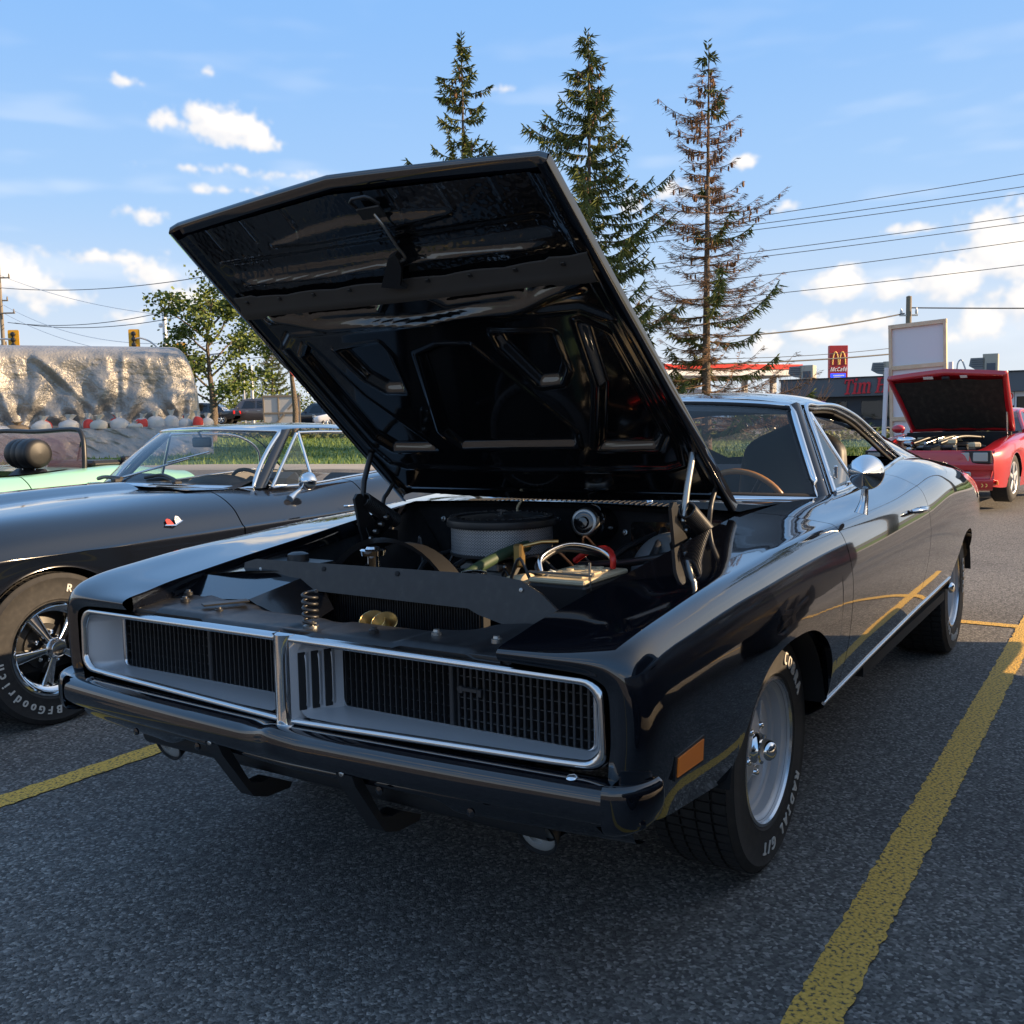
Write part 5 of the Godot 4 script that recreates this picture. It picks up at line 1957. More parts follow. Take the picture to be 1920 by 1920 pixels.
func make_charger():
	var car := thing("muscle_car", "glossy black muscle car with its hood raised, engine and wide dark grille showing", "car")
	var C := side_rows()
	var zero := func(_q): return 0.0
	var dfront := func(q: float) -> float:   # front door gap leans
		return -0.02 + 0.075 * smoothstep(3.0, 0.0, q) - 0.03 * smoothstep(2.5, 5.0, q)
	var drear := func(q: float) -> float:
		return 0.10 * smoothstep(3.2, 0.0, q) - 0.03 * smoothstep(2.0, 5.5, q) * smoothstep(8.0, 5.5, q) + 0.03 * smoothstep(5.5, 8.0, q)
	var nose := [
		[V(0.60, 0.771, 0.972), V(0.70, 0.768, 0.968), V(0.785, 0.764, 0.964), V(0.826, 0.752, 0.962), V(0.842, 0.733, 0.960), V(0.846, 0.69, 0.958), V(0.846, 0.63, 0.957), V(0.84, 0.585, 0.955), V(0.83, 0.50, 0.945)],
		[V(0.603, 0.790, 0.982), V(0.71, 0.790, 0.980), V(0.806, 0.788, 0.976), V(0.852, 0.776, 0.972), V(0.874, 0.748, 0.968), V(0.880, 0.695, 0.966), V(0.880, 0.63, 0.965), V(0.872, 0.575, 0.963), V(0.85, 0.49, 0.95)],
		[V(0.604, 0.802, 0.960), V(0.72, 0.806, 0.958), V(0.826, 0.812, 0.954), V(0.872, 0.802, 0.950), V(0.899, 0.765, 0.946), V(0.910, 0.70, 0.944), V(0.910, 0.63, 0.942), V(0.902, 0.56, 0.935), V(0.875, 0.475, 0.92)],
		[V(0.606, 0.812, 0.90), V(0.725, 0.822, 0.90), V(0.834, 0.831, 0.90), V(0.880, 0.824, 0.90), V(0.908, 0.785, 0.90), V(0.922, 0.71, 0.90), V(0.923, 0.63, 0.90), V(0.916, 0.55, 0.89), V(0.89, 0.462, 0.88)],
	]
	# finer nose rows for a smooth wrap
	var lead := []
	var nl := nose.duplicate()
	nl.append(C[0])
	nl.append(C[1])
	for k in 28:
		var t := 4.0 * k / 28.0
		var row := []
		for i in 9:
			var col := []
			for r in nl: col.append(r[i])
			row.append(curve(col, t))
		lead.append(row)
	for s in [1.0, -1.0]:
		var F := side_panel(C, 0.80, -0.40, zero, dfront, lead)
		var D := side_panel(C, -0.405, -1.70, dfront, drear)
		var Q := side_panel(C, -1.705, -4.32, drear, zero)
		for e in [["front_fender", F], ["door", D], ["quarter_panel", Q]]:
			var b := MB.new()
			var rows: Array = e[1] if s < 0 else mir(mir(e[1]))
			if s < 0:
				rows = mir(e[1])
				for r in rows: r.reverse()
			b.grid(rows)
			add_lip(b, rows) if s > 0 else null
			if s < 0:
				var lo := []
				for r in rows:
					var p: Vector3 = r[0]
					lo.append(PackedVector3Array([p + V(0.03, 0.004, 0), p]))
				b.grid(lo)
			else:
				end_flange(b, rows[rows.size() - 1], 0.0)
				if e[0] != "front_fender":
					end_flange(b, rows[0], 0.0)
			var o := part(e[0], b, M.black_paint, car)
			if e[0] == "front_fender":
				# turned down edge beside the engine bay
				b = MB.new()
				var ed := []
				for r in rows:
					var p: Vector3 = r[0] if s > 0 else r[r.size() - 1]
					if p.z < 0.955:
						ed.append(PackedVector3Array([p, p + V(-s * 0.006, -0.004, 0), p + V(-s * 0.012, -0.05, 0)]))
				b.grid(ed)
				part("fender_edge", b, M.black_paint, o)
				# amber side marker in a bright bezel
				b = MB.new()
				var m0 := V(s * 0.9265, 0.566, 0.775)
				var mx: Vector3 = V(0.045 * s, 0.03, -1).normalized() * s
				var mb := Basis(mx, V(0, 1, 0.03).normalized(), mx.cross(V(0, 1, 0.03)).normalized())
				b.prism(poly([-0.070, -0.026, 0.066, -0.030, 0.072, 0.026, -0.062, 0.022]), 0.006, Transform3D(mb, m0))
				var mk := part("side_marker", b, M.satin_black, o)
				b = MB.new()
				b.prism(poly([-0.062, -0.020, 0.058, -0.023, 0.064, 0.020, -0.055, 0.017]), 0.004, Transform3D(mb, m0 + mb.z * 0.0045))
				part("lens", b, M.amber_lens, mk)
			if e[0] == "door":
				# pull handle
				b = MB.new()
				var hz := -1.50
				var hp := side_at(C, hz, 4.05)
				var hx: float = s * (hp.x + 0.003)
				b.tube([V(hx, 0.885, -1.385), V(hx + s * 0.028, 0.888, -1.40), V(hx + s * 0.034, 0.886, -1.47), V(hx + s * 0.030, 0.884, -1.545), V(hx, 0.882, -1.56)], [0.009, 0.011, 0.011, 0.011, 0.009], 8)
				part("handle", b, M.chrome, o)
				b = MB.new()
				b.lathe([Vector2(0.012, 0), Vector2(0.011, 0.004), Vector2(0, 0.005)], 16, Transform3D(along(V(s, 0, 0)), V(s * 0.9545, 0.835, -1.56)))
				part("door_lock", b, M.chrome, o)
				# twin depressions stamped behind the leading edge read as narrow bright slots
				b = MB.new()
				b.prism(poly([0.0, -0.01, 0.035, 0.004, 0.0, 0.014, -0.012, 0.004]), 0.003, Transform3D(Basis(V(0, 0, -1), V(0, 1, 0), V(1, 0, 0)), V(s * 0.9545, 0.735, -0.455)) if s > 0 else Transform3D(Basis(V(0, 0, 1), V(0, 1, 0), V(-1, 0, 0)), V(s * 0.9545, 0.735, -0.455)))
				part("slot_badge", b, M.chrome, o)
		# sill with a bright moulding
		var b2 := MB.new()
		var sl := []
		for i in 41:
			var z := lerpf(-0.33, -2.58, i / 40.0)
			var p := side_at(C, z, 8.0)
			sl.append(PackedVector3Array([V(s * (p.x + 0.0), p.y + 0.004, z), V(s * (p.x - 0.004), p.y - 0.02, z), V(s * (p.x - 0.05), p.y - 0.05, z), V(s * 0.70, p.y - 0.07, z)]))
		b2.grid(sl)
		var sill := part("sill", b2, M.satin_black, car)
		b2 = MB.new()
		var ml := []
		for i in 41:
			var z := lerpf(-0.30, -2.58, i / 40.0)
			var p := side_at(C, z, 8.0)
			ml.append(V(s * (p.x + 0.002), p.y + 0.002, z))
		b2.tube(ml, 0.006, 6)
		part("sill_moulding", b2, M.polished_aluminium, sill)
		# dark liners
		for a in [[0.085, 0.41], [-2.955, 0.38]]:
			b2 = MB.new()
			var wl := []
			for i in 25:
				var an := lerpf(0.16, PI - 0.16, i / 24.0)
				var z: float = a[0] + a[1] * cos(an)
				var y: float = 0.34 + 0.365 * sin(an)
				wl.append(PackedVector3Array([V(s * 0.912, y, z), V(s * 0.50, y, z)]))
			b2.grid(wl)
			b2.quad(V(s * 0.50, 0.40, a[0] - a[1]), V(s * 0.50, 0.40, a[0] + a[1]), V(s * 0.50, 0.74, a[0] + a[1]), V(s * 0.50, 0.74, a[0] - a[1]))
			part("wheel_liner", b2, M.flat_black, car)
		# round bright mirror on the door
		if s > 0:
			b2 = MB.new()
			var mc := V(0.955, 1.075, -0.615)
			var dirm := V(0.10, 0.03, 1.0)
			b2.lathe([Vector2(0.0, 0.085), Vector2(0.006, 0.075), Vector2(0.022, 0.050), Vector2(0.042, 0.020), Vector2(0.053, 0.003), Vector2(0.056, -0.008), Vector2(0.054, -0.014), Vector2(0.048, -0.014), Vector2(0.0, -0.012)], 40, Transform3D(along(dirm), mc))
			var mir_o := part("door_mirror", b2, M.chrome, car)
			b2 = MB.new()
			b2.tube(spline([mc + V(0.0, -0.05, 0.01), mc + V(-0.002, -0.085, 0.008), V(0.945, 0.945, -0.60)], 8), [0.011, 0.011, 0.011, 0.012, 0.013, 0.014, 0.016, 0.019, 0.022], 12)
			part("mirror_stalk", b2, M.worn_chrome, mir_o)
	# underside, tail, deck
	var b := MB.new()
	b.box(V(0, 0.40, -1.7), V(1.0, 0.04, 5.0), 0.0)
	b.box(V(0, 0.36, -1.75), V(1.78, 0.04, 1.7), 0.0)
	b.box(V(0, 0.42, 0.62), V(1.0, 0.05, 0.5), 0.0)
	part("floor_pan", b, M.flat_black, car)
	b = MB.new()
	var dk := []
	for i in 15:
		var z := lerpf(-3.2, -4.32, i / 14.0)
		var p := side_at(C, z, 0.0)
		dk.append([V(-p.x, p.y, z), V(-p.x * 0.5, p.y + 0.012, z), V(0, p.y + 0.016, z), V(p.x * 0.5, p.y + 0.012, z), V(p.x, p.y, z)])
	b.grid(surf(dk, 28, 24))
	part("trunk_lid", b, M.black_paint, car)
	b = MB.new()
	var tl := []
	for i in 9:
		var q := side_at(C, -4.32, float(i))
		tl.append([V(-q.x, q.y, -4.32), V(-q.x * 0.5, q.y, -4.37), V(0, q.y, -4.38), V(q.x * 0.5, q.y, -4.37), V(q.x, q.y, -4.32)])
	b.grid(surf(tl, 24, 24))
	part("tail_panel", b, M.black_paint, car)
	b = MB.new()
	b.box(V(0, 0.60, -4.42), V(1.60, 0.13, 0.07), 0.03)
	part("rear_bumper", b, M.chrome, car)
	for s in [-1.0, 1.0]:
		b = MB.new()
		b.lathe([Vector2(0.034, 0), Vector2(0.030, 0.012), Vector2(0.0, 0.014)], 20, Transform3D(Basis.IDENTITY, V(s * 0.74, 0.975, -3.40)))
		if s > 0:
			part("fuel_cap", b, M.chrome, car)
	charger_front(car)
	charger_bumper(car)
	charger_bay(car)
	make_hood(car)
	charger_cabin(car)
	var w1 := charger_wheel(car, V(0.842, 0.332, -0.01), 1.0, 0.332, 0.245, 0.062)
	charger_wheel(car, V(-0.842, 0.332, -0.01), -1.0, 0.332, 0.245, 0.06, w1)
	var w2 := charger_wheel(car, V(0.875, 0.345, -2.96), 1.0, 0.345, 0.29, 0.07)
	w2.rotation.x = -0.7
	charger_wheel(car, V(-0.875, 0.345, -2.96), -1.0, 0.345, 0.29, 0.07, w2)

# ---------------------------------------------------------------- the dark sports coupe on the left
# local axes: origin under the front axle, nose towards +z, driver's side +x
const VS := [  # z, then nine (x, y): hood gap, crest, shoulder, belt crease (two), side, low, sill
	[0.92, 0.25, 0.770, 0.45, 0.770, 0.60, 0.752, 0.72, 0.710, 0.790, 0.648, 0.802, 0.638, 0.79, 0.54, 0.76, 0.40, 0.72, 0.29],
	[0.55, 0.28, 0.845, 0.48, 0.848, 0.66, 0.835, 0.785, 0.775, 0.858, 0.692, 0.870, 0.680, 0.858, 0.57, 0.83, 0.42, 0.79, 0.25],
	[0.15, 0.30, 0.900, 0.50, 0.900, 0.69, 0.882, 0.805, 0.820, 0.870, 0.738, 0.882, 0.727, 0.872, 0.60, 0.845, 0.42, 0.81, 0.23],
	[-0.30, 0.30, 0.930, 0.50, 0.925, 0.69, 0.896, 0.800, 0.835, 0.866, 0.748, 0.880, 0.738, 0.870, 0.60, 0.848, 0.42, 0.82, 0.22],
	[-0.80, 0.32, 0.945, 0.54, 0.938, 0.68, 0.908, 0.790, 0.845, 0.857, 0.757, 0.872, 0.747, 0.866, 0.60, 0.848, 0.42, 0.82, 0.22],
	[-1.20, 0.50, 0.945, 0.60, 0.935, 0.69, 0.908, 0.785, 0.850, 0.853, 0.765, 0.869, 0.755, 0.864, 0.60, 0.848, 0.42, 0.82, 0.22],
	[-1.70, 0.62, 0.925, 0.66, 0.922, 0.71, 0.908, 0.790, 0.858, 0.856, 0.775, 0.870, 0.765, 0.864, 0.60, 0.848, 0.42, 0.82, 0.22],
	[-2.20, 0.60, 0.950, 0.68, 0.955, 0.76, 0.935, 0.825, 0.875, 0.870, 0.790, 0.882, 0.780, 0.872, 0.60, 0.85, 0.42, 0.82, 0.24],
	[-2.60, 0.55, 0.965, 0.66, 0.970, 0.76, 0.945, 0.828, 0.880, 0.870, 0.795, 0.880, 0.785, 0.868, 0.62, 0.84, 0.45, 0.80, 0.28],
	[-3.20, 0.50, 0.900, 0.62, 0.900, 0.72, 0.870, 0.780, 0.820, 0.815, 0.765, 0.822, 0.755, 0.81, 0.62, 0.79, 0.48, 0.76, 0.36],
]

func low_car_side(z: float, q: float) -> Vector3:
	var k := 0
	while k < VS.size() - 2 and z < VS[k + 1][0]:
		k += 1
	var t: float = clampf((VS[k][0] - z) / (VS[k][0] - VS[k + 1][0]), 0, 1)
	var get_row := func(i: int) -> Array:
		var r := []
		for c in 9: r.append(V(VS[i][1 + c * 2], VS[i][2 + c * 2], VS[i][0]))
		return r
	# crease between columns 4 and 5 stays sharp: two separate curves
	var pick := func(i: int) -> Vector3:
		var r: Array = get_row.call(clampi(i, 0, VS.size() - 1))
		if q <= 4.0:
			return curve(r.slice(0, 5), q)
		if q >= 5.0:
			return curve(r.slice(5, 9), q - 5.0)
		return r[4].lerp(r[5], q - 4.0)
	var p := cr(pick.call(k - 1), pick.call(k), pick.call(k + 1), pick.call(k + 2), t)
	p.z = z
	# wheel opening
	if q > 5.0:
		for c in [0.0, -2.49]:
			var d: float = absf(z - c) / 0.372
			if d < 1.0:
				var top: float = pick.call(k).y
				var ay: float = 0.33 + 0.352 * sqrt(1.0 - d * d)
				var f := (q - 5.0) / 3.0
				var y0 := 0.742
				var yy := lerpf(y0, maxf(ay, 0.24), f)
				if p.y < yy and ay > 0.33:
					p.y = yy
					p.x = lerpf(p.x, 0.868, f * 0.8)
	return p

func low_car_panels(car: Node3D, mat: Material, z_door := -1.05, z_door2 := -2.02):
	for s in [1.0, -1.0]:
		for e in [["front_fender", 0.92, z_door + 0.004], ["door", z_door - 0.004, z_door2 + 0.004], ["rear_fender", z_door2 - 0.004, -3.2]]:
			var rows := []
			var zs := []
			var z: float = e[1]
			while z > e[2]:
				zs.append(z)
				z -= 0.02 if absf(z) < 0.42 or absf(z + 2.49) < 0.42 else 0.05
			zs.append(e[2])
			for zz in zs:
				var row := PackedVector3Array()
				for i in 45:
					var q := 8.0 * i / 44.0
					var lean := 0.05 * smoothstep(3.0, 0.0, q) if e[0] == "front_fender" and zz < z_door + 0.2 else 0.0
					var p := low_car_side(zz, q)
					row.append(V(s * p.x, p.y, p.z))
				if s > 0: row.reverse()
				rows.append(row)
			var b := MB.new()
			b.grid(rows)
			var fl := []
			for r in rows:
				var p: Vector3 = r[0] if s > 0 else r[r.size() - 1]
				fl.append(PackedVector3Array([p, p + V(-s * 0.03, 0.003, 0)]))
			b.grid(fl)
			var o := part(e[0], b, mat, car)
			if e[0] == "door" and s > 0:
				b = MB.new()
				b.tube([V(0.874, 0.80, -1.93), V(0.898, 0.802, -1.92), V(0.902, 0.802, -1.80), V(0.878, 0.802, -1.79)], 0.008, 8)
				part("handle", b, M.chrome, o)
		var wl := MB.new()
		for c in [0.0, -2.49]:
			var r := []
			for i in 25:
				var a := PI * i / 24.0
				r.append(PackedVector3Array([V(s * 0.85, 0.33 + 0.365 * sin(a), c + 0.385 * cos(a)), V(s * 0.45, 0.33 + 0.365 * sin(a), c + 0.385 * cos(a))]))
			wl.grid(r)
			wl.quad(V(s * 0.45, 0.2, c - 0.4), V(s * 0.45, 0.2, c + 0.4), V(s * 0.45, 0.72, c + 0.4), V(s * 0.45, 0.72, c - 0.4))
		part("wheel_liner", wl, M.flat_black, car)
	var f := MB.new()
	f.box(V(0, 0.26, -1.2), V(1.5, 0.06, 3.6))
	part("floor_pan", f, M.flat_black, car)
	f = MB.new()
	var n := []
	for i in 9:
		var p := low_car_side(0.92, float(i))
		n.append([V(-p.x, p.y, 0.92), V(-p.x * 0.5, p.y, 1.02), V(0, p.y, 1.06), V(p.x * 0.5, p.y, 1.02), V(p.x, p.y, 0.92)])
	f.grid(surf(n, 20, 20))
	part("nose", f, mat, car)

func make_corvette():
	var car := thing("sports_coupe", "dark blue-black sports coupe parked to the left, chrome spoke wheel and crossed-flag badge showing", "car", V(-3.055, 0, 0.185))
	low_car_panels(car, M.blue_black_paint)
	# hood with centre bulge
	var b := MB.new()
	var C := []
	for z in [0.92, 0.55, 0.15, -0.30, -0.66, -0.90]:
		var e := low_car_side(z, 0.0)
		var row := []
		for u in [-1.0, -0.75, -0.5, -0.25, 0.0, 0.25, 0.5, 0.75, 1.0]:
			row.append(V(e.x * u, e.y + 0.035 * exp(-pow(u / 0.55, 4.0)), z - 0.06 * u * u))
		C.append(row)
	b.grid(surf(C, 40, 40))
	part("hood", b, M.blue_black_paint, car)
	# cowl vents
	b = MB.new()
	b.grid(surf([[V(-0.58, 0.945, -0.92), V(0, 0.968, -0.90), V(0.58, 0.945, -0.92)], [V(-0.62, 0.932, -1.28), V(0, 0.962, -1.02), V(0.62, 0.932, -1.28)]], 8, 24))
	var cowl := part("cowl", b, M.blue_black_paint, car)
	for s in [0.36, -0.20]:
		b = MB.new()
		b.box(V(s, 0.966, -0.965 - absf(s) * 0.12), V(0.26, 0.004, 0.075), 0.001, Basis(V(0, 1, 0), s * 0.5))
		var g := part("vent_frame", b, M.satin_black, cowl)
		b = MB.new()
		for i in 16:
			for j in 4:
				b.box(V(s - 0.12 + 0.016 * i, 0.969, -0.99 - absf(s) * 0.12 + 0.016 * j), V(0.009, 0.004, 0.009), 0.001)
		stuff(part("vent_mesh", b, M.worn_chrome, cowl))
	# windshield, strongly curved and raked
	var W := []
	for j in 6:
		var row := []
		for i in 13:
			var u := lerpf(-1, 1, i / 12.0)
			var lo := V(u * 0.63, 0.962 - 0.030 * u * u, -0.985 - 0.345 * pow(absf(u), 2.4))
			var hi := V(u * 0.535, 1.262 - 0.020 * u * u, -1.455 - 0.19 * pow(absf(u), 2.4))
			row.append(lo.lerp(hi, j / 5.0) + V(0, 0.010, 0.02) * sin(PI * j / 5.0))
		W.append(row)
	b = MB.new()
	var g2 := surf(W, 20, 48)
	b.grid(g2)
	part("windshield", b, M.tinted_glass, car)
	b = MB.new()
	var path := []
	for i in 49: path.append(g2[0][i])
	for j in range(1, 21): path.append(g2[j][48])
	for i in range(47, -1, -1): path.append(g2[20][i])
	for j in range(19, 0, -1): path.append(g2[j][0])
	path.append(path[0])
	b.tube(path, 0.013, 8, false)
	part("windshield_trim", b, M.chrome, car)
	# roof
	b = MB.new()
	C = []
	for r in [[-1.44, 1.268, 0.53, 1.250, -1.64], [-1.66, 1.288, 0.555, 1.258, -1.80], [-2.0, 1.297, 0.565, 1.254, -2.05], [-2.35, 1.285, 0.57, 1.225, -2.35], [-2.55, 1.25, 0.57, 1.15, -2.52], [-2.75, 1.12, 0.58, 1.02, -2.66], [-2.85, 0.98, 0.60, 0.955, -2.75]]:
		var row := []
		for k in [-1.0, -0.94, -0.75, -0.4, 0.0, 0.4, 0.75, 0.94, 1.0]:
			var t := absf(k)
			row.append(V(k * r[2], r[1] - (r[1] - r[3]) * (pow(t, 3.0) * 0.8 + 0.2 * pow(t, 9.0)), lerpf(r[0], r[4], t * t)))
		C.append(row)
	b.grid(surf(C, 22, 48, 0.0, 3.0))
	b.grid(surf(C, 22, 5, 3.0, 6.0, 0.0, 0.35))
	b.grid(surf(C, 22, 5, 3.0, 6.0, 7.65, 8.0))
	part("roof", b, M.blue_black_paint, car)
	b = MB.new()
	b.grid(surf(C, 22, 40, 3.0, 6.0, 0.35, 7.65))
	part("rear_window", b, M.glass, car)
	b = MB.new()
	var dk := []
	for z in [-2.72, -2.9, -3.2]:
		var e := low_car_side(z, 0.0)
		dk.append([V(-e.x, e.y, z), V(0, e.y + 0.01, z), V(e.x, e.y, z)])
	b.grid(surf(dk, 10, 20))
	part("rear_deck", b, M.blue_black_paint, car)
	for s in [1.0, -1.0]:
		# pillar and side glass frame
		b = MB.new()
		var rows := []
		for j in 9:
			var t := j / 8.0
			var a := V(s * lerpf(0.645, 0.545, t), lerpf(0.93, 1.252, t), lerpf(-1.345, -1.66, t))
			rows.append(PackedVector3Array([a + V(-s * 0.01, 0, 0.012), a + V(s * 0.014, 0, -0.01), a + V(s * 0.012, 0, -0.055), a + V(-s * 0.02, 0, -0.06)]))
		if s > 0:
			for r in rows: r.reverse()
		b.grid(rows)
		part("windshield_pillar", b, M.blue_black_paint, car)
		b = MB.new()
		var va := V(s * 0.685, 0.930, -1.42)
		var vb := V(s * 0.575, 1.225, -1.73)
		var vc := V(s * 0.69, 0.930, -1.74)
		b.tube([va, vb], 0.010, 8)
		b.tube([vb, V(s * 0.580, 1.225, -1.745), vc], 0.010, 8)
		b.tube([va, vc], 0.008, 8)
		var vent := part("vent_window", b, M.chrome, car)
		b = MB.new()
		b.tri(va, vb, vc)
		part("vent_pane", b, M.tinted_glass, vent)
		b = MB.new()
		b.tube(spline([V(s * 0.575, 1.232, -1.74), V(s * 0.580, 1.232, -2.0), V(s * 0.585, 1.215, -2.3), V(s * 0.60, 1.12, -2.50), V(s * 0.66, 0.965, -2.58)], 24), 0.009, 8)
		part("drip_moulding", b, M.chrome, car)
		b = MB.new()
		var bl := []
		for i in 21:
			var p := low_car_side(lerpf(-1.42, -2.5, i / 20.0), 0.3)
			bl.append(V(s * p.x, p.y + 0.006, p.z))
		b.tube(bl, 0.007, 6)
		part("belt_moulding", b, M.chrome, car)
		b = MB.new()
		var tr := []
		for i in 11:
			var z := lerpf(-1.1, -2.7, i / 10.0)
			var p := low_car_side(z, 0.2)
			tr.append(PackedVector3Array([V(s * (p.x - 0.01), p.y, z), V(s * (p.x - 0.06), 0.80, z), V(s * 0.60, 0.35, z)]))
		b.grid(tr)
		part("side_trim", b, M.black_vinyl, car)
	# cabin
	b = MB.new()
	b.grid(surf([[V(-0.62, 0.93, -1.2), V(0, 0.962, -1.0), V(0.62, 0.93, -1.2)], [V(-0.62, 0.975, -1.4), V(0, 0.955, -1.3), V(0.62, 0.975, -1.4)], [V(-0.62, 0.88, -1.47), V(0, 0.84, -1.42), V(0.62, 0.88, -1.47)], [V(-0.62, 0.5, -1.42), V(0, 0.5, -1.42), V(0.62, 0.5, -1.42)]], 16, 20))
	for x in [0.34, -0.34]:
		b.ball(V(x, 0.95, -1.34), V(0.22, 0.055, 0.13), 20, 10)
	part("dashboard", b, M.black_vinyl, car)
	b = MB.new()
	for x in [0.34, -0.34]:
		b.box(V(x, 0.66, -2.36), V(0.46, 0.62, 0.14), 0.06, Basis(V(1, 0, 0), -0.3))
		b.box(V(x, 0.42, -2.05), V(0.46, 0.14, 0.5), 0.06)
	part("seat", b, M.black_vinyl, car)
	b = MB.new()
	b.box(V(0.0, 1.185, -1.52), V(0.17, 0.06, 0.02), 0.012)
	b.tube([V(0, 1.21, -1.52), V(0, 1.26, -1.49)], 0.006, 6)
	part("inside_mirror", b, M.satin_black, car)
	b = MB.new()
	var ring := []
	var sb := along(V(0, 0.5, -0.85))
	for k in 33:
		var a := TAU * k / 32.0
		ring.append(V(0.35, 0.86, -1.62) + sb * V(cos(a) * 0.19, 0, sin(a) * 0.19))
	b.tube(ring, 0.011, 8, false)
	part("steering_wheel", b, M.satin_black, car)
	# wipers: one resting dark arm, one bright blade
	b = MB.new()
	b.tube(spline([V(0.40, 0.985, -1.01), V(0.33, 1.0, -1.03), V(0.22, 1.015, -1.05), V(0.12, 1.0, -1.02)], 10), 0.010, 6)
	b.box(V(0.40, 0.978, -1.01), V(0.03, 0.02, 0.05), 0.005)
	part("wiper_arm", b, M.satin_black, car)
	b = MB.new()
	b.tube(spline([V(-0.06, 0.995, -1.0), V(-0.25, 1.0, -1.03), V(-0.42, 0.985, -1.10)], 10), 0.012, 6)
	b.box(V(-0.08, 0.985, -0.98), V(0.04, 0.025, 0.05), 0.006)
	part("wiper_arm", b, M.satin_black, car)
	b = MB.new()
	b.tube([V(-0.08, 0.998, -1.01), V(0.10, 1.05, -1.11), V(0.26, 1.10, -1.21)], 0.007, 6)
	b.tube([V(0.16, 1.08, -1.14), V(0.36, 1.135, -1.27)], 0.005, 6)
	part("wiper_blade", b, M.worn_chrome, car)
	# round mirror on a raked stalk
	b = MB.new()
	var mc := V(0.80, 0.958, -1.58)
	b.lathe([Vector2(0.0, 0.05), Vector2(0.02, 0.046), Vector2(0.042, 0.028), Vector2(0.052, 0.004), Vector2(0.053, -0.012), Vector2(0.047, -0.016), Vector2(0, -0.014)], 32, Transform3D(along(V(0.25, 0.05, 1.0)), mc))
	var mo := part("door_mirror", b, M.chrome, car)
	b = MB.new()
	b.tube([mc + V(-0.01, -0.03, 0.02), V(0.785, 0.895, -1.50), V(0.79, 0.868, -1.45)], [0.009, 0.013, 0.022], 10)
	part("mirror_stalk", b, M.chrome, mo)
	# crossed flag badge
	b = MB.new()
	var T := Transform3D(Basis(V(0, 0.12, -1).normalized(), V(-0.62, 0.78, 0.09).normalized(), V(0.78, 0.62, 0.07).normalized()), V(0.829, 0.815, -0.64))
	b.prism(poly([-0.055, -0.010, 0.0, -0.024, 0.055, -0.006, 0.045, -0.002, 0.0, -0.016, -0.045, -0.003]), 0.004, T)
	var badge := part("flag_badge", b, M.chrome, car)
	b = MB.new()
	b.prism(poly([-0.040, -0.006, -0.006, -0.014, -0.012, 0.016, -0.024, 0.024, -0.036, 0.018]), 0.005, T)
	part("red_flag", b, M.red_print, badge)
	b = MB.new()
	b.prism(poly([0.006, -0.014, 0.044, -0.004, 0.040, 0.022, 0.028, 0.028, 0.014, 0.014]), 0.005, T)
	part("chequered_flag", b, M.sign_white, badge)
	b = MB.new()
	for k in 6:
		b.box(T * V(0.016 + 0.008 * (k % 3), 0.002 + 0.011 * (k / 3) + 0.003 * (k % 2), 0.0055), V(0.004, 0.005, 0.001), 0.0, T.basis)
	part("flag_squares", b, M.satin_black, badge)
	var w1 := spoke_wheel(car, V(0.845, 0.33, 0.0), 1.0, 0.33, 0.215)
	spoke_wheel(car, V(-0.845, 0.33, 0.0), -1.0, 0.33, 0.215, w1)
	spoke_wheel(car, V(0.845, 0.33, -2.49), 1.0, 0.33, 0.215, w1)
	spoke_wheel(car, V(-0.845, 0.33, -2.49), -1.0, 0.33, 0.215, w1)

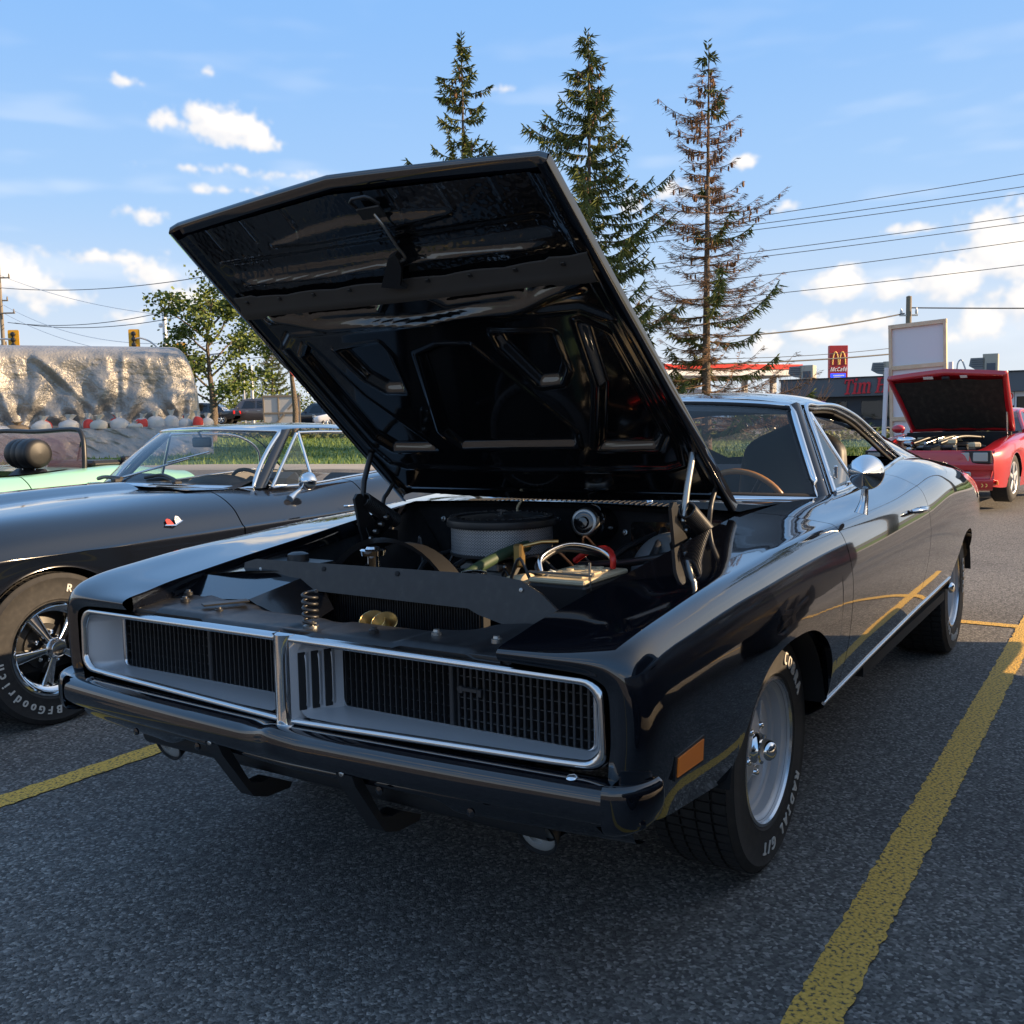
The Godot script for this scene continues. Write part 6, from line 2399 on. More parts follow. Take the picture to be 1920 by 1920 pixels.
func make_convertible():
	var car := thing("convertible", "mint green open convertible with black headrest, parked beyond the dark sports coupe", "convertible", V(-5.46, 0.04, 0.58))
	low_car_panels(car, M.mint_paint, -0.62, -1.78)
	var b := MB.new()
	var C := []
	for z in [0.92, 0.55, 0.15, -0.30, -0.66, -0.90]:
		var e := low_car_side(z, 0.0)
		C.append([V(-e.x, e.y, z), V(-e.x * 0.5, e.y + 0.02, z), V(0, e.y + 0.03, z), V(e.x * 0.5, e.y + 0.02, z), V(e.x, e.y, z)])
	b.grid(surf(C, 30, 20))
	part("hood", b, M.mint_paint, car)
	b = MB.new()
	C = []
	for z in [-2.05, -2.3, -2.6, -2.9, -3.2]:
		var e := low_car_side(z, 0.0)
		C.append([V(-e.x, e.y - 0.002, z), V(0, e.y + 0.004, z), V(e.x, e.y - 0.002, z)])
	b.grid(surf(C, 20, 20))
	part("rear_deck", b, M.mint_paint, car)
	for s in [1.0, -1.0]:
		b = MB.new()
		var tr := []
		for i in 11:
			var z := lerpf(-0.9, -2.2, i / 10.0)
			var p := low_car_side(z, 0.3)
			tr.append(PackedVector3Array([V(s * p.x, p.y + 0.01, z), V(s * (p.x - 0.07), p.y, z), V(s * 0.56, 0.35, z)]))
		b.grid(tr)
		part("side_trim", b, M.black_vinyl, car)
	# seats with fat round headrests
	for x in [0.36, -0.36]:
		b = MB.new()
		b.box(V(x, 0.68, -2.0), V(0.48, 0.58, 0.16), 0.07, Basis(V(1, 0, 0), -0.2))
		b.box(V(x, 0.45, -1.7), V(0.48, 0.14, 0.5), 0.06)
		var seat := part("seat", b, M.black_vinyl, car)
		b = MB.new()
		b.lathe([Vector2(0.0, -0.152), Vector2(0.075, -0.15), Vector2(0.10, -0.142), Vector2(0.108, -0.115), Vector2(0.109, -0.062), Vector2(0.105, -0.055), Vector2(0.109, -0.048), Vector2(0.109, 0.005), Vector2(0.105, 0.012), Vector2(0.109, 0.019), Vector2(0.109, 0.085), Vector2(0.104, 0.098), Vector2(0.107, 0.108), Vector2(0.10, 0.138), Vector2(0.07, 0.150), Vector2(0.0, 0.154)], 40, Transform3D(axle().basis, V(x, 1.075, -2.04)), 0.0, TAU, 0.4)
		part("headrest", b, M.black_vinyl, seat)
		b = MB.new()
		for k in [-0.08, 0.08]:
			b.tube([V(x + k, 0.93, -2.04), V(x + k, 1.02, -2.04)], 0.008, 8)
		part("headrest_post", b, M.chrome, seat)
	# hoop behind the seats with a tinted wind stop
	b = MB.new()
	b.tube(spline([V(0.66, 0.90, -2.28), V(0.645, 1.06, -2.30), V(0.60, 1.20, -2.32), V(0.48, 1.245, -2.33), V(0.0, 1.235, -2.33), V(-0.48, 1.245, -2.33), V(-0.60, 1.20, -2.32), V(-0.66, 0.90, -2.28)], 50), 0.018, 8)
	b.tube([V(0.60, 1.15, -2.31), V(0.30, 0.95, -2.45)], 0.008, 6)
	var hoop := part("roll_hoop", b, M.satin_black, car)
	b = MB.new()
	b.prism(poly([-0.62, 0.95, 0.62, 0.95, 0.60, 1.18, 0.48, 1.235, -0.48, 1.235, -0.60, 1.18]), 0.004, Transform3D(Basis.IDENTITY, V(0, 0, -2.33)))
	part("wind_stop", b, M.wind_screen_tint, hoop)
	b = MB.new()
	b.box(V(0.30, 0.985, -2.52), V(0.62, 0.05, 0.26), 0.02)
	b.box(V(0.62, 0.985, -2.66), V(0.06, 0.10, 0.06), 0.01)
	part("folded_top", b, M.black_vinyl, car)
	b = MB.new()
	b.prism(rrect(0.19, 0.045, 0.012), 0.006, Transform3D(Basis(V(0, 0.03, -1).normalized(), V(-0.55, 0.83, 0).normalized(), V(0.83, 0.55, 0).normalized()), V(0.838, 0.812, -1.52)))
	part("badge", b, M.mint_paint, car)
	b = MB.new()
	b.grid(surf([[V(-0.6, 0.94, -1.0), V(0, 0.965, -0.9), V(0.6, 0.94, -1.0)], [V(-0.6, 0.95, -1.2), V(0, 0.96, -1.15), V(0.6, 0.95, -1.2)], [V(-0.6, 0.6, -1.3), V(0, 0.6, -1.3), V(0.6, 0.6, -1.3)]], 10, 12))
	part("dashboard", b, M.black_vinyl, car)
	for w in [[0.85, 0.0, 1.0], [-0.85, 0.0, -1.0], [0.85, -2.49, 1.0], [-0.85, -2.49, -1.0]]:
		plain_wheel(car, V(w[0], 0.33, w[1]), w[2], 0.33, 0.2, M.chrome)

# ---------------------------------------------------------------- tarp covered heap with sandbags
func make_tarp_heap():
	# long heap; its face runs from a to e, the cover hangs towards the lot
	var a := spot(24.6, -21.5)
	var e := spot(29.5, -9.1)
	var ax := V(e.x - a.x, 0, e.z - a.z).normalized()
	var out := V(-ax.z, 0, ax.x)
	if out.dot(EYE - a) < 0:
		out = -out
	var L := a.distance_to(e)
	var o := thing("tarp_covered_heap", "long heap under silver-grey tarps, sandbags along its ledge", "tarp")
	fnl.seed = 4
	fnl.frequency = 1.0
	# gather points along the ledge, where folds run together
	var gather := [5.15, 2.4, 0.75, 3.5, 7.2, 9.0]
	var fold := func(u: float, h: float) -> float:
		# folds fan upwards from each gather point
		var f := 0.0
		for g in gather:
			var dx: float = (L - g) - u
			var r := sqrt(dx * dx + h * h)
			var an := atan2(dx, h + 0.15)
			if r < 3.4:
				f += 0.10 * sin(an * 9.0 + g * 7.0) * smoothstep(3.4, 0.8, r) * smoothstep(0.0, 0.5, r) * smoothstep(1.5, 1.1, absf(an))
		# long diagonals
		f += 0.12 * exp(-pow((u - (L - 2.6) + h * 0.95) / 0.17, 2.0)) * smoothstep(2.6, 1.6, h)
		f -= 0.09 * exp(-pow((u - (L - 2.9) + h * 0.95) / 0.14, 2.0)) * smoothstep(2.6, 1.6, h)
		f += 0.10 * exp(-pow((u - (L - 2.42) - h * 0.04) / 0.10, 2.0))
		f += 0.09 * exp(-pow((u - (L - 5.2) + h * 0.35) / 0.13, 2.0))
		f -= 0.08 * exp(-pow((u - (L - 5.0) - h * 0.10) / 0.15, 2.0))
		f += 0.06 * exp(-pow((u - (L - 0.5) + h * 0.8) / 0.10, 2.0)) * smoothstep(1.2, 0.4, h)
		f += 0.06 * exp(-pow((u - (L - 0.8) + h * 0.9) / 0.08, 2.0)) * smoothstep(1.2, 0.4, h)
		# hoops under the sheet
		for g in [4.85, 2.45, 1.35, 0.7, 7.6]:
			f += 0.06 * exp(-pow((u - (L - g) + 0.18 * h) / 0.10, 2.0)) * smoothstep(0.8, 2.0, h)
		f += 0.05 * fnl.get_noise_2d(u * 0.9, h * 1.3) + 0.025 * fnl.get_noise_2d(u * 3.1 + 9.0, h * 4.0)
		return f
	var b := MB.new()
	var rows := []
	var nu := 330
	var nh := 120
	for j in nh + 1:
		var row := PackedVector3Array()
		var t := float(j) / nh
		for i in nu + 1:
			var u := L * i / nu
			var top := lerpf(2.62, 2.45, u / L)   # height over the ledge
			# profile: bulging wall then a rounded shoulder
			var h: float
			var back: float
			if t < 0.7:
				h = top * 0.80 * t / 0.7
				back = 0.10 + 0.16 * h / top
			else:
				var q := (t - 0.7) / 0.3 * PI * 0.5
				h = top * (0.80 + 0.20 * sin(q))
				back = 0.23 + 1.5 * (1.0 - cos(q))
			var rest := L - u
			# the right end rounds off backwards
			var turn := 0.0
			if rest < 0.9:
				turn = pow(1.0 - rest / 0.9, 2.6) * 1.2
				h *= pow(maxf(0.0, 1.0 - pow(1.0 - rest / 0.9, 2.2)), 0.6)
			var f: float = fold.call(u, h) * smoothstep(1.0, 0.55, t)
			var g := lerpf(a.y, e.y, u / L) + 0.86
			row.append(a + ax * (u - 0.12 * turn) - out * (back + turn) + out * f + V(0, g - a.y + h, 0))
		rows.append(row)
	b.grid(rows)
	part("upper_tarp", b, M.silver_tarp, o)
	# lower sheet: flat ledge, then a drop to the asphalt
	b = MB.new()
	rows = []
	for j in 61:
		var t := j / 60.0
		var row := PackedVector3Array()
		for i in nu + 1:
			var u := L * i / nu
			var g := lerpf(a.y, e.y, u / L)
			var h: float
			var fwd: float
			if t < 0.25:
				h = 0.84 + 0.02 * fnl.get_noise_2d(u * 2.0, t * 6.0)
				fwd = -0.3 + 1.1 * t / 0.25
			else:
				var q := (t - 0.25) / 0.75
				h = 0.84 * (1.0 - q)
				fwd = 0.80 + 0.5 * q
				fwd += 0.10 * sin(u * 2.1 + q * 3.0 + 2.0 * fnl.get_noise_2d(u * 0.5, 3.0)) * q + 0.09 * fnl.get_noise_2d(u * 2.2 - q * 2.5, q * 1.5)
			row.append(a + ax * u + out * fwd + V(0, g - a.y + h, 0))
		rows.append(row)
	b.grid(rows)
	part("lower_tarp", b, M.silver_tarp, o)
	# sandbags: [metres from the right end, across, width, height, kind, lean, words]
	var kinds := [
		[0.1, 0.30, 0.42, 0.42, 0, 0.1, "plain white sandbag, last at the right end of the ledge"],
		[0.36, 0.45, 0.34, 0.50, 1, -0.1, "red and white sandbag with a tied neck, second from the right end of the ledge"],
		[0.72, 0.30, 0.44, 0.40, 2, 0.15, "squat white sandbag with a reddish drooping neck near the right end of the ledge"],
		[1.1, 0.36, 0.42, 0.56, 0, 0.0, "white sandbag with a tall thin tied neck over the sports coupe roof"],
		[1.52, 0.40, 0.48, 0.54, 0, -0.12, "tall white sandbag with a wide slumped neck above the windshield corner"],
		[1.95, 0.45, 0.40, 0.46, 1, 0.35, "mostly red sandbag leaning over beside a pale one on the ledge"],
		[2.1, 0.55, 0.40, 0.22, 3, 0.5, "low beige sandbag lying against the leaning red one"],
		[2.52, 0.45, 0.50, 0.50, 2, -0.25, "white sandbag with red tied neck left of the leaning red bag"],
		[3.08, 0.50, 0.46, 0.44, 3, 0.2, "grey-white sandbag beside an upright red-printed one"],
		[3.34, 0.40, 0.34, 0.50, 1, 0.0, "upright red-printed sandbag with flared white neck"],
		[3.85, 0.40, 0.60, 0.48, 0, 0.2, "broad white sandbag with upright flared neck alone on the ledge"],
		[4.55, 0.40, 0.52, 0.46, 2, 0.35, "white sandbag with a red-printed side, above the black headrest"],
		[5.15, 0.40, 0.60, 0.30, 4, 0.0, "dark brown wet sandbag in the gathered tarp"],
		[5.65, 0.45, 0.72, 0.26, 5, -0.3, "flat white sandbag with a red end lying over the green convertible"],
		[6.1, 0.35, 0.50, 0.34, 0, 0.0, "white sandbag cut off at the left picture edge"],
	]
	for k in kinds:
		var u: float = L - k[0]
		var base: Vector3 = a + ax * u + out * (k[1] + 0.12)
		base.y = lerpf(a.y, e.y, u / L) + 0.84
		sandbag(base, ax, out, k)

func sandbag(at: Vector3, ax: Vector3, out: Vector3, k: Array):
	var w: float = k[2]
	var h: float = k[3] * 0.88
	var body := h * 0.62
	var b := MB.new()
	var red := MB.new()
	var rows := []
	var ph := at.x * 3.0
	for j in 19:
		var t := j / 18.0
		var y: float
		var r: float
		if t < 0.62:
			var q := t / 0.62
			y = body * q
			r = w * 0.52 * sqrt(maxf(0.03, 1.0 - pow(absf(q * 1.32 - 0.42), 2.3)))
		else:
			var q := (t - 0.62) / 0.38
			y = body + (h - body) * q
			r = w * (0.10 + 0.16 * pow(q, 1.4))
		var row := PackedVector3Array()
		for i in 24:
			var an := TAU * i / 24.0
			var cr2 := 1.0 + 0.10 * sin(an * 2.0 + ph + t * 2.0) + 0.07 * sin(an * 5.0 + ph * 2.0 + t * 5.0) * (2.6 if t > 0.64 else 0.7)
			row.append(at + (ax * cos(an) + out * sin(an) * 0.75) * r * cr2 + V(0, y, 0) + ax * (k[5] as float) * maxf(0.0, y - body * 0.5) * 0.9 + V(0, 0.015 * sin(an * 2.0 + ph), 0) * (1.0 if t > 0.5 else 0.0))
		rows.append(row)
	b.grid(rows, true)
	var m: Material = [M.white_sack, M.white_sack, M.white_sack, M.old_board, M.brown_sack, M.white_sack][k[4]]
	var o := part("sandbag", b, m)
	o.set_meta("label", k[6])
	o.set_meta("category", "sandbag")
	o.set_meta("group", "sandbags along the tarp ledge")
	if k[4] in [1, 2, 5]:
		# printed band wrapped on the skin
		var i0 := 2 if k[4] == 1 else (10 if k[4] == 2 else 14)
		var span := 9 if k[4] == 1 else 5
		var j0 := 1 if k[4] == 1 else (9 if k[4] == 2 else 1)
		var j1 := 12 if k[4] == 1 else (17 if k[4] == 2 else 10)
		if k[6].contains("headrest"):
			i0 = 21
			j0 = 1
		var g := []
		for j in range(j0, j1):
			var row := PackedVector3Array()
			for i in span:
				var p: Vector3 = rows[j][(i0 + i) % 24]
				var c := at + V(0, p.y - at.y, 0) + ax * (k[5] as float) * maxf(0.0, p.y - at.y - body * 0.5) * 0.9
				row.append(p + (p - c).normalized() * 0.006)
			g.append(row)
		red.grid(g)
		part("red_print", red, M.red_print, o)

# ---------------------------------------------------------------- trees
func needle_col(k: float) -> Color:
	return Color(0.040, 0.065, 0.018).lerp(Color(0.17, 0.19, 0.04), k)

func blade(b: MB, p: Vector3, d: Vector3, len: float, w: float, side: Vector3):
	var s := d.cross(side)
	s = s.normalized() * w if s.length() > 1e-5 else V(w, 0, 0)
	var e := p + d * len
	var m := p + d * len * 0.45
	b.tri(p, m + s, e)
	b.tri(p, e, m - s)
	var s2 := s.cross(d).normalized() * w
	b.tri(p, m + s2, e)
	b.tri(p, e, m - s2)

func spruce(at: Vector3, h: float, reach: float, label: String, seed_: int, dead: float, skinny := false, green_from := 0.0):
	rng.seed = seed_
	var o := thing("spruce_tree", label, "tree", at, 0.0, "spruces on the grass strip")
	var tr := MB.new()
	var path := []
	var rad := []
	for k in 13:
		var t := k / 12.0
		path.append(V(0.05 * sin(t * 3.0 + seed_), h * t, 0.05 * cos(t * 4.0)))
		rad.append(lerpf(0.17, 0.012, pow(t, 0.8)))
	tr.tube(path, rad, 10)
	part("trunk", tr, M.bark, o)
	var limbs := MB.new()
	var needles := MB.new()
	var twigs := MB.new()
	var cones := MB.new()
	var y := h * 0.06
	while y < h - 0.25:
		var t := y / h
		var env := reach * (pow(1.0 - t, 0.75) if dead > 0.0 else minf(1.0, pow((1.0 - t) * 1.75, 0.85))) * (0.8 + 0.2 * sin(y * 2.3 + seed_))
		if skinny:
			env = reach * (0.30 + 0.70 * smoothstep(0.97, 0.60, t)) * (0.35 + 0.65 * pow(absf(sin(y * 1.25 + 0.6)), 2.0)) if t < 0.94 else 0.3
		env = maxf(env, 0.22)
		var cnt := rng.randi_range(4, 6) if not skinny else rng.randi_range(3, 5)
		if t > 0.9: cnt = 4
		for c in cnt:
			var az := rng.randf() * TAU
			var len := env * rng.randf_range(0.55, 1.12)
			if rng.randf() < 0.08: len *= 1.3
			var d := V(cos(az), 0, sin(az))
			var rise := rng.randf_range(-0.05, 0.12) - 0.20 * (1.0 - t)
			var pts := []
			for k in 8:
				var q := k / 7.0
				pts.append(V(0, y, 0) + d * len * q + V(0, len * (rise * q + 0.34 * q * q * q * (1.0 if t < 0.85 else 0.4)), 0))
			limbs.tube(pts, [0.022 * (1.2 - t), 0.018 * (1.2 - t), 0.015, 0.012, 0.010, 0.008, 0.006, 0.004], 4, false)
			var is_dead := dead > 0.0 and t < 0.955 and rng.randf() < dead
			var n := int(len * (52 if not is_dead else 42))
			for k in n:
				var q := pow(rng.randf(), 0.75)
				var p := curve(pts, q * 7.0)
				var side := d.cross(Vector3.UP) * (1.0 if rng.randf() < 0.5 else -1.0)
				if is_dead:
					var dd := (side * rng.randf_range(0.3, 1.0) + d * rng.randf_range(0.2, 0.9) + V(0, rng.randf_range(-0.45, 0.25), 0)).normalized()
					var l := rng.randf_range(0.12, 0.42) * (0.5 + 0.7 * (1.0 - q))
					var m := p + dd * l * 0.5 + V(0, -0.02, 0)
					var tip := p + dd * l + V(0, -0.05 * l, 0)
					var wd := 0.006
					twigs.tri(p - V(0, wd, 0), m + V(0, wd, 0), tip)
					twigs.tri(p + side * wd, m - side * wd, tip)
					for kk in 3:
						var d2 := (dd + V(rng.randf_range(-1, 1), rng.randf_range(-0.9, 0.5), rng.randf_range(-1, 1)) * 0.7).normalized()
						var b0 := p.lerp(tip, rng.randf_range(0.2, 0.9))
						twigs.tri(b0 - V(0, 0.004, 0), b0 + V(0.004, 0.004, 0.003), b0 + d2 * l * 0.45)
				else:
					needles.col = needle_col(clampf(rng.randf() * 0.75 + 0.2 * q + 0.1 * t, 0, 1))
					var dd := (side * rng.randf_range(0.1, 0.9) + d * rng.randf_range(0.2, 0.7) + V(0, rng.randf_range(-1.0, 0.05), 0)).normalized()
					var l := rng.randf_range(0.14, 0.42) * (1.0 if not skinny else 0.75)
					blade(needles, p, dd, l, 0.022, V(0.3, 0.5, 0.8))
					var up := (d + V(0, 0.3, 0) + side * 0.4).normalized()
					blade(needles, p, up, 0.10, 0.016, V(0.1, 0.9, 0.3))
			if not is_dead:
				needles.col = needle_col(0.8)
				blade(needles, pts[7], (pts[7] - pts[6]).normalized(), 0.16, 0.025, Vector3.UP)
				for kk in 2:
					blade(needles, pts[6], ((pts[7] - pts[6]).normalized() + d.cross(Vector3.UP) * (1.0 if kk else -1.0) * 0.8).normalized(), 0.14, 0.02, Vector3.UP)
			# hanging cones, thickest near the top
			var cc := smoothstep(0.35, 0.75, t) * smoothstep(0.97, 0.90, t)
			if rng.randf() < cc * (0.85 if dead > 0.0 else 0.45):
				for kk in rng.randi_range(2, 5 if dead > 0.0 else 3):
					var p := curve(pts, rng.randf_range(2.0, 7.0)) + V(rng.randf_range(-0.06, 0.06), -0.09, rng.randf_range(-0.06, 0.06))
					cones.ball(p, V(0.032, 0.085, 0.032), 6, 5)
		y += rng.randf_range(0.18, 0.34) if not skinny else rng.randf_range(0.22, 0.42)
	# leader
	for k in 26:
		var q := rng.randf()
		needles.col = needle_col(rng.randf())
		var az := rng.randf() * TAU
		blade(needles, V(0, h - 0.9 + 0.95 * q, 0), V(cos(az), 0.9, sin(az)).normalized(), 0.20, 0.028, V(0.2, 0.3, 0.9))
	part("limbs", limbs, M.dead_twig if dead > 0.0 else M.bark, o)
	if needles.v.size():
		stuff(part("needles", needles, M.needles, o))
	if twigs.v.size():
		stuff(part("twigs", twigs, M.dead_twig, o))
	if cones.v.size():
		stuff(part("cones", cones, M.cone_brown, o))

func leaf_col(k: float) -> Color:
	return Color(0.030, 0.062, 0.012).lerp(Color(0.17, 0.21, 0.03), k)

func leaf(b: MB, p: Vector3, s: float):
	var d := V(rng.randf_range(-1, 1), rng.randf_range(-0.7, 0.5), rng.randf_range(-1, 1)).normalized()
	var u := d.cross(V(rng.randf_range(-1, 1), rng.randf_range(-1, 1), rng.randf_range(-1, 1))).normalized() * s * 0.4
	b.quad(p, p + d * s * 0.5 + u, p + d * s, p + d * s * 0.5 - u)

func leafy_tree(at: Vector3, h: float, spread: float, label: String, seed_: int, called := "leafy_tree", n_leaf := 5200, trunk_r := 0.14, clear := 0.3, group := ""):
	rng.seed = seed_
	var o := thing(called, label, "tree", at, 0.0, group)
	var wood := MB.new()
	var lv := MB.new()
	var path := []
	for k in 9:
		path.append(V(0.12 * sin(k * 0.9 + seed_), h * 0.8 * k / 8.0, 0.12 * cos(k * 0.7 + seed_)))
	wood.tube(path, [trunk_r * 1.25, trunk_r, trunk_r * 0.95, trunk_r * 0.85, trunk_r * 0.7, trunk_r * 0.55, trunk_r * 0.4, trunk_r * 0.25, 0.02], 9)
	part("trunk", wood, M.bark, o)
	wood = MB.new()
	var tips := []
	var nb := 16
	for k in nb:
		var t := lerpf(clear, 0.95, float(k) / nb)
		var az := k * 2.4 + rng.randf() * 0.8
		var base := curve(path, t / 0.8 * 8.0 if t < 0.8 else 8.0)
		var len := spread * (0.55 + 0.5 * sin(clampf((t - clear) / (1.0 - clear), 0, 1) * PI * 0.85 + 0.35)) * rng.randf_range(0.7, 1.1)
		var d := V(cos(az), rng.randf_range(0.25, 0.7) + t * 0.5, sin(az)).normalized()
		var pts := [base, base + d * len * 0.35 + V(0, 0.05, 0), base + d * len * 0.7 + V(rng.randf_range(-0.2, 0.2), 0.1, rng.randf_range(-0.2, 0.2)), base + d * len + V(0, -0.1, 0)]
		var sp := spline(pts, 8)
		wood.tube(sp, [0.05, 0.045, 0.04, 0.034, 0.028, 0.022, 0.017, 0.012, 0.008], 5, false)
		for j in 7:
			var p: Vector3 = curve(pts, rng.randf_range(1.0, 3.0))
			var d2 := (d + V(rng.randf_range(-1, 1), rng.randf_range(-0.5, 0.8), rng.randf_range(-1, 1))).normalized()
			var l2 := len * rng.randf_range(0.2, 0.5)
			wood.tube([p, p + d2 * l2 * 0.5 + V(0, 0.04, 0), p + d2 * l2], [0.016, 0.011, 0.005], 4, false)
			tips.append([p + d2 * l2, rng.randf()])
			tips.append([p + d2 * l2 * 0.6, rng.randf()])
	part("limbs", wood, M.bark, o)
	for k in n_leaf:
		var tp: Array = tips[rng.randi() % tips.size()]
		var off := V(rng.randfn(), rng.randfn() * 0.55, rng.randfn()) * spread * 0.105
		lv.col = leaf_col(clampf(tp[1] * 0.6 + rng.randf() * 0.45 - 0.05, 0, 1))
		leaf(lv, tp[0] + off, rng.randf_range(0.10, 0.20))
	stuff(part("leaves", lv, M.leaves, o))
	return o

func bush(at: Vector3, w: float, h: float, label: String, seed_: int, n := 900, tone := 0.0, group := ""):
	rng.seed = seed_
	var b := MB.new()
	for k in n:
		var v := V(rng.randfn(), absf(rng.randfn()), rng.randfn()) * 0.42
		var p := V(v.x * w * 0.62, minf(v.y * h, h * 1.05), v.z * w * 0.62)
		b.col = leaf_col(clampf(rng.randf() * 0.8 + tone, 0, 1))
		leaf(b, p, rng.randf_range(0.12, 0.26) * (0.6 + 0.12 * h))
	var o := thing("bush", label, "bush", at, 0.0, group)
	stuff(part("foliage", b, M.leaves, o))
	b = MB.new()
	for k in 6:
		var a := TAU * k / 6.0
		b.tube([V(0, 0, 0), V(cos(a) * w * 0.15, h * 0.4, sin(a) * w * 0.15), V(cos(a) * w * 0.3, h * 0.8, sin(a) * w * 0.3)], [0.03, 0.02, 0.008], 4, false)
	part("stems", b, M.bark, o)

func make_trees():
	spruce(spot(30.3, -1.25), 12.45, 2.1, "thin sparse green spruce rising behind the raised hood, leftmost of the three spruces", 3, 0.0, true)
	spruce(spot(30.6, 2.55), 12.75, 3.1, "full green spruce, middle of the three behind the raised hood", 17, 0.0)
	spruce(spot(30.0, 6.1), 12.2, 3.9, "brown dying spruce with bare twigs and hanging cones, rightmost of the three", 29, 0.86)
	leafy_tree(spot(41.0, -9.1), 6.2, 2.5, "young leafy tree with a straight trunk in front of the braced white boards", 7, "leafy_tree", 5200, 0.13, 0.42)
	leafy_tree(spot(36.0, -11.0), 5.2, 2.1, "leafy tree at the right end of the tarp heap", 13, "leafy_tree", 5200, 0.15, 0.25)
	# far greenery between the tarp heap and the hood
	for k in [[78.0, -21.6, 5.0, 4.2, "rounded green bush left of the grey suv", 51], [84.0, -18.5, 6.0, 3.6, "low dark bush behind the grey suv", 52], [86.0, -15.2, 5.0, 3.4, "yellowish bush right of the braced white boards", 53], [84.0, -22.8, 5.0, 6.0, "tall green bush beside the tarp heap end", 54], [80.0, -13.0, 4.0, 3.0, "bush behind the parked white car", 56]]:
		bush(spot(k[0], k[1]), k[2], k[3], k[4], k[5], 1500, 0.1, "bushes across the road")
	spruce(spot(90.0, -21.8), 8.0, 2.4, "small dark spruce far behind the grey suv", 61, 0.0)
	# scrub at the foot of the dead spruce and right of it
	for k in [[42.5, 4.6, 1.6, 1.2, "scrubby bush left of the dying spruce's trunk", 71], [43.0, 7.8, 1.8, 1.5, "scrubby bush right of the dying spruce's trunk", 72]]:
		bush(spot(k[0], k[1]), k[2], k[3], k[4], k[5], 700, -0.05, "scrub beyond the grass strip")
	# bare brown shrub at the roof of the black car
	rng.seed = 88
	var sh := thing("bare_shrub", "bare brown twiggy shrub right of the dying spruce", "shrub", spot(40.5, 11.4))
	var b := MB.new()
	for k in 60:
		var a := rng.randf() * TAU
		var l := rng.randf_range(1.6, 3.4)
		var d := V(cos(a) * 0.5, 1.0, sin(a) * 0.5).normalized()
		var p := V(rng.randf_range(-0.8, 0.8), 0, rng.randf_range(-0.8, 0.8))
		b.tube([p, p + d * l * 0.5, p + d * l + V(cos(a) * 0.2, 0, sin(a) * 0.2)], [0.014, 0.010, 0.004], 3, false)
		for j in 7:
			var q := p + d * l * rng.randf_range(0.25, 0.95)
			var e := q + (d + V(rng.randf_range(-1, 1), rng.randf_range(-0.2, 0.6), rng.randf_range(-1, 1))).normalized() * rng.randf_range(0.25, 0.7)
			b.tube([q, e], [0.008, 0.003], 3, false)
	stuff(part("twigs", b, M.dead_twig, sh))
	# weeds along the far side of the grass
	rng.seed = 97
	b = MB.new()
	for k in 15000:
		var p := spot(rng.randf_range(40.6, 44.0), rng.randf_range(-26, 34), absf(rng.randfn()) * 0.22)
		b.col = leaf_col(rng.randf() * 0.7).lerp(Color(0.16, 0.13, 0.06), rng.randf() * 0.45)
		leaf(b, p, rng.randf_range(0.10, 0.24))
	var o := part("weeds", b, M.leaves)
	stuff(o)
	o.set_meta("label", "tall rough weeds along the far edge of the grass strip")
	o.set_meta("category", "weeds")
	# grass blades on the strip
	b = MB.new()
	for k in 26000:
		var p := spot(rng.randf_range(22.6, 41.0), rng.randf_range(-15, 20), 0.05)
		b.col = Color(0.05, 0.11, 0.015).lerp(Color(0.20, 0.27, 0.05), rng.randf())
		var l := rng.randf_range(0.05, 0.13)
		var w := V(rng.randf_range(-1, 1), 0, rng.randf_range(-1, 1)).normalized() * 0.02
		b.tri(p - w, p + w, p + V(rng.randf_range(-0.05, 0.05), l, rng.randf_range(-0.05, 0.05)))
	o = part("grass", b, M.leaves)
	stuff(o)
	o.set_meta("label", "mown grass on the strip behind the parked cars")
	o.set_meta("category", "grass")
	# trees to the right of the lot: they shade the tarps and show in the paint
	for k in [[3.9, -28.2, 15.0, 3.3, 201, "tall tree off to the right whose shadow dapples the tarp heap's left part"], [8.5, -31.5, 15.5, 3.6, 202, "tall tree standing behind the one that dapples the tarp heap"], [34.0, -24.0, 12.0, 4.2, 203, "broad low-crowned tree on the field, mirrored in the black car's flank"]]:
		leafy_tree(V(k[0], 0, k[1]), k[2], k[3], k[5], k[4], "lot_tree", 4200, 0.22, 0.62 if k[0] < 30 else 0.35, "trees right of the lot")
	for k in 16:
		bush(V(95 + 6.0 * sin(k * 2.1), 0, -64 + 8.5 * k), 13.0, 7.5, "distant tree clump along the field edge, mirrored in the black car's flank", 300 + k, 600, 0.0, "tree line beyond the field")

# ---------------------------------------------------------------- poles, wires, signals
func cable(a: Vector3, e: Vector3, sag: float, r: float, mat: Material, label: String, group := ""):
	var pts := []
	for k in 25:
		var t := k / 24.0
		pts.append(a.lerp(e, t) - V(0, sag * 4.0 * t * (1.0 - t), 0))
	var b := MB.new()
	b.tube(pts, r, 5, false)
	var o := part("overhead_wire", b, mat)
	tag(o, label, "wire", group)

# a point in space at a forward distance, a sideways distance and a height over the camera
func air(fwd: float, side: float, up: float) -> Vector3:
	var p := spot(fwd, side)
	return V(p.x, EYE.y + up, p.z)

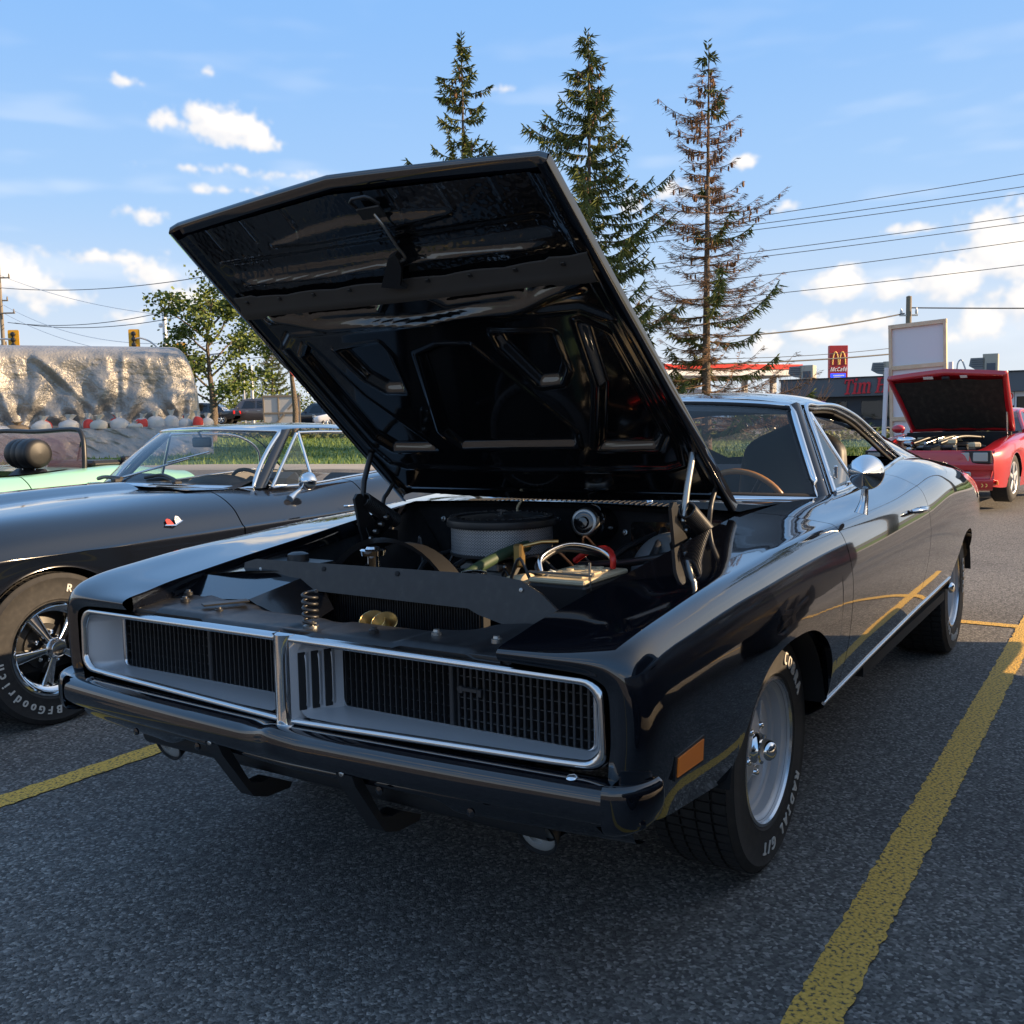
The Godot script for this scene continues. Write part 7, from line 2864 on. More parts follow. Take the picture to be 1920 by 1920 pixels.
func signal_box(at: Vector3, label: String, arm: float):
	var o := thing("traffic_signal", label, "traffic light", at, YAW + 0.08, "traffic signals over the tarp heap")
	var b := MB.new()
	b.prism(rrect(0.66, 1.22, 0.08), 0.03, Transform3D(Basis.IDENTITY, V(0, 0, -0.02)))
	part("backboard", b, M.signal_yellow, o)
	b = MB.new()
	for k in 3:
		b.lathe([Vector2(0.13, -0.02), Vector2(0.14, -0.16), Vector2(0.10, -0.20), Vector2(0, -0.21)], 16, Transform3D(along(V(0, 0, -1)), V(0, 0.34 - 0.34 * k, -0.02)))
	b.box(V(0, 0, 0.06), V(0.13, 0.95, 0.09), 0.02)
	for k in 3:
		b.box(V(0.03, 0.32 - 0.32 * k, 0.09), V(0.10, 0.16, 0.06), 0.02)
	part("signal_head", b, M.satin_black, o)
	if arm != 0.0:
		b = MB.new()
		b.tube(spline([V(0, 0.03, 0.06), V(arm * 0.25, 0.05, 0.06), V(arm * 0.6, -0.30, 0.06), V(arm, -1.25, 0.06)], 14), 0.05, 8)
		part("mast_arm", b, M.galvanised, o)

func make_poles():
	signal_box(air(60, -30.2, 5.85), "yellow-backed traffic signal at the left, beside the wooden pole", -3.0)
	signal_box(air(60, -22.85, 5.75), "yellow-backed traffic signal on a curved arm, middle of the tarp heap", 1.9)
	signal_box(air(75, -25.0, 6.3), "yellow-backed traffic signal just showing above the heap's right end", -1.0)
	var o := thing("signal_pole", "grey signal pole with a small white camera, right of the middle signal", "pole", spot(60, -20.95))
	var b := MB.new()
	b.lathe([Vector2(0.16, 0), Vector2(0.13, 7.0), Vector2(0.12, 7.05), Vector2(0, 7.06)], 14)
	part("mast", b, M.galvanised, o)
	b = MB.new()
	b.box(V(-0.35, 6.25, 0), V(0.28, 0.26, 0.22), 0.06)
	b.tube([V(0, 6.1, 0), V(-0.3, 6.2, 0)], 0.03, 6)
	part("traffic_camera", b, M.sign_white, o)
	# wooden utility pole, far left
	o = thing("utility_pole", "wooden utility pole with crossarms at the left picture edge", "pole", spot(85, -43.7))
	b = MB.new()
	b.lathe([Vector2(0.20, 0), Vector2(0.13, 14.6), Vector2(0, 14.65)], 10)
	part("mast", b, M.grey_wood, o)
	for k in [[13.1, 1.5, 0.3], [11.2, 1.3, 0.0], [10.1, 1.9, 0.4], [7.4, 0.8, -0.2], [5.8, 0.8, -0.2]]:
		b = MB.new()
		b.box(V(k[2], k[0] - 0.4, 0), V(k[1], 0.12, 0.10), 0.01, Basis(V(0, 1, 0), YAW))
		for s in [-0.45, 0.45]:
			b.lathe([Vector2(0.05, 0), Vector2(0.07, 0.1), Vector2(0.04, 0.28), Vector2(0, 0.3)], 8, Transform3D(Basis.IDENTITY, V(k[2] + s * k[1] * cos(YAW), k[0] - 0.34, -s * k[1] * sin(YAW))))
		part("crossarm", b, M.grey_wood, o)
	b = MB.new()
	b.tube([V(0, 14.5, 0), V(-0.15, 15.4, 0)], 0.03, 5)
	part("tip_rod", b, M.galvanised, o)
	# wires from that pole, rising to the right
	var gw := "overhead wires left of the raised hood"
	for w in [[[85, -43.6, 12.75], [60, -12.0, 10.6], 0.9, 0.028, 0, "dark wire highest of the bundle leaving the wooden pole"], [[85, -43.2, 9.8], [60, -12.0, 10.15], 1.5, 0.028, 0, "upper of two dark wires running close together from the wooden pole"], [[85, -42.6, 9.75], [60, -12.0, 9.2], 1.4, 0.028, 0, "lower of two dark wires running close together from the wooden pole"],
			[[85, -41.0, 5.6], [60, -12.0, 7.3], 1.0, 0.024, 0, "dark wire that passes just over the yellow signals, upper one"], [[85, -41.0, 5.3], [60, -12.0, 6.3], 0.9, 0.024, 0, "dark wire that passes just over the yellow signals, lower one"],
			[[60, -26.0, 4.4], [60, -12.0, 5.4], 0.2, 0.02, 0, "dark wire low behind the tarp heap's right end, upper"], [[60, -25.0, 4.2], [60, -12.0, 4.8], 0.2, 0.02, 0, "dark wire low behind the tarp heap's right end, lower"],
			[[85, -43.8, 13.9], [60, -14.0, 6.8], 1.1, 0.02, 1, "bright wire falling to the right from the wooden pole's tip"], [[85, -43.5, 11.3], [60, -18.0, 5.6], 1.3, 0.02, 1, "upper bright wire falling to the right across the dark ones"], [[85, -43.5, 10.6], [60, -16.0, 4.9], 1.5, 0.02, 1, "lower bright wire falling to the right across the dark ones"],
			[[85, -40.5, 6.5], [60, -19.5, 4.2], 0.9, 0.016, 1, "thin bright wire low over the tarp heap"]]:
		cable(air(w[0][0], w[0][1], w[0][2]), air(w[1][0], w[1][1], w[1][2]), w[2], w[3], [M.wire_black, M.wire_bright][w[4]], w[5], gw)
	# right side: long span of transmission wires
	gw = "overhead wires right of the dying spruce"
	var words := ["topmost", "second from the top", "third from the top", "fourth from the top", "fifth from the top", "sixth from the top", "seventh from the top"]
	var hs := [[403, 320], [418, 345], [428, 358], [468, 398], [478, 411], [512, 444], [548, 490]]
	for k in 7:
		# both ends 60 m off; heights follow from how steeply each wire climbs
		var l := [1420.0, hs[k][0]]
		var r := [1990.0, hs[k][1] - 12.0]
		cable(air(60, 4.0, 60 * (792 - (hs[k][0] + (hs[k][0] - hs[k][1]) * 0.9 * (60 * 460.0 / 1820 - 4.0) / 15.2)) / 1820.0), air(60, 36.0, 60 * (770 - r[1]) / 1820.0), 0.15, 0.022, M.wire_black, "dark transmission wire climbing to the right, %s" % words[k], gw)
	# service pole over the framed board
	o = thing("service_pole", "grey pole top rising behind the framed white board", "pole", spot(48, 19.55))
	b = MB.new()
	b.lathe([Vector2(0.16, 0), Vector2(0.13, 6.9), Vector2(0, 6.95)], 10)
	part("mast", b, M.grey_wood, o)
	b = MB.new()
	b.box(V(0, 6.0, 0), V(0.9, 0.08, 0.08), 0.01, Basis(V(0, 1, 0), YAW))
	for k in 3:
		b.lathe([Vector2(0.05, 0), Vector2(0.07, 0.12), Vector2(0.03, 0.3), Vector2(0, 0.31)], 8, Transform3D(Basis.IDENTITY, V(-0.35 + 0.35 * k, 6.04, 0)))
	part("insulator_arm", b, M.galvanised, o)
	var top := V(o.position.x, o.position.y, o.position.z)
	cable(top + V(-0.2, 6.1, 0), air(42, 7.0, 3.6), 0.25, 0.035, M.wire_black, "thick twisted service wire falling left from the pole behind the board", "service wires at the framed board")
	cable(top + V(0.1, 6.35, 0), air(48, 34.0, 5.15), 0.05, 0.032, M.wire_black, "thick level wire running right from the pole behind the board", "service wires at the framed board")
	cable(top + V(-0.1, 4.2, 0), air(42, 7.0, 2.5), 0.12, 0.035, M.wire_black, "service wire entering behind the board's left edge", "service wires at the framed board")
	cable(top + V(-0.1, 4.5, 0), air(44, 7.0, 2.9), 0.2, 0.015, M.wire_black, "thin wire over the pylon sign", "service wires at the framed board")
	# two pale posts among the far bushes
	for k in [[72.0, -19.55, 4.2, "thin pale post left of the braced white boards"], [72.0, -18.95, 4.2, "thicker pale post left of the braced white boards"], [62.0, -11.6, 5.5, "pale post right of the braced white boards"]]:
		b = MB.new()
		b.lathe([Vector2(0.14, 0), Vector2(0.11, k[2]), Vector2(0, k[2] + 0.02)], 10)
		o = part("pale_post", b, M.galvanised)
		o.position = spot(k[0], k[1])
		tag(o, k[3], "post", "pale posts beyond the road")

# ---------------------------------------------------------------- shops, signs, boards
func face_on(fwd: float, side: float, turn := 0.0) -> Transform3D:
	return Transform3D(Basis(V(0, 1, 0), YAW + turn), spot(fwd, side))

func place(o: Node3D, T: Transform3D):
	o.transform = T

func make_shops():
	# low grey building with a red script sign
	var T := face_on(72, 20.6, -0.51)
	var o := thing("coffee_shop", "long low dark grey building with red script lettering on its fascia", "building")
	place(o, T)
	var b := MB.new()
	b.box(V(12.0, 1.1, -6), V(24.6, 2.2, 12))
	part("wall", b, M.wall_dark, o)
	b = MB.new()
	b.box(V(12.0, 2.85, -5.7), V(25, 1.3, 12.6), 0.02)
	part("fascia", b, M.wall_grey, o)
	b = MB.new()
	b.box(V(12.0, 3.53, -5.7), V(25.2, 0.07, 12.8), 0.01)
	part("parapet_cap", b, M.wall_dark, o)
	b = MB.new()
	var lt := text_mesh("Tim Hortons", 1.45, 0.10, true, true, true)
	lt.horizontal_alignment = HORIZONTAL_ALIGNMENT_LEFT
	b.add_mesh(lt, Transform3D(Basis(V(0.66, 0.02, 0), V(0.16, 1.0, 0), V(0, 0, 1)), V(3.98, 2.83, 0.66)))
	part("script_sign", b, M.sign_red, o)
	b = MB.new()
	b.box(V(15.9, 1.1, 0.06), V(1.9, 2.4, 0.1), 0.01)
	var dr := part("door", b, M.door_brown, o)
	b = MB.new()
	b.box(V(14.85, 1.1, 0.08), V(0.12, 2.4, 0.12))
	b.box(V(15.9, 2.12, 0.08), V(2.0, 0.5, 0.12))
	part("door_frame", b, M.white_board, dr)
	b = MB.new()
	b.box(V(16.1, 1.4, 0.12), V(0.95, 0.95, 0.02))
	part("door_poster", b, M.sign_white, dr)
	b = MB.new()
	b.box(V(16.1, 1.65, 0.135), V(0.8, 0.3, 0.01))
	b.box(V(16.0, 1.25, 0.135), V(0.4, 0.3, 0.01))
	part("poster_print", b, M.canopy_red, dr)
	for k in 3:
		b = MB.new()
		b.box(V(2.5 + 4.2 * k, 1.2, 0.03), V(3.2, 1.3, 0.08))
		part("window", b, M.dark_glass, o)
	# no-parking plate on the wall
	var sg := thing("no_parking_sign", "small white no-parking plate on the grey wall, beside the red hood", "sign")
	place(sg, T * Transform3D(Basis.IDENTITY, V(14.45, 1.75, 0.10)))
	b = MB.new()
	b.prism(rrect(0.62, 0.95, 0.05), 0.02, Transform3D(Basis.IDENTITY, V(0, 0, 0)))
	part("plate", b, M.sign_white, sg)
	b = MB.new()
	b.lathe([Vector2(0.20, 0), Vector2(0.20, 0.012), Vector2(0.27, 0.012), Vector2(0.27, 0)], 28, Transform3D(along(V(0, 0, 1)), V(0, 0.14, 0.02)))
	b.box(V(0, 0.14, 0.028), V(0.46, 0.06, 0.008), 0.0, Basis(V(0, 0, 1), -0.78))
	part("red_ring", b, M.canopy_red, sg)
	b = MB.new()
	b.add_mesh(text_mesh("P", 0.40, 0.006), Transform3D(Basis.IDENTITY, V(0, 0.15, 0.024)))
	b.box(V(0, -0.35, 0.024), V(0.3, 0.06, 0.006))
	part("black_print", b, M.satin_black, sg)
	# rooftop units
	var words := ["grey rooftop air unit with a louvred hood, left of the red pylon", "beige rooftop air unit with an open hood, right of the red pylon", "beige rooftop air unit near the right picture edge"]
	var n := 0
	for k in [[0.3, 1.35, 1.15, 0], [6.3, 1.4, 1.15, 1], [12.8, 1.3, 1.35, 2]]:
		var u := thing("rooftop_unit", words[n], "air conditioner", Vector3.ZERO, 0.0, "rooftop air units")
		place(u, T * Transform3D(Basis.IDENTITY, V(k[0], 3.57, -3.2)))
		b = MB.new()
		b.box(V(0.35, k[2] * 0.5, 0), V(k[1] * 0.75, k[2], 1.2), 0.03)
		part("cabinet", b, M.hvac_beige, u)
		b = MB.new()
		b.prism(poly([-1.0, 0.55, -0.9, 1.1, 0.0, 1.1, 0.0, 0.2, -0.6, 0.3]), 1.0, Transform3D(Basis.IDENTITY, V(0, 0, -0.4)))
		part("intake_hood", b, M.hvac_grey, u)
		b = MB.new()
		for j in 4:
			b.box(V(-0.45, 0.5 + 0.15 * j, 0.62), V(0.75, 0.05, 0.03))
		b.box(V(0.4, 0.45, 0.62), V(0.55, 0.5, 0.03))
		part("louvre", b, M.wall_grey, u)
		n += 1
	var pipe := thing("roof_pipe", "bent silver vent pipe on the grey roof", "pipe")
	place(pipe, T * Transform3D(Basis.IDENTITY, V(11.3, 3.57, -2.5)))
	b = MB.new()
	b.tube(spline([V(-0.25, 0, 0), V(-0.22, 0.7, 0), V(-0.05, 1.0, 0), V(0.12, 0.85, 0), V(0.4, 0, 0)], 16), 0.05, 8)
	part("bent_tube", b, M.galvanised, pipe)
	# tall red pylon with yellow arches
	o = thing("pylon_sign", "tall red pylon sign with yellow arches above a blue screen", "sign")
	place(o, face_on(80, 26.85, 0.05))
	b = MB.new()
	b.box(V(0, 4.35, 0), V(1.52, 4.6, 0.42), 0.03)
	b.box(V(0, 1.1, 0), V(0.9, 2.2, 0.3))
	part("cabinet", b, M.pylon_red, o)
	b = MB.new()
	for s in [-1.0, 1.0]:
		var arc := []
		for k in 25:
			var t := k / 24.0
			var x: float = s * 0.04 + s * 0.50 * t
			arc.append(V(x, 5.10 + 1.02 * pow(maxf(0.0, 1.0 - pow(absf(t * 2.0 - 1.0), 2.2)), 0.62), 0.23))
		b.tube(arc, 0.055, 6)
	part("arches", b, M.arch_yellow, o)
	b = MB.new()
	b.add_mesh(text_mesh("McCafé", 0.46, 0.02, true, true), Transform3D(Basis(V(0.85, 0, 0), V(0.2, 1, 0), V(0, 0, 1)), V(0.0, 4.72, 0.22)))
	part("white_script", b, M.sign_white, o)
	b = MB.new()
	b.box(V(-0.05, 4.08, 0.215), V(1.25, 0.62, 0.02))
	part("screen", b, M.blue_screen, o)
	b = MB.new()
	b.box(V(0.0, 4.22, 0.23), V(0.9, 0.10, 0.01))
	b.box(V(-0.1, 4.04, 0.23), V(0.6, 0.12, 0.01))
	part("screen_text", b, M.sign_white, o)
	# fuel station canopy behind the dying spruce
	o = thing("fuel_canopy", "white fuel station canopy with a red band behind the dying spruce", "canopy")
	place(o, face_on(78, 15.6, 0.35))
	b = MB.new()
	b.box(V(0, 4.25, 0), V(12.5, 0.9, 8), 0.03)
	part("canopy", b, M.sign_white, o)
	b = MB.new()
	b.box(V(0.2, 4.47, 0.03), V(12.2, 0.40, 8.06), 0.02)
	part("red_band", b, M.canopy_red, o)
	b = MB.new()
	for x in [-5.0, 5.0]:
		b.box(V(x, 1.9, 2), V(0.4, 3.8, 0.4), 0.02)
		b.box(V(x, 1.9, -2), V(0.4, 3.8, 0.4), 0.02)
	part("post", b, M.white_board, o)
	b = MB.new()
	b.box(V(-1, 1.6, -8), V(10, 3.2, 5), 0.02)
	part("kiosk", b, M.white_board, o)
	# framed white board on raked legs
	o = thing("framed_board", "white board in a new pine frame standing behind the red car", "sign board")
	place(o, face_on(17.6, 7.42, -0.80))
	o.rotation.z = 0.03
	b = MB.new()
	b.box(V(0, 2.05, 0), V(1.0, 1.72, 0.012))
	b.box(V(0.02, 0.6, 0), V(1.0, 1.2, 0.012))
	part("board", b, M.white_board, o)
	for k in [[0.0, 2.88, 1.05, 0.075], [0.0, 2.13, 1.0, 0.075], [0.0, 1.2, 1.0, 0.075]]:
		b = MB.new()
		b.box(V(k[0], k[1], 0.03), V(k[2], k[3], 0.045), 0.004)
		part("rail", b, M.new_pine, o)
	for x in [-0.495, 0.495]:
		b = MB.new()
		b.box(V(x, 1.5, 0.03), V(0.05, 2.82, 0.06), 0.004)
		part("stile", b, M.new_pine, o)
	for x in [-0.56, 0.55]:
		b = MB.new()
		b.box(V(x * 1.08, 1.05, 0.10), V(0.07, 2.2, 0.05), 0.004, Basis(V(0, 0, 1), -0.06 if x < 0 else -0.02))
		part("leg", b, M.white_board, o)
	# braced white boards far left
	o = thing("braced_boards", "weathered white boards with grey diagonal braces behind the young tree", "sign board")
	place(o, face_on(52, -12.15, 0.05))
	b = MB.new()
	b.box(V(0, 0.95, 0), V(1.95, 1.9, 0.03))
	part("board", b, M.old_board, o)
	for k in [[0.0, 1.88, 2.0, 0.0], [0.0, 0.98, 2.0, 0.0]]:
		b = MB.new()
		b.box(V(0, k[1], 0.04), V(k[2], 0.09, 0.05), 0.004)
		part("rail", b, M.grey_wood, o)
	for x in [-0.95, -0.17, 0.95]:
		b = MB.new()
		b.box(V(x, 0.95, 0.035), V(0.07, 1.9, 0.05), 0.004)
		part("stile", b, M.grey_wood, o)
	for k in [[-0.30, 0.45, 0.95], [0.70, 1.55, 0.80]]:
		b = MB.new()
		b.box(V(k[0], k[1], 0.07), V(0.09, k[2] * 1.35, 0.03), 0.004, Basis(V(0, 0, 1), -0.75))
		part("brace", b, M.grey_wood, o)

# ---------------------------------------------------------------- far cars
func simple_car(called: String, label: String, T: Transform3D, paint: Material, suv: bool, length: float, h: float, group := "cars beyond the grass strip") -> Node3D:
	var o := thing(called, label, "car", Vector3.ZERO, 0.0, group)
	place(o, T)
	var w := 0.92
	# half outline along the car: x forward; sections as in a loft
	var hl := length * 0.5
	var C := []
	var belt := h * 0.60
	var st := [[-1.0, 0.55, 0.62], [-0.96, 0.40, 0.98], [-0.75, 0.30, 1.0], [-0.3, 0.28, 1.0], [0.2, 0.28, 1.0], [0.55, 0.28, 0.98], [0.85, 0.30, 0.86], [0.97, 0.36, 0.78], [1.0, 0.52, 0.62]]
	for s in st:
		var yt: float = belt * s[2]
		var wx := w * (1.0 if absf(s[0]) < 0.9 else 0.86)
		C.append([V(-wx * 0.86, s[1], s[0] * hl), V(-wx * 0.97, lerpf(s[1], yt, 0.3), s[0] * hl), V(-wx, lerpf(s[1], yt, 0.7), s[0] * hl), V(-wx * 0.93, yt, s[0] * hl), V(-wx * 0.5, yt + 0.03, s[0] * hl), V(0, yt + 0.04, s[0] * hl), V(wx * 0.5, yt + 0.03, s[0] * hl), V(wx * 0.93, yt, s[0] * hl), V(wx, lerpf(s[1], yt, 0.7), s[0] * hl), V(wx * 0.97, lerpf(s[1], yt, 0.3), s[0] * hl), V(wx * 0.86, s[1], s[0] * hl)])
	var b := MB.new()
	b.grid(surf(C, 40, 40))
	var body := part("body", b, paint, o)
	var r0 := -0.92 if suv else -0.70
	C = []
	for s in [[r0, 0.0], [r0 + 0.10 if suv else r0 + 0.25, 0.82], [-0.1 if not suv else -0.3, 1.0], [0.15, 0.94], [0.42, 0.0]]:
		var y: float = lerpf(belt, h - 0.02, s[1])
		var wx := w * lerpf(0.92, 0.74, s[1])
		C.append([V(-wx, y, s[0] * hl), V(-wx * 0.6, y + 0.02, s[0] * hl), V(wx * 0.6, y + 0.02, s[0] * hl), V(wx, y, s[0] * hl)])
	b = MB.new()
	b.grid(surf(C, 24, 16))
	# cabin sides
	for s in [0, 3]:
		var g := []
		for k in 25:
			var p := surf_at(C, 4.0 * k / 24.0, float(s))
			g.append(PackedVector3Array([p, V(signf(p.x) * w * 0.93, belt - 0.02, p.z)]))
		b.grid(g)
	part("roof", b, paint, body)
	for s in [-1.0, 1.0]:
		for k in [[r0 + 0.16, -0.22], [-0.18, 0.20]]:
			b = MB.new()
			var x0: float = k[0] * hl
			var x1: float = k[1] * hl
			b.quad(V(s * w * 0.945, belt + 0.03, x0), V(s * w * 0.945, belt + 0.03, x1), V(s * w * 0.80, h - 0.14, x1 - (0.0 if k[1] < 0 else 0.22)), V(s * w * 0.80, h - 0.14, x0 + (0.12 if k[1] < 0 else 0.0)))
			part("side_window", b, M.dark_glass, o)
		for z in [-0.60, 0.62]:
			plain_wheel(o, V(s * w * 0.99, 0.35, z * hl), s, 0.35 if suv else 0.33, 0.22, M.polished_aluminium)
		b = MB.new()
		b.box(V(s * w * 0.68, belt * 0.82, hl * 0.955), V(0.34, 0.13, 0.16), 0.03)
		part("headlight", b, M.clear_lens, o)
		b = MB.new()
		b.box(V(s * w * 0.78, belt * 0.9, -hl * 0.97), V(0.25, 0.25, 0.10), 0.03)
		part("tail_light", b, M.red_lens, o)
		b = MB.new()
		b.box(V(s * (w + 0.10), belt + 0.08, hl * 0.30), V(0.2, 0.13, 0.10), 0.03)
		part("door_mirror", b, paint, o)
		for z in [-0.28, 0.05]:
			b = MB.new()
			b.box(V(s * w * 1.0, belt * 0.86, z * hl), V(0.03, 0.03, 0.2), 0.008)
			part("door_handle", b, M.worn_chrome, o)
	return o

func make_far_cars():
	simple_car("suv", "grey suv side-on beyond the grass, left of the braced white boards", face_on(68.0, -18.0, -PI / 2 + 0.05), M.grey_paint, true, 4.9, 1.76)
	simple_car("hatchback", "black hatchback just right of the braced white boards", face_on(62.0, -12.1, -PI / 2 - 0.1), M.blue_black_paint, false, 4.4, 1.50)
	simple_car("white_hatchback", "white hatchback with dark wheels by the raised hood's left edge", face_on(60.0, -10.0, -PI / 2 + 0.25), M.white_paint, false, 4.2, 1.48)
	simple_car("blue_sedan", "blue car end peeping out right of the tarp heap", face_on(66.0, -20.6, -PI / 2), M.blue_black_paint, false, 4.4, 1.45)
	simple_car("dark_sedan", "dark car before the grey building, seen through the black car's side window", face_on(63.0, 18.4, PI / 2), M.blue_black_paint, false, 4.5, 1.48)
	simple_car("silver_suv", "silver car before the fuel canopy, seen through the black car's windshield", face_on(66.0, 14.6, PI / 2), M.polished_aluminium, true, 4.6, 1.65)
	simple_car("red_sedan", "red car seen through the black car's windshield beside the silver one", face_on(67.0, 11.6, PI / 2), M.red_paint, false, 4.5, 1.48)

# grey pickup in the next stall: shades the foreground and shows in the flank
func make_neighbour():
	var o := thing("pickup_truck", "grey pickup in the next stall, mirrored in the black car's fender", "pickup truck", V(2.92, 0, 0.0))
	var C := []
	var w := 0.98
	for s in [[2.55, 0.55, 0.80], [2.45, 0.42, 1.02], [1.9, 0.42, 1.08], [1.3, 0.42, 1.10], [0.4, 0.42, 1.08], [-0.4, 0.42, 1.04], [-2.0, 0.40, 1.04], [-3.65, 0.36, 1.04], [-3.78, 0.42, 0.96]]:
		C.append([V(-w * 0.93, s[1], s[0]), V(-w, lerpf(s[1], s[2], 0.35), s[0]), V(-w, lerpf(s[1], s[2], 0.75), s[0]), V(-w * 0.95, s[2], s[0]), V(-w * 0.5, s[2] + 0.01, s[0]), V(0, s[2] + 0.015, s[0]), V(w * 0.5, s[2] + 0.01, s[0]), V(w * 0.95, s[2], s[0]), V(w, lerpf(s[1], s[2], 0.75), s[0]), V(w, lerpf(s[1], s[2], 0.35), s[0]), V(w * 0.93, s[1], s[0])])
	var b := MB.new()
	b.grid(surf(C, 60, 40))
	part("body", b, M.grey_paint, o)
	C = []
	for s in [[1.55, 1.08], [0.95, 1.54], [0.5, 1.64], [-0.15, 1.62], [-0.46, 1.02]]:
		var wx := w * lerpf(0.95, 0.78, clampf((s[1] - 1.1) / 0.66, 0, 1))
		C.append([V(-wx, s[1], s[0]), V(-wx * 0.6, s[1] + 0.03, s[0]), V(wx * 0.6, s[1] + 0.03, s[0]), V(wx, s[1], s[0])])
	b = MB.new()
	b.grid(surf(C, 24, 16))
	for s in [0, 3]:
		var g := []
		for k in 25:
			var p := surf_at(C, 4.0 * k / 24.0, float(s))
			g.append(PackedVector3Array([p, V(signf(p.x) * w * 0.95, 1.05, p.z)]))
		b.grid(g)
	part("cab", b, M.grey_paint, o)
	for s in [-1.0, 1.0]:
		b = MB.new()
		b.quad(V(s * w * 0.957, 1.12, -0.25), V(s * w * 0.957, 1.12, 1.15), V(s * w * 0.845, 1.50, 0.80), V(s * w * 0.845, 1.50, -0.10))
		part("side_window", b, M.flat_black, o)
		for z in [1.75, -2.55]:
			plain_wheel(o, V(s * 0.97, 0.38, z), s, 0.38, 0.26, M.satin_black)
		b = MB.new()
		b.box(V(s * 0.985, 0.93, -0.12), V(0.04, 0.035, 0.2), 0.01)
		part("door_handle", b, M.satin_black, o)
		b = MB.new()
		b.box(V(s * 0.86, 0.80, -3.74), V(0.2, 0.35, 0.10), 0.03)
		part("tail_light", b, M.red_lens, o)

# ---------------------------------------------------------------- red coupe with its hood up
func make_red_coupe():
	var o := thing("red_coupe", "bright red coupe with raised hood and square headlights, behind the black car", "car", V(-0.57, 0.10, -12.05), -0.11)
	# origin under the front axle, nose to +z
	var T := [  # z, then (x, y) from the hood gap outwards and down
		[0.86, 0.62, 0.715, 0.70, 0.712, 0.765, 0.698, 0.800, 0.665, 0.815, 0.58, 0.80, 0.45, 0.76, 0.26],
		[0.60, 0.66, 0.755, 0.75, 0.758, 0.825, 0.745, 0.870, 0.700, 0.892, 0.60, 0.885, 0.45, 0.85, 0.23],
		[0.20, 0.68, 0.825, 0.77, 0.835, 0.850, 0.820, 0.900, 0.760, 0.922, 0.62, 0.912, 0.45, 0.87, 0.22],
		[-0.30, 0.70, 0.875, 0.78, 0.882, 0.855, 0.865, 0.905, 0.800, 0.925, 0.63, 0.912, 0.45, 0.87, 0.20],
		[-0.90, 0.72, 0.915, 0.79, 0.918, 0.855, 0.895, 0.905, 0.825, 0.926, 0.64, 0.912, 0.45, 0.87, 0.20],
		[-1.80, 0.74, 0.930, 0.80, 0.930, 0.860, 0.905, 0.908, 0.835, 0.928, 0.65, 0.912, 0.45, 0.87, 0.21],
		[-2.60, 0.72, 0.950, 0.80, 0.950, 0.865, 0.925, 0.915, 0.850, 0.930, 0.66, 0.912, 0.48, 0.87, 0.24],
		[-3.40, 0.68, 0.960, 0.76, 0.960, 0.825, 0.935, 0.870, 0.860, 0.885, 0.68, 0.87, 0.52, 0.83, 0.32],
	]
	for s in [1.0, -1.0]:
		var C := []
		for r in T:
			var row := []
			for k in 7: row.append(V(s * r[1 + 2 * k], r[2 + 2 * k], r[0]))
			C.append(row)
		var rows := surf(C, 120, 30)
		for r in rows:
			for i in r.size():
				for c in [0.0, -2.565]:
					var d: float = absf(r[i].z - c) / 0.37
					if d < 1.0 and i > 14:
						var ay := 0.32 + 0.345 * sqrt(1.0 - d * d)
						var f: float = (i - 14) / 16.0
						var yy := lerpf(0.73, ay, f)
						if r[i].y < yy:
							r[i] = V(s * lerpf(absf(r[i].x), 0.90, f), yy, r[i].z)
			if s > 0: r.reverse()
		var b := MB.new()
		b.grid(rows)
		part("fender", b, M.red_paint, o)
		b = MB.new()
		var lr := []
		for i in 19:
			var a := PI * i / 18.0
			lr.append(PackedVector3Array([V(s * 0.89, 0.32 + 0.36 * sin(a), 0.385 * cos(a)), V(s * 0.5, 0.32 + 0.36 * sin(a), 0.385 * cos(a))]))
		b.grid(lr)
		b.quad(V(s * 0.5, 0.2, -0.4), V(s * 0.5, 0.2, 0.4), V(s * 0.5, 0.7, 0.4), V(s * 0.5, 0.7, -0.4))
		part("wheel_liner", b, M.flat_black, o)
		for z in [0.0, -2.565]:
			plain_wheel(o, V(s * 0.875, 0.325, z), s, 0.325, 0.24, M.wheel_grey)
		# paired square headlights in a dark recess
		b = MB.new()
		b.box(V(s * 0.56, 0.632, 0.905), V(0.47, 0.165, 0.06), 0.01, Basis(V(0, 1, 0), s * 0.10))
		var hb := part("headlight_bezel", b, M.satin_black, o)
		for k in 2:
			b = MB.new()
			var x: float = s * (0.455 + 0.215 * k)
			b.box(V(x, 0.634, 0.938 - 0.022 * k), V(0.175, 0.115, 0.03), 0.008, Basis(V(0, 1, 0), s * 0.10))
			var hd := part("headlight", b, M.clear_lens, hb)
			b = MB.new()
			b.box(V(0, 0, 0), V(0.186, 0.124, 0.022), 0.006, Basis(V(0, 1, 0), s * 0.10))
			var rg := part("headlight_ring", b, M.worn_chrome, hb)
			rg.position = V(x, 0.634, 0.932 - 0.022 * k)
		# fog lamp
		b = MB.new()
		b.box(V(s * 0.45, 0.405, 0.992), V(0.26, 0.085, 0.03), 0.015)
		part("fog_lamp", b, M.clear_lens, o)
		b = MB.new()
		b.box(V(s * 0.845, 0.30, 0.78), V(0.02, 0.05, 0.14), 0.006, Basis(V(0, 1, 0), s * 0.25))
		part("side_marker", b, M.amber_lens, o)
		b = MB.new()
		b.ball(V(s * 0.98, 0.985, -1.08), V(0.10, 0.065, 0.07), 16, 10)
		b.tube([V(s * 0.90, 0.94, -1.06), V(s * 0.97, 0.97, -1.08)], 0.03, 8)
		part("door_mirror", b, M.red_paint, o)
		# door glass
		b = MB.new()
		b.quad(V(s * 0.80, 0.93, -1.02), V(s * 0.80, 0.945, -2.05), V(s * 0.60, 1.235, -1.95), V(s * 0.585, 1.22, -1.50))
		part("side_window", b, M.dark_glass, o)
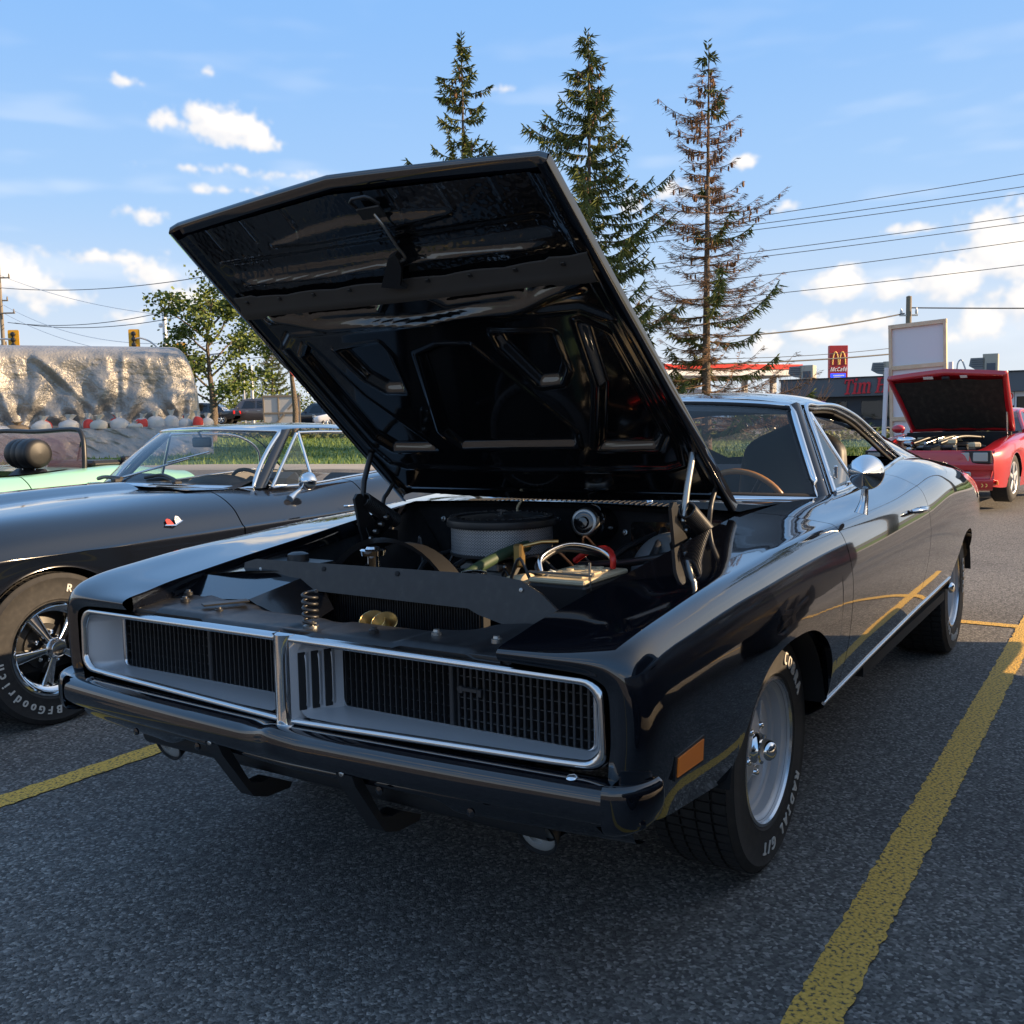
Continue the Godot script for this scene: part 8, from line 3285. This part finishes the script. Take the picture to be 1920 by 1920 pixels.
	# bumper cover
	var b := MB.new()
	var C := []
	for k in 13:
		var u := lerpf(-1, 1, k / 12.0)
		var zf := 1.02 - 0.16 * pow(absf(u), 2.6)
		var x := u * 0.815
		C.append([V(x * 0.98, 0.715 - 0.005 * u * u, zf - 0.12), V(x, 0.705, zf - 0.04), V(x, 0.56 if absf(u) > 0.15 else 0.60, zf - 0.02), V(x, 0.54, zf), V(x, 0.47, zf - 0.005), V(x, 0.445, zf - 0.03), V(x, 0.36, zf - 0.03), V(x, 0.33, zf - 0.005), V(x * 0.99, 0.24, zf - 0.02), V(x * 0.97, 0.20, zf - 0.07)])
	b.grid(surf(C, 60, 50))
	part("bumper_cover", b, M.red_paint, o)
	# engine bay with bright bits
	b = MB.new()
	b.box(V(0, 0.60, 0.15), V(1.36, 0.10, 1.4))
	b.box(V(0, 0.78, -0.62), V(1.40, 0.30, 0.06))
	var bay := part("engine_bay", b, M.flat_black, o)
	rng.seed = 41
	for k in 22:
		b = MB.new()
		b.box(V(rng.randf_range(-0.58, 0.58), rng.randf_range(0.70, 0.82), rng.randf_range(-0.45, 0.65)), V(rng.randf_range(0.06, 0.26), rng.randf_range(0.05, 0.12), rng.randf_range(0.06, 0.25)), 0.02, Basis(V(0, 1, 0), rng.randf()))
		part("engine_part", b, [M.bay_black, M.steel, M.satin_black, M.worn_chrome, M.battery_case][k % 5], bay)
	for k in 7:
		b = MB.new()
		var x := rng.randf_range(-0.5, 0.3)
		b.tube(spline([V(x, 0.80, 0.5), V(x + 0.15, 0.88, 0.1), V(x + rng.randf_range(0.1, 0.4), 0.86, -0.4)], 10), 0.025, 8)
		part("hose", b, [M.satin_black, M.worn_chrome][k % 2], bay)
	b = MB.new()
	b.lathe([Vector2(0.14, 0), Vector2(0.145, 0.03), Vector2(0.13, 0.06), Vector2(0, 0.065)], 24, Transform3D(Basis.IDENTITY, V(-0.50, 0.82, 0.05)))
	part("air_box", b, M.chrome, bay)
	# hood raised on its hinges at the windshield
	var hp := V(0, 0.94, -0.82)
	var hd := V(0, sin(0.70), cos(0.70))
	var hn := V(0, -hd.z, hd.y)
	var hq := func(x: float, v: float, off: float) -> Vector3: return hp + V(x, 0, 0) + hd * v + hn * off
	b = MB.new()
	var rows := []
	for j in 13:
		var row := PackedVector3Array()
		for i in 25:
			var u := lerpf(-1, 1, i / 24.0)
			var t := j / 12.0
			row.append(hq.call(u * lerpf(0.70, 0.78, t), t * (1.27 - 0.08 * absf(u)), -0.05 - 0.02 * (1 - u * u)))
		rows.append(row)
	b.grid(rows)
	# rim turned down all round
	var edge := []
	for i in 25: edge.append(rows[12][i])
	for j in range(11, -1, -1): edge.append(rows[j][24])
	for i in range(23, -1, -1): edge.append(rows[0][i])
	for j in range(1, 12): edge.append(rows[j][0])
	var rim := []
	for p in edge:
		var inn: Vector3 = (hp + hd * 0.62 - p).normalized()
		rim.append(PackedVector3Array([p, p + hn * 0.06, p + hn * 0.065 + inn * 0.045, p + hn * 0.05 + inn * 0.075]))
	b.grid(rim, false, true)
	var hood := part("hood", b, M.red_paint, o)
	b = MB.new()
	rows = []
	for j in 9:
		var row := PackedVector3Array()
		for i in 13:
			var u := lerpf(-1, 1, i / 12.0)
			row.append(hq.call(u * lerpf(0.63, 0.70, j / 8.0), lerpf(0.07, 1.13 - 0.05 * absf(u), j / 8.0), 0.0 + 0.01 * sin(i * 1.7 + j * 2.0)))
		rows.append(row)
	b.grid(rows)
	part("hood_insulation", b, M.hood_insulation, hood)
	for k in [[-0.22, 0.13], [0.24, 0.09]]:
		b = MB.new()
		b.box(hq.call(k[0], 1.185, 0.012), V(k[1], 0.05, 0.004), 0.001, Basis(V(1, 0, 0), hd, V(1, 0, 0).cross(hd)))
		part("hood_label", b, M.sign_white, hood)
	b = MB.new()
	b.box(hq.call(0.01, 1.175, 0.02), V(0.10, 0.06, 0.04), 0.01, Basis(V(1, 0, 0), hd, V(1, 0, 0).cross(hd)))
	part("hood_latch", b, M.satin_black, hood)
	b = MB.new()
	b.tube([V(0.66, 0.86, -0.55), hq.call(0.66, 0.42, 0.0)], 0.012, 8)
	part("gas_strut", b, M.worn_chrome, hood)
	# windshield, roof, cabin
	b = MB.new()
	var W := []
	for j in 4:
		var row := []
		for i in 9:
			var u := lerpf(-1, 1, i / 8.0)
			row.append(V(u * 0.76, 0.945 - 0.01 * u * u, -0.80 - 0.22 * u * u).lerp(V(u * 0.56, 1.225, -1.52 - 0.08 * u * u), j / 3.0))
		W.append(row)
	b.grid(surf(W, 12, 24))
	part("windshield", b, M.tinted_glass, o)
	b = MB.new()
	b.box(V(-0.45, 1.04, -1.12), V(0.18, 0.20, 0.01), 0.002, Basis(V(1, 0, 0), -1.0))
	b.box(V(0.22, 1.02, -1.10), V(0.36, 0.06, 0.01), 0.002, Basis(V(1, 0, 0), -1.0))
	part("windshield_card", b, M.sign_white, o)
	b = MB.new()
	C = []
	for r in [[-1.50, 1.235, 0.57], [-1.75, 1.272, 0.60], [-2.2, 1.275, 0.61], [-2.7, 1.20, 0.62], [-3.2, 1.02, 0.66], [-3.4, 0.965, 0.68]]:
		C.append([V(-r[2] * 1.06, r[1] - 0.06, r[0] - 0.1), V(-r[2] * 0.8, r[1] - 0.008, r[0] - 0.04), V(0, r[1], r[0]), V(r[2] * 0.8, r[1] - 0.008, r[0] - 0.04), V(r[2] * 1.06, r[1] - 0.06, r[0] - 0.1)])
	b.grid(surf(C, 30, 24))
	part("roof", b, M.red_paint, o)
	for s in [-1.0, 1.0]:
		b = MB.new()
		b.tube(spline([V(s * 0.775, 0.94, -1.03), V(s * 0.66, 1.10, -1.35), V(s * 0.585, 1.215, -1.62), V(s * 0.60, 1.235, -2.0)], 16), 0.028, 8)
		part("windshield_pillar", b, M.red_paint, o)
	b = MB.new()
	b.box(V(0, 0.85, -1.3), V(1.45, 0.16, 0.4), 0.05)
	b.box(V(0.36, 0.80, -2.1), V(0.5, 0.65, 0.16), 0.06)
	b.box(V(-0.36, 0.80, -2.1), V(0.5, 0.65, 0.16), 0.06)
	b.box(V(0, 0.4, -1.8), V(1.5, 0.1, 2.6))
	part("cabin", b, M.black_vinyl, o)
	# small yellow mark on the bumper corner
	b = MB.new()
	for k in 2:
		b.lathe([Vector2(0.014, 0), Vector2(0.014, 0.004), Vector2(0.024, 0.004), Vector2(0.024, 0)], 14, Transform3D(along(V(0.3, 0, 1)), V(0.70 + 0.045 * k, 0.275, 0.975 - 0.02 * k)), 0.0, PI)
	part("yellow_mark", b, M.arch_yellow, o)

func _ready():
	make_materials()
	make_camera()
	make_sky()
	make_ground()
	make_shops()
	make_poles()
	make_trees()
	make_tarp_heap()
	make_far_cars()
	make_neighbour()
	make_red_coupe()
	make_convertible()
	make_corvette()
	make_charger()
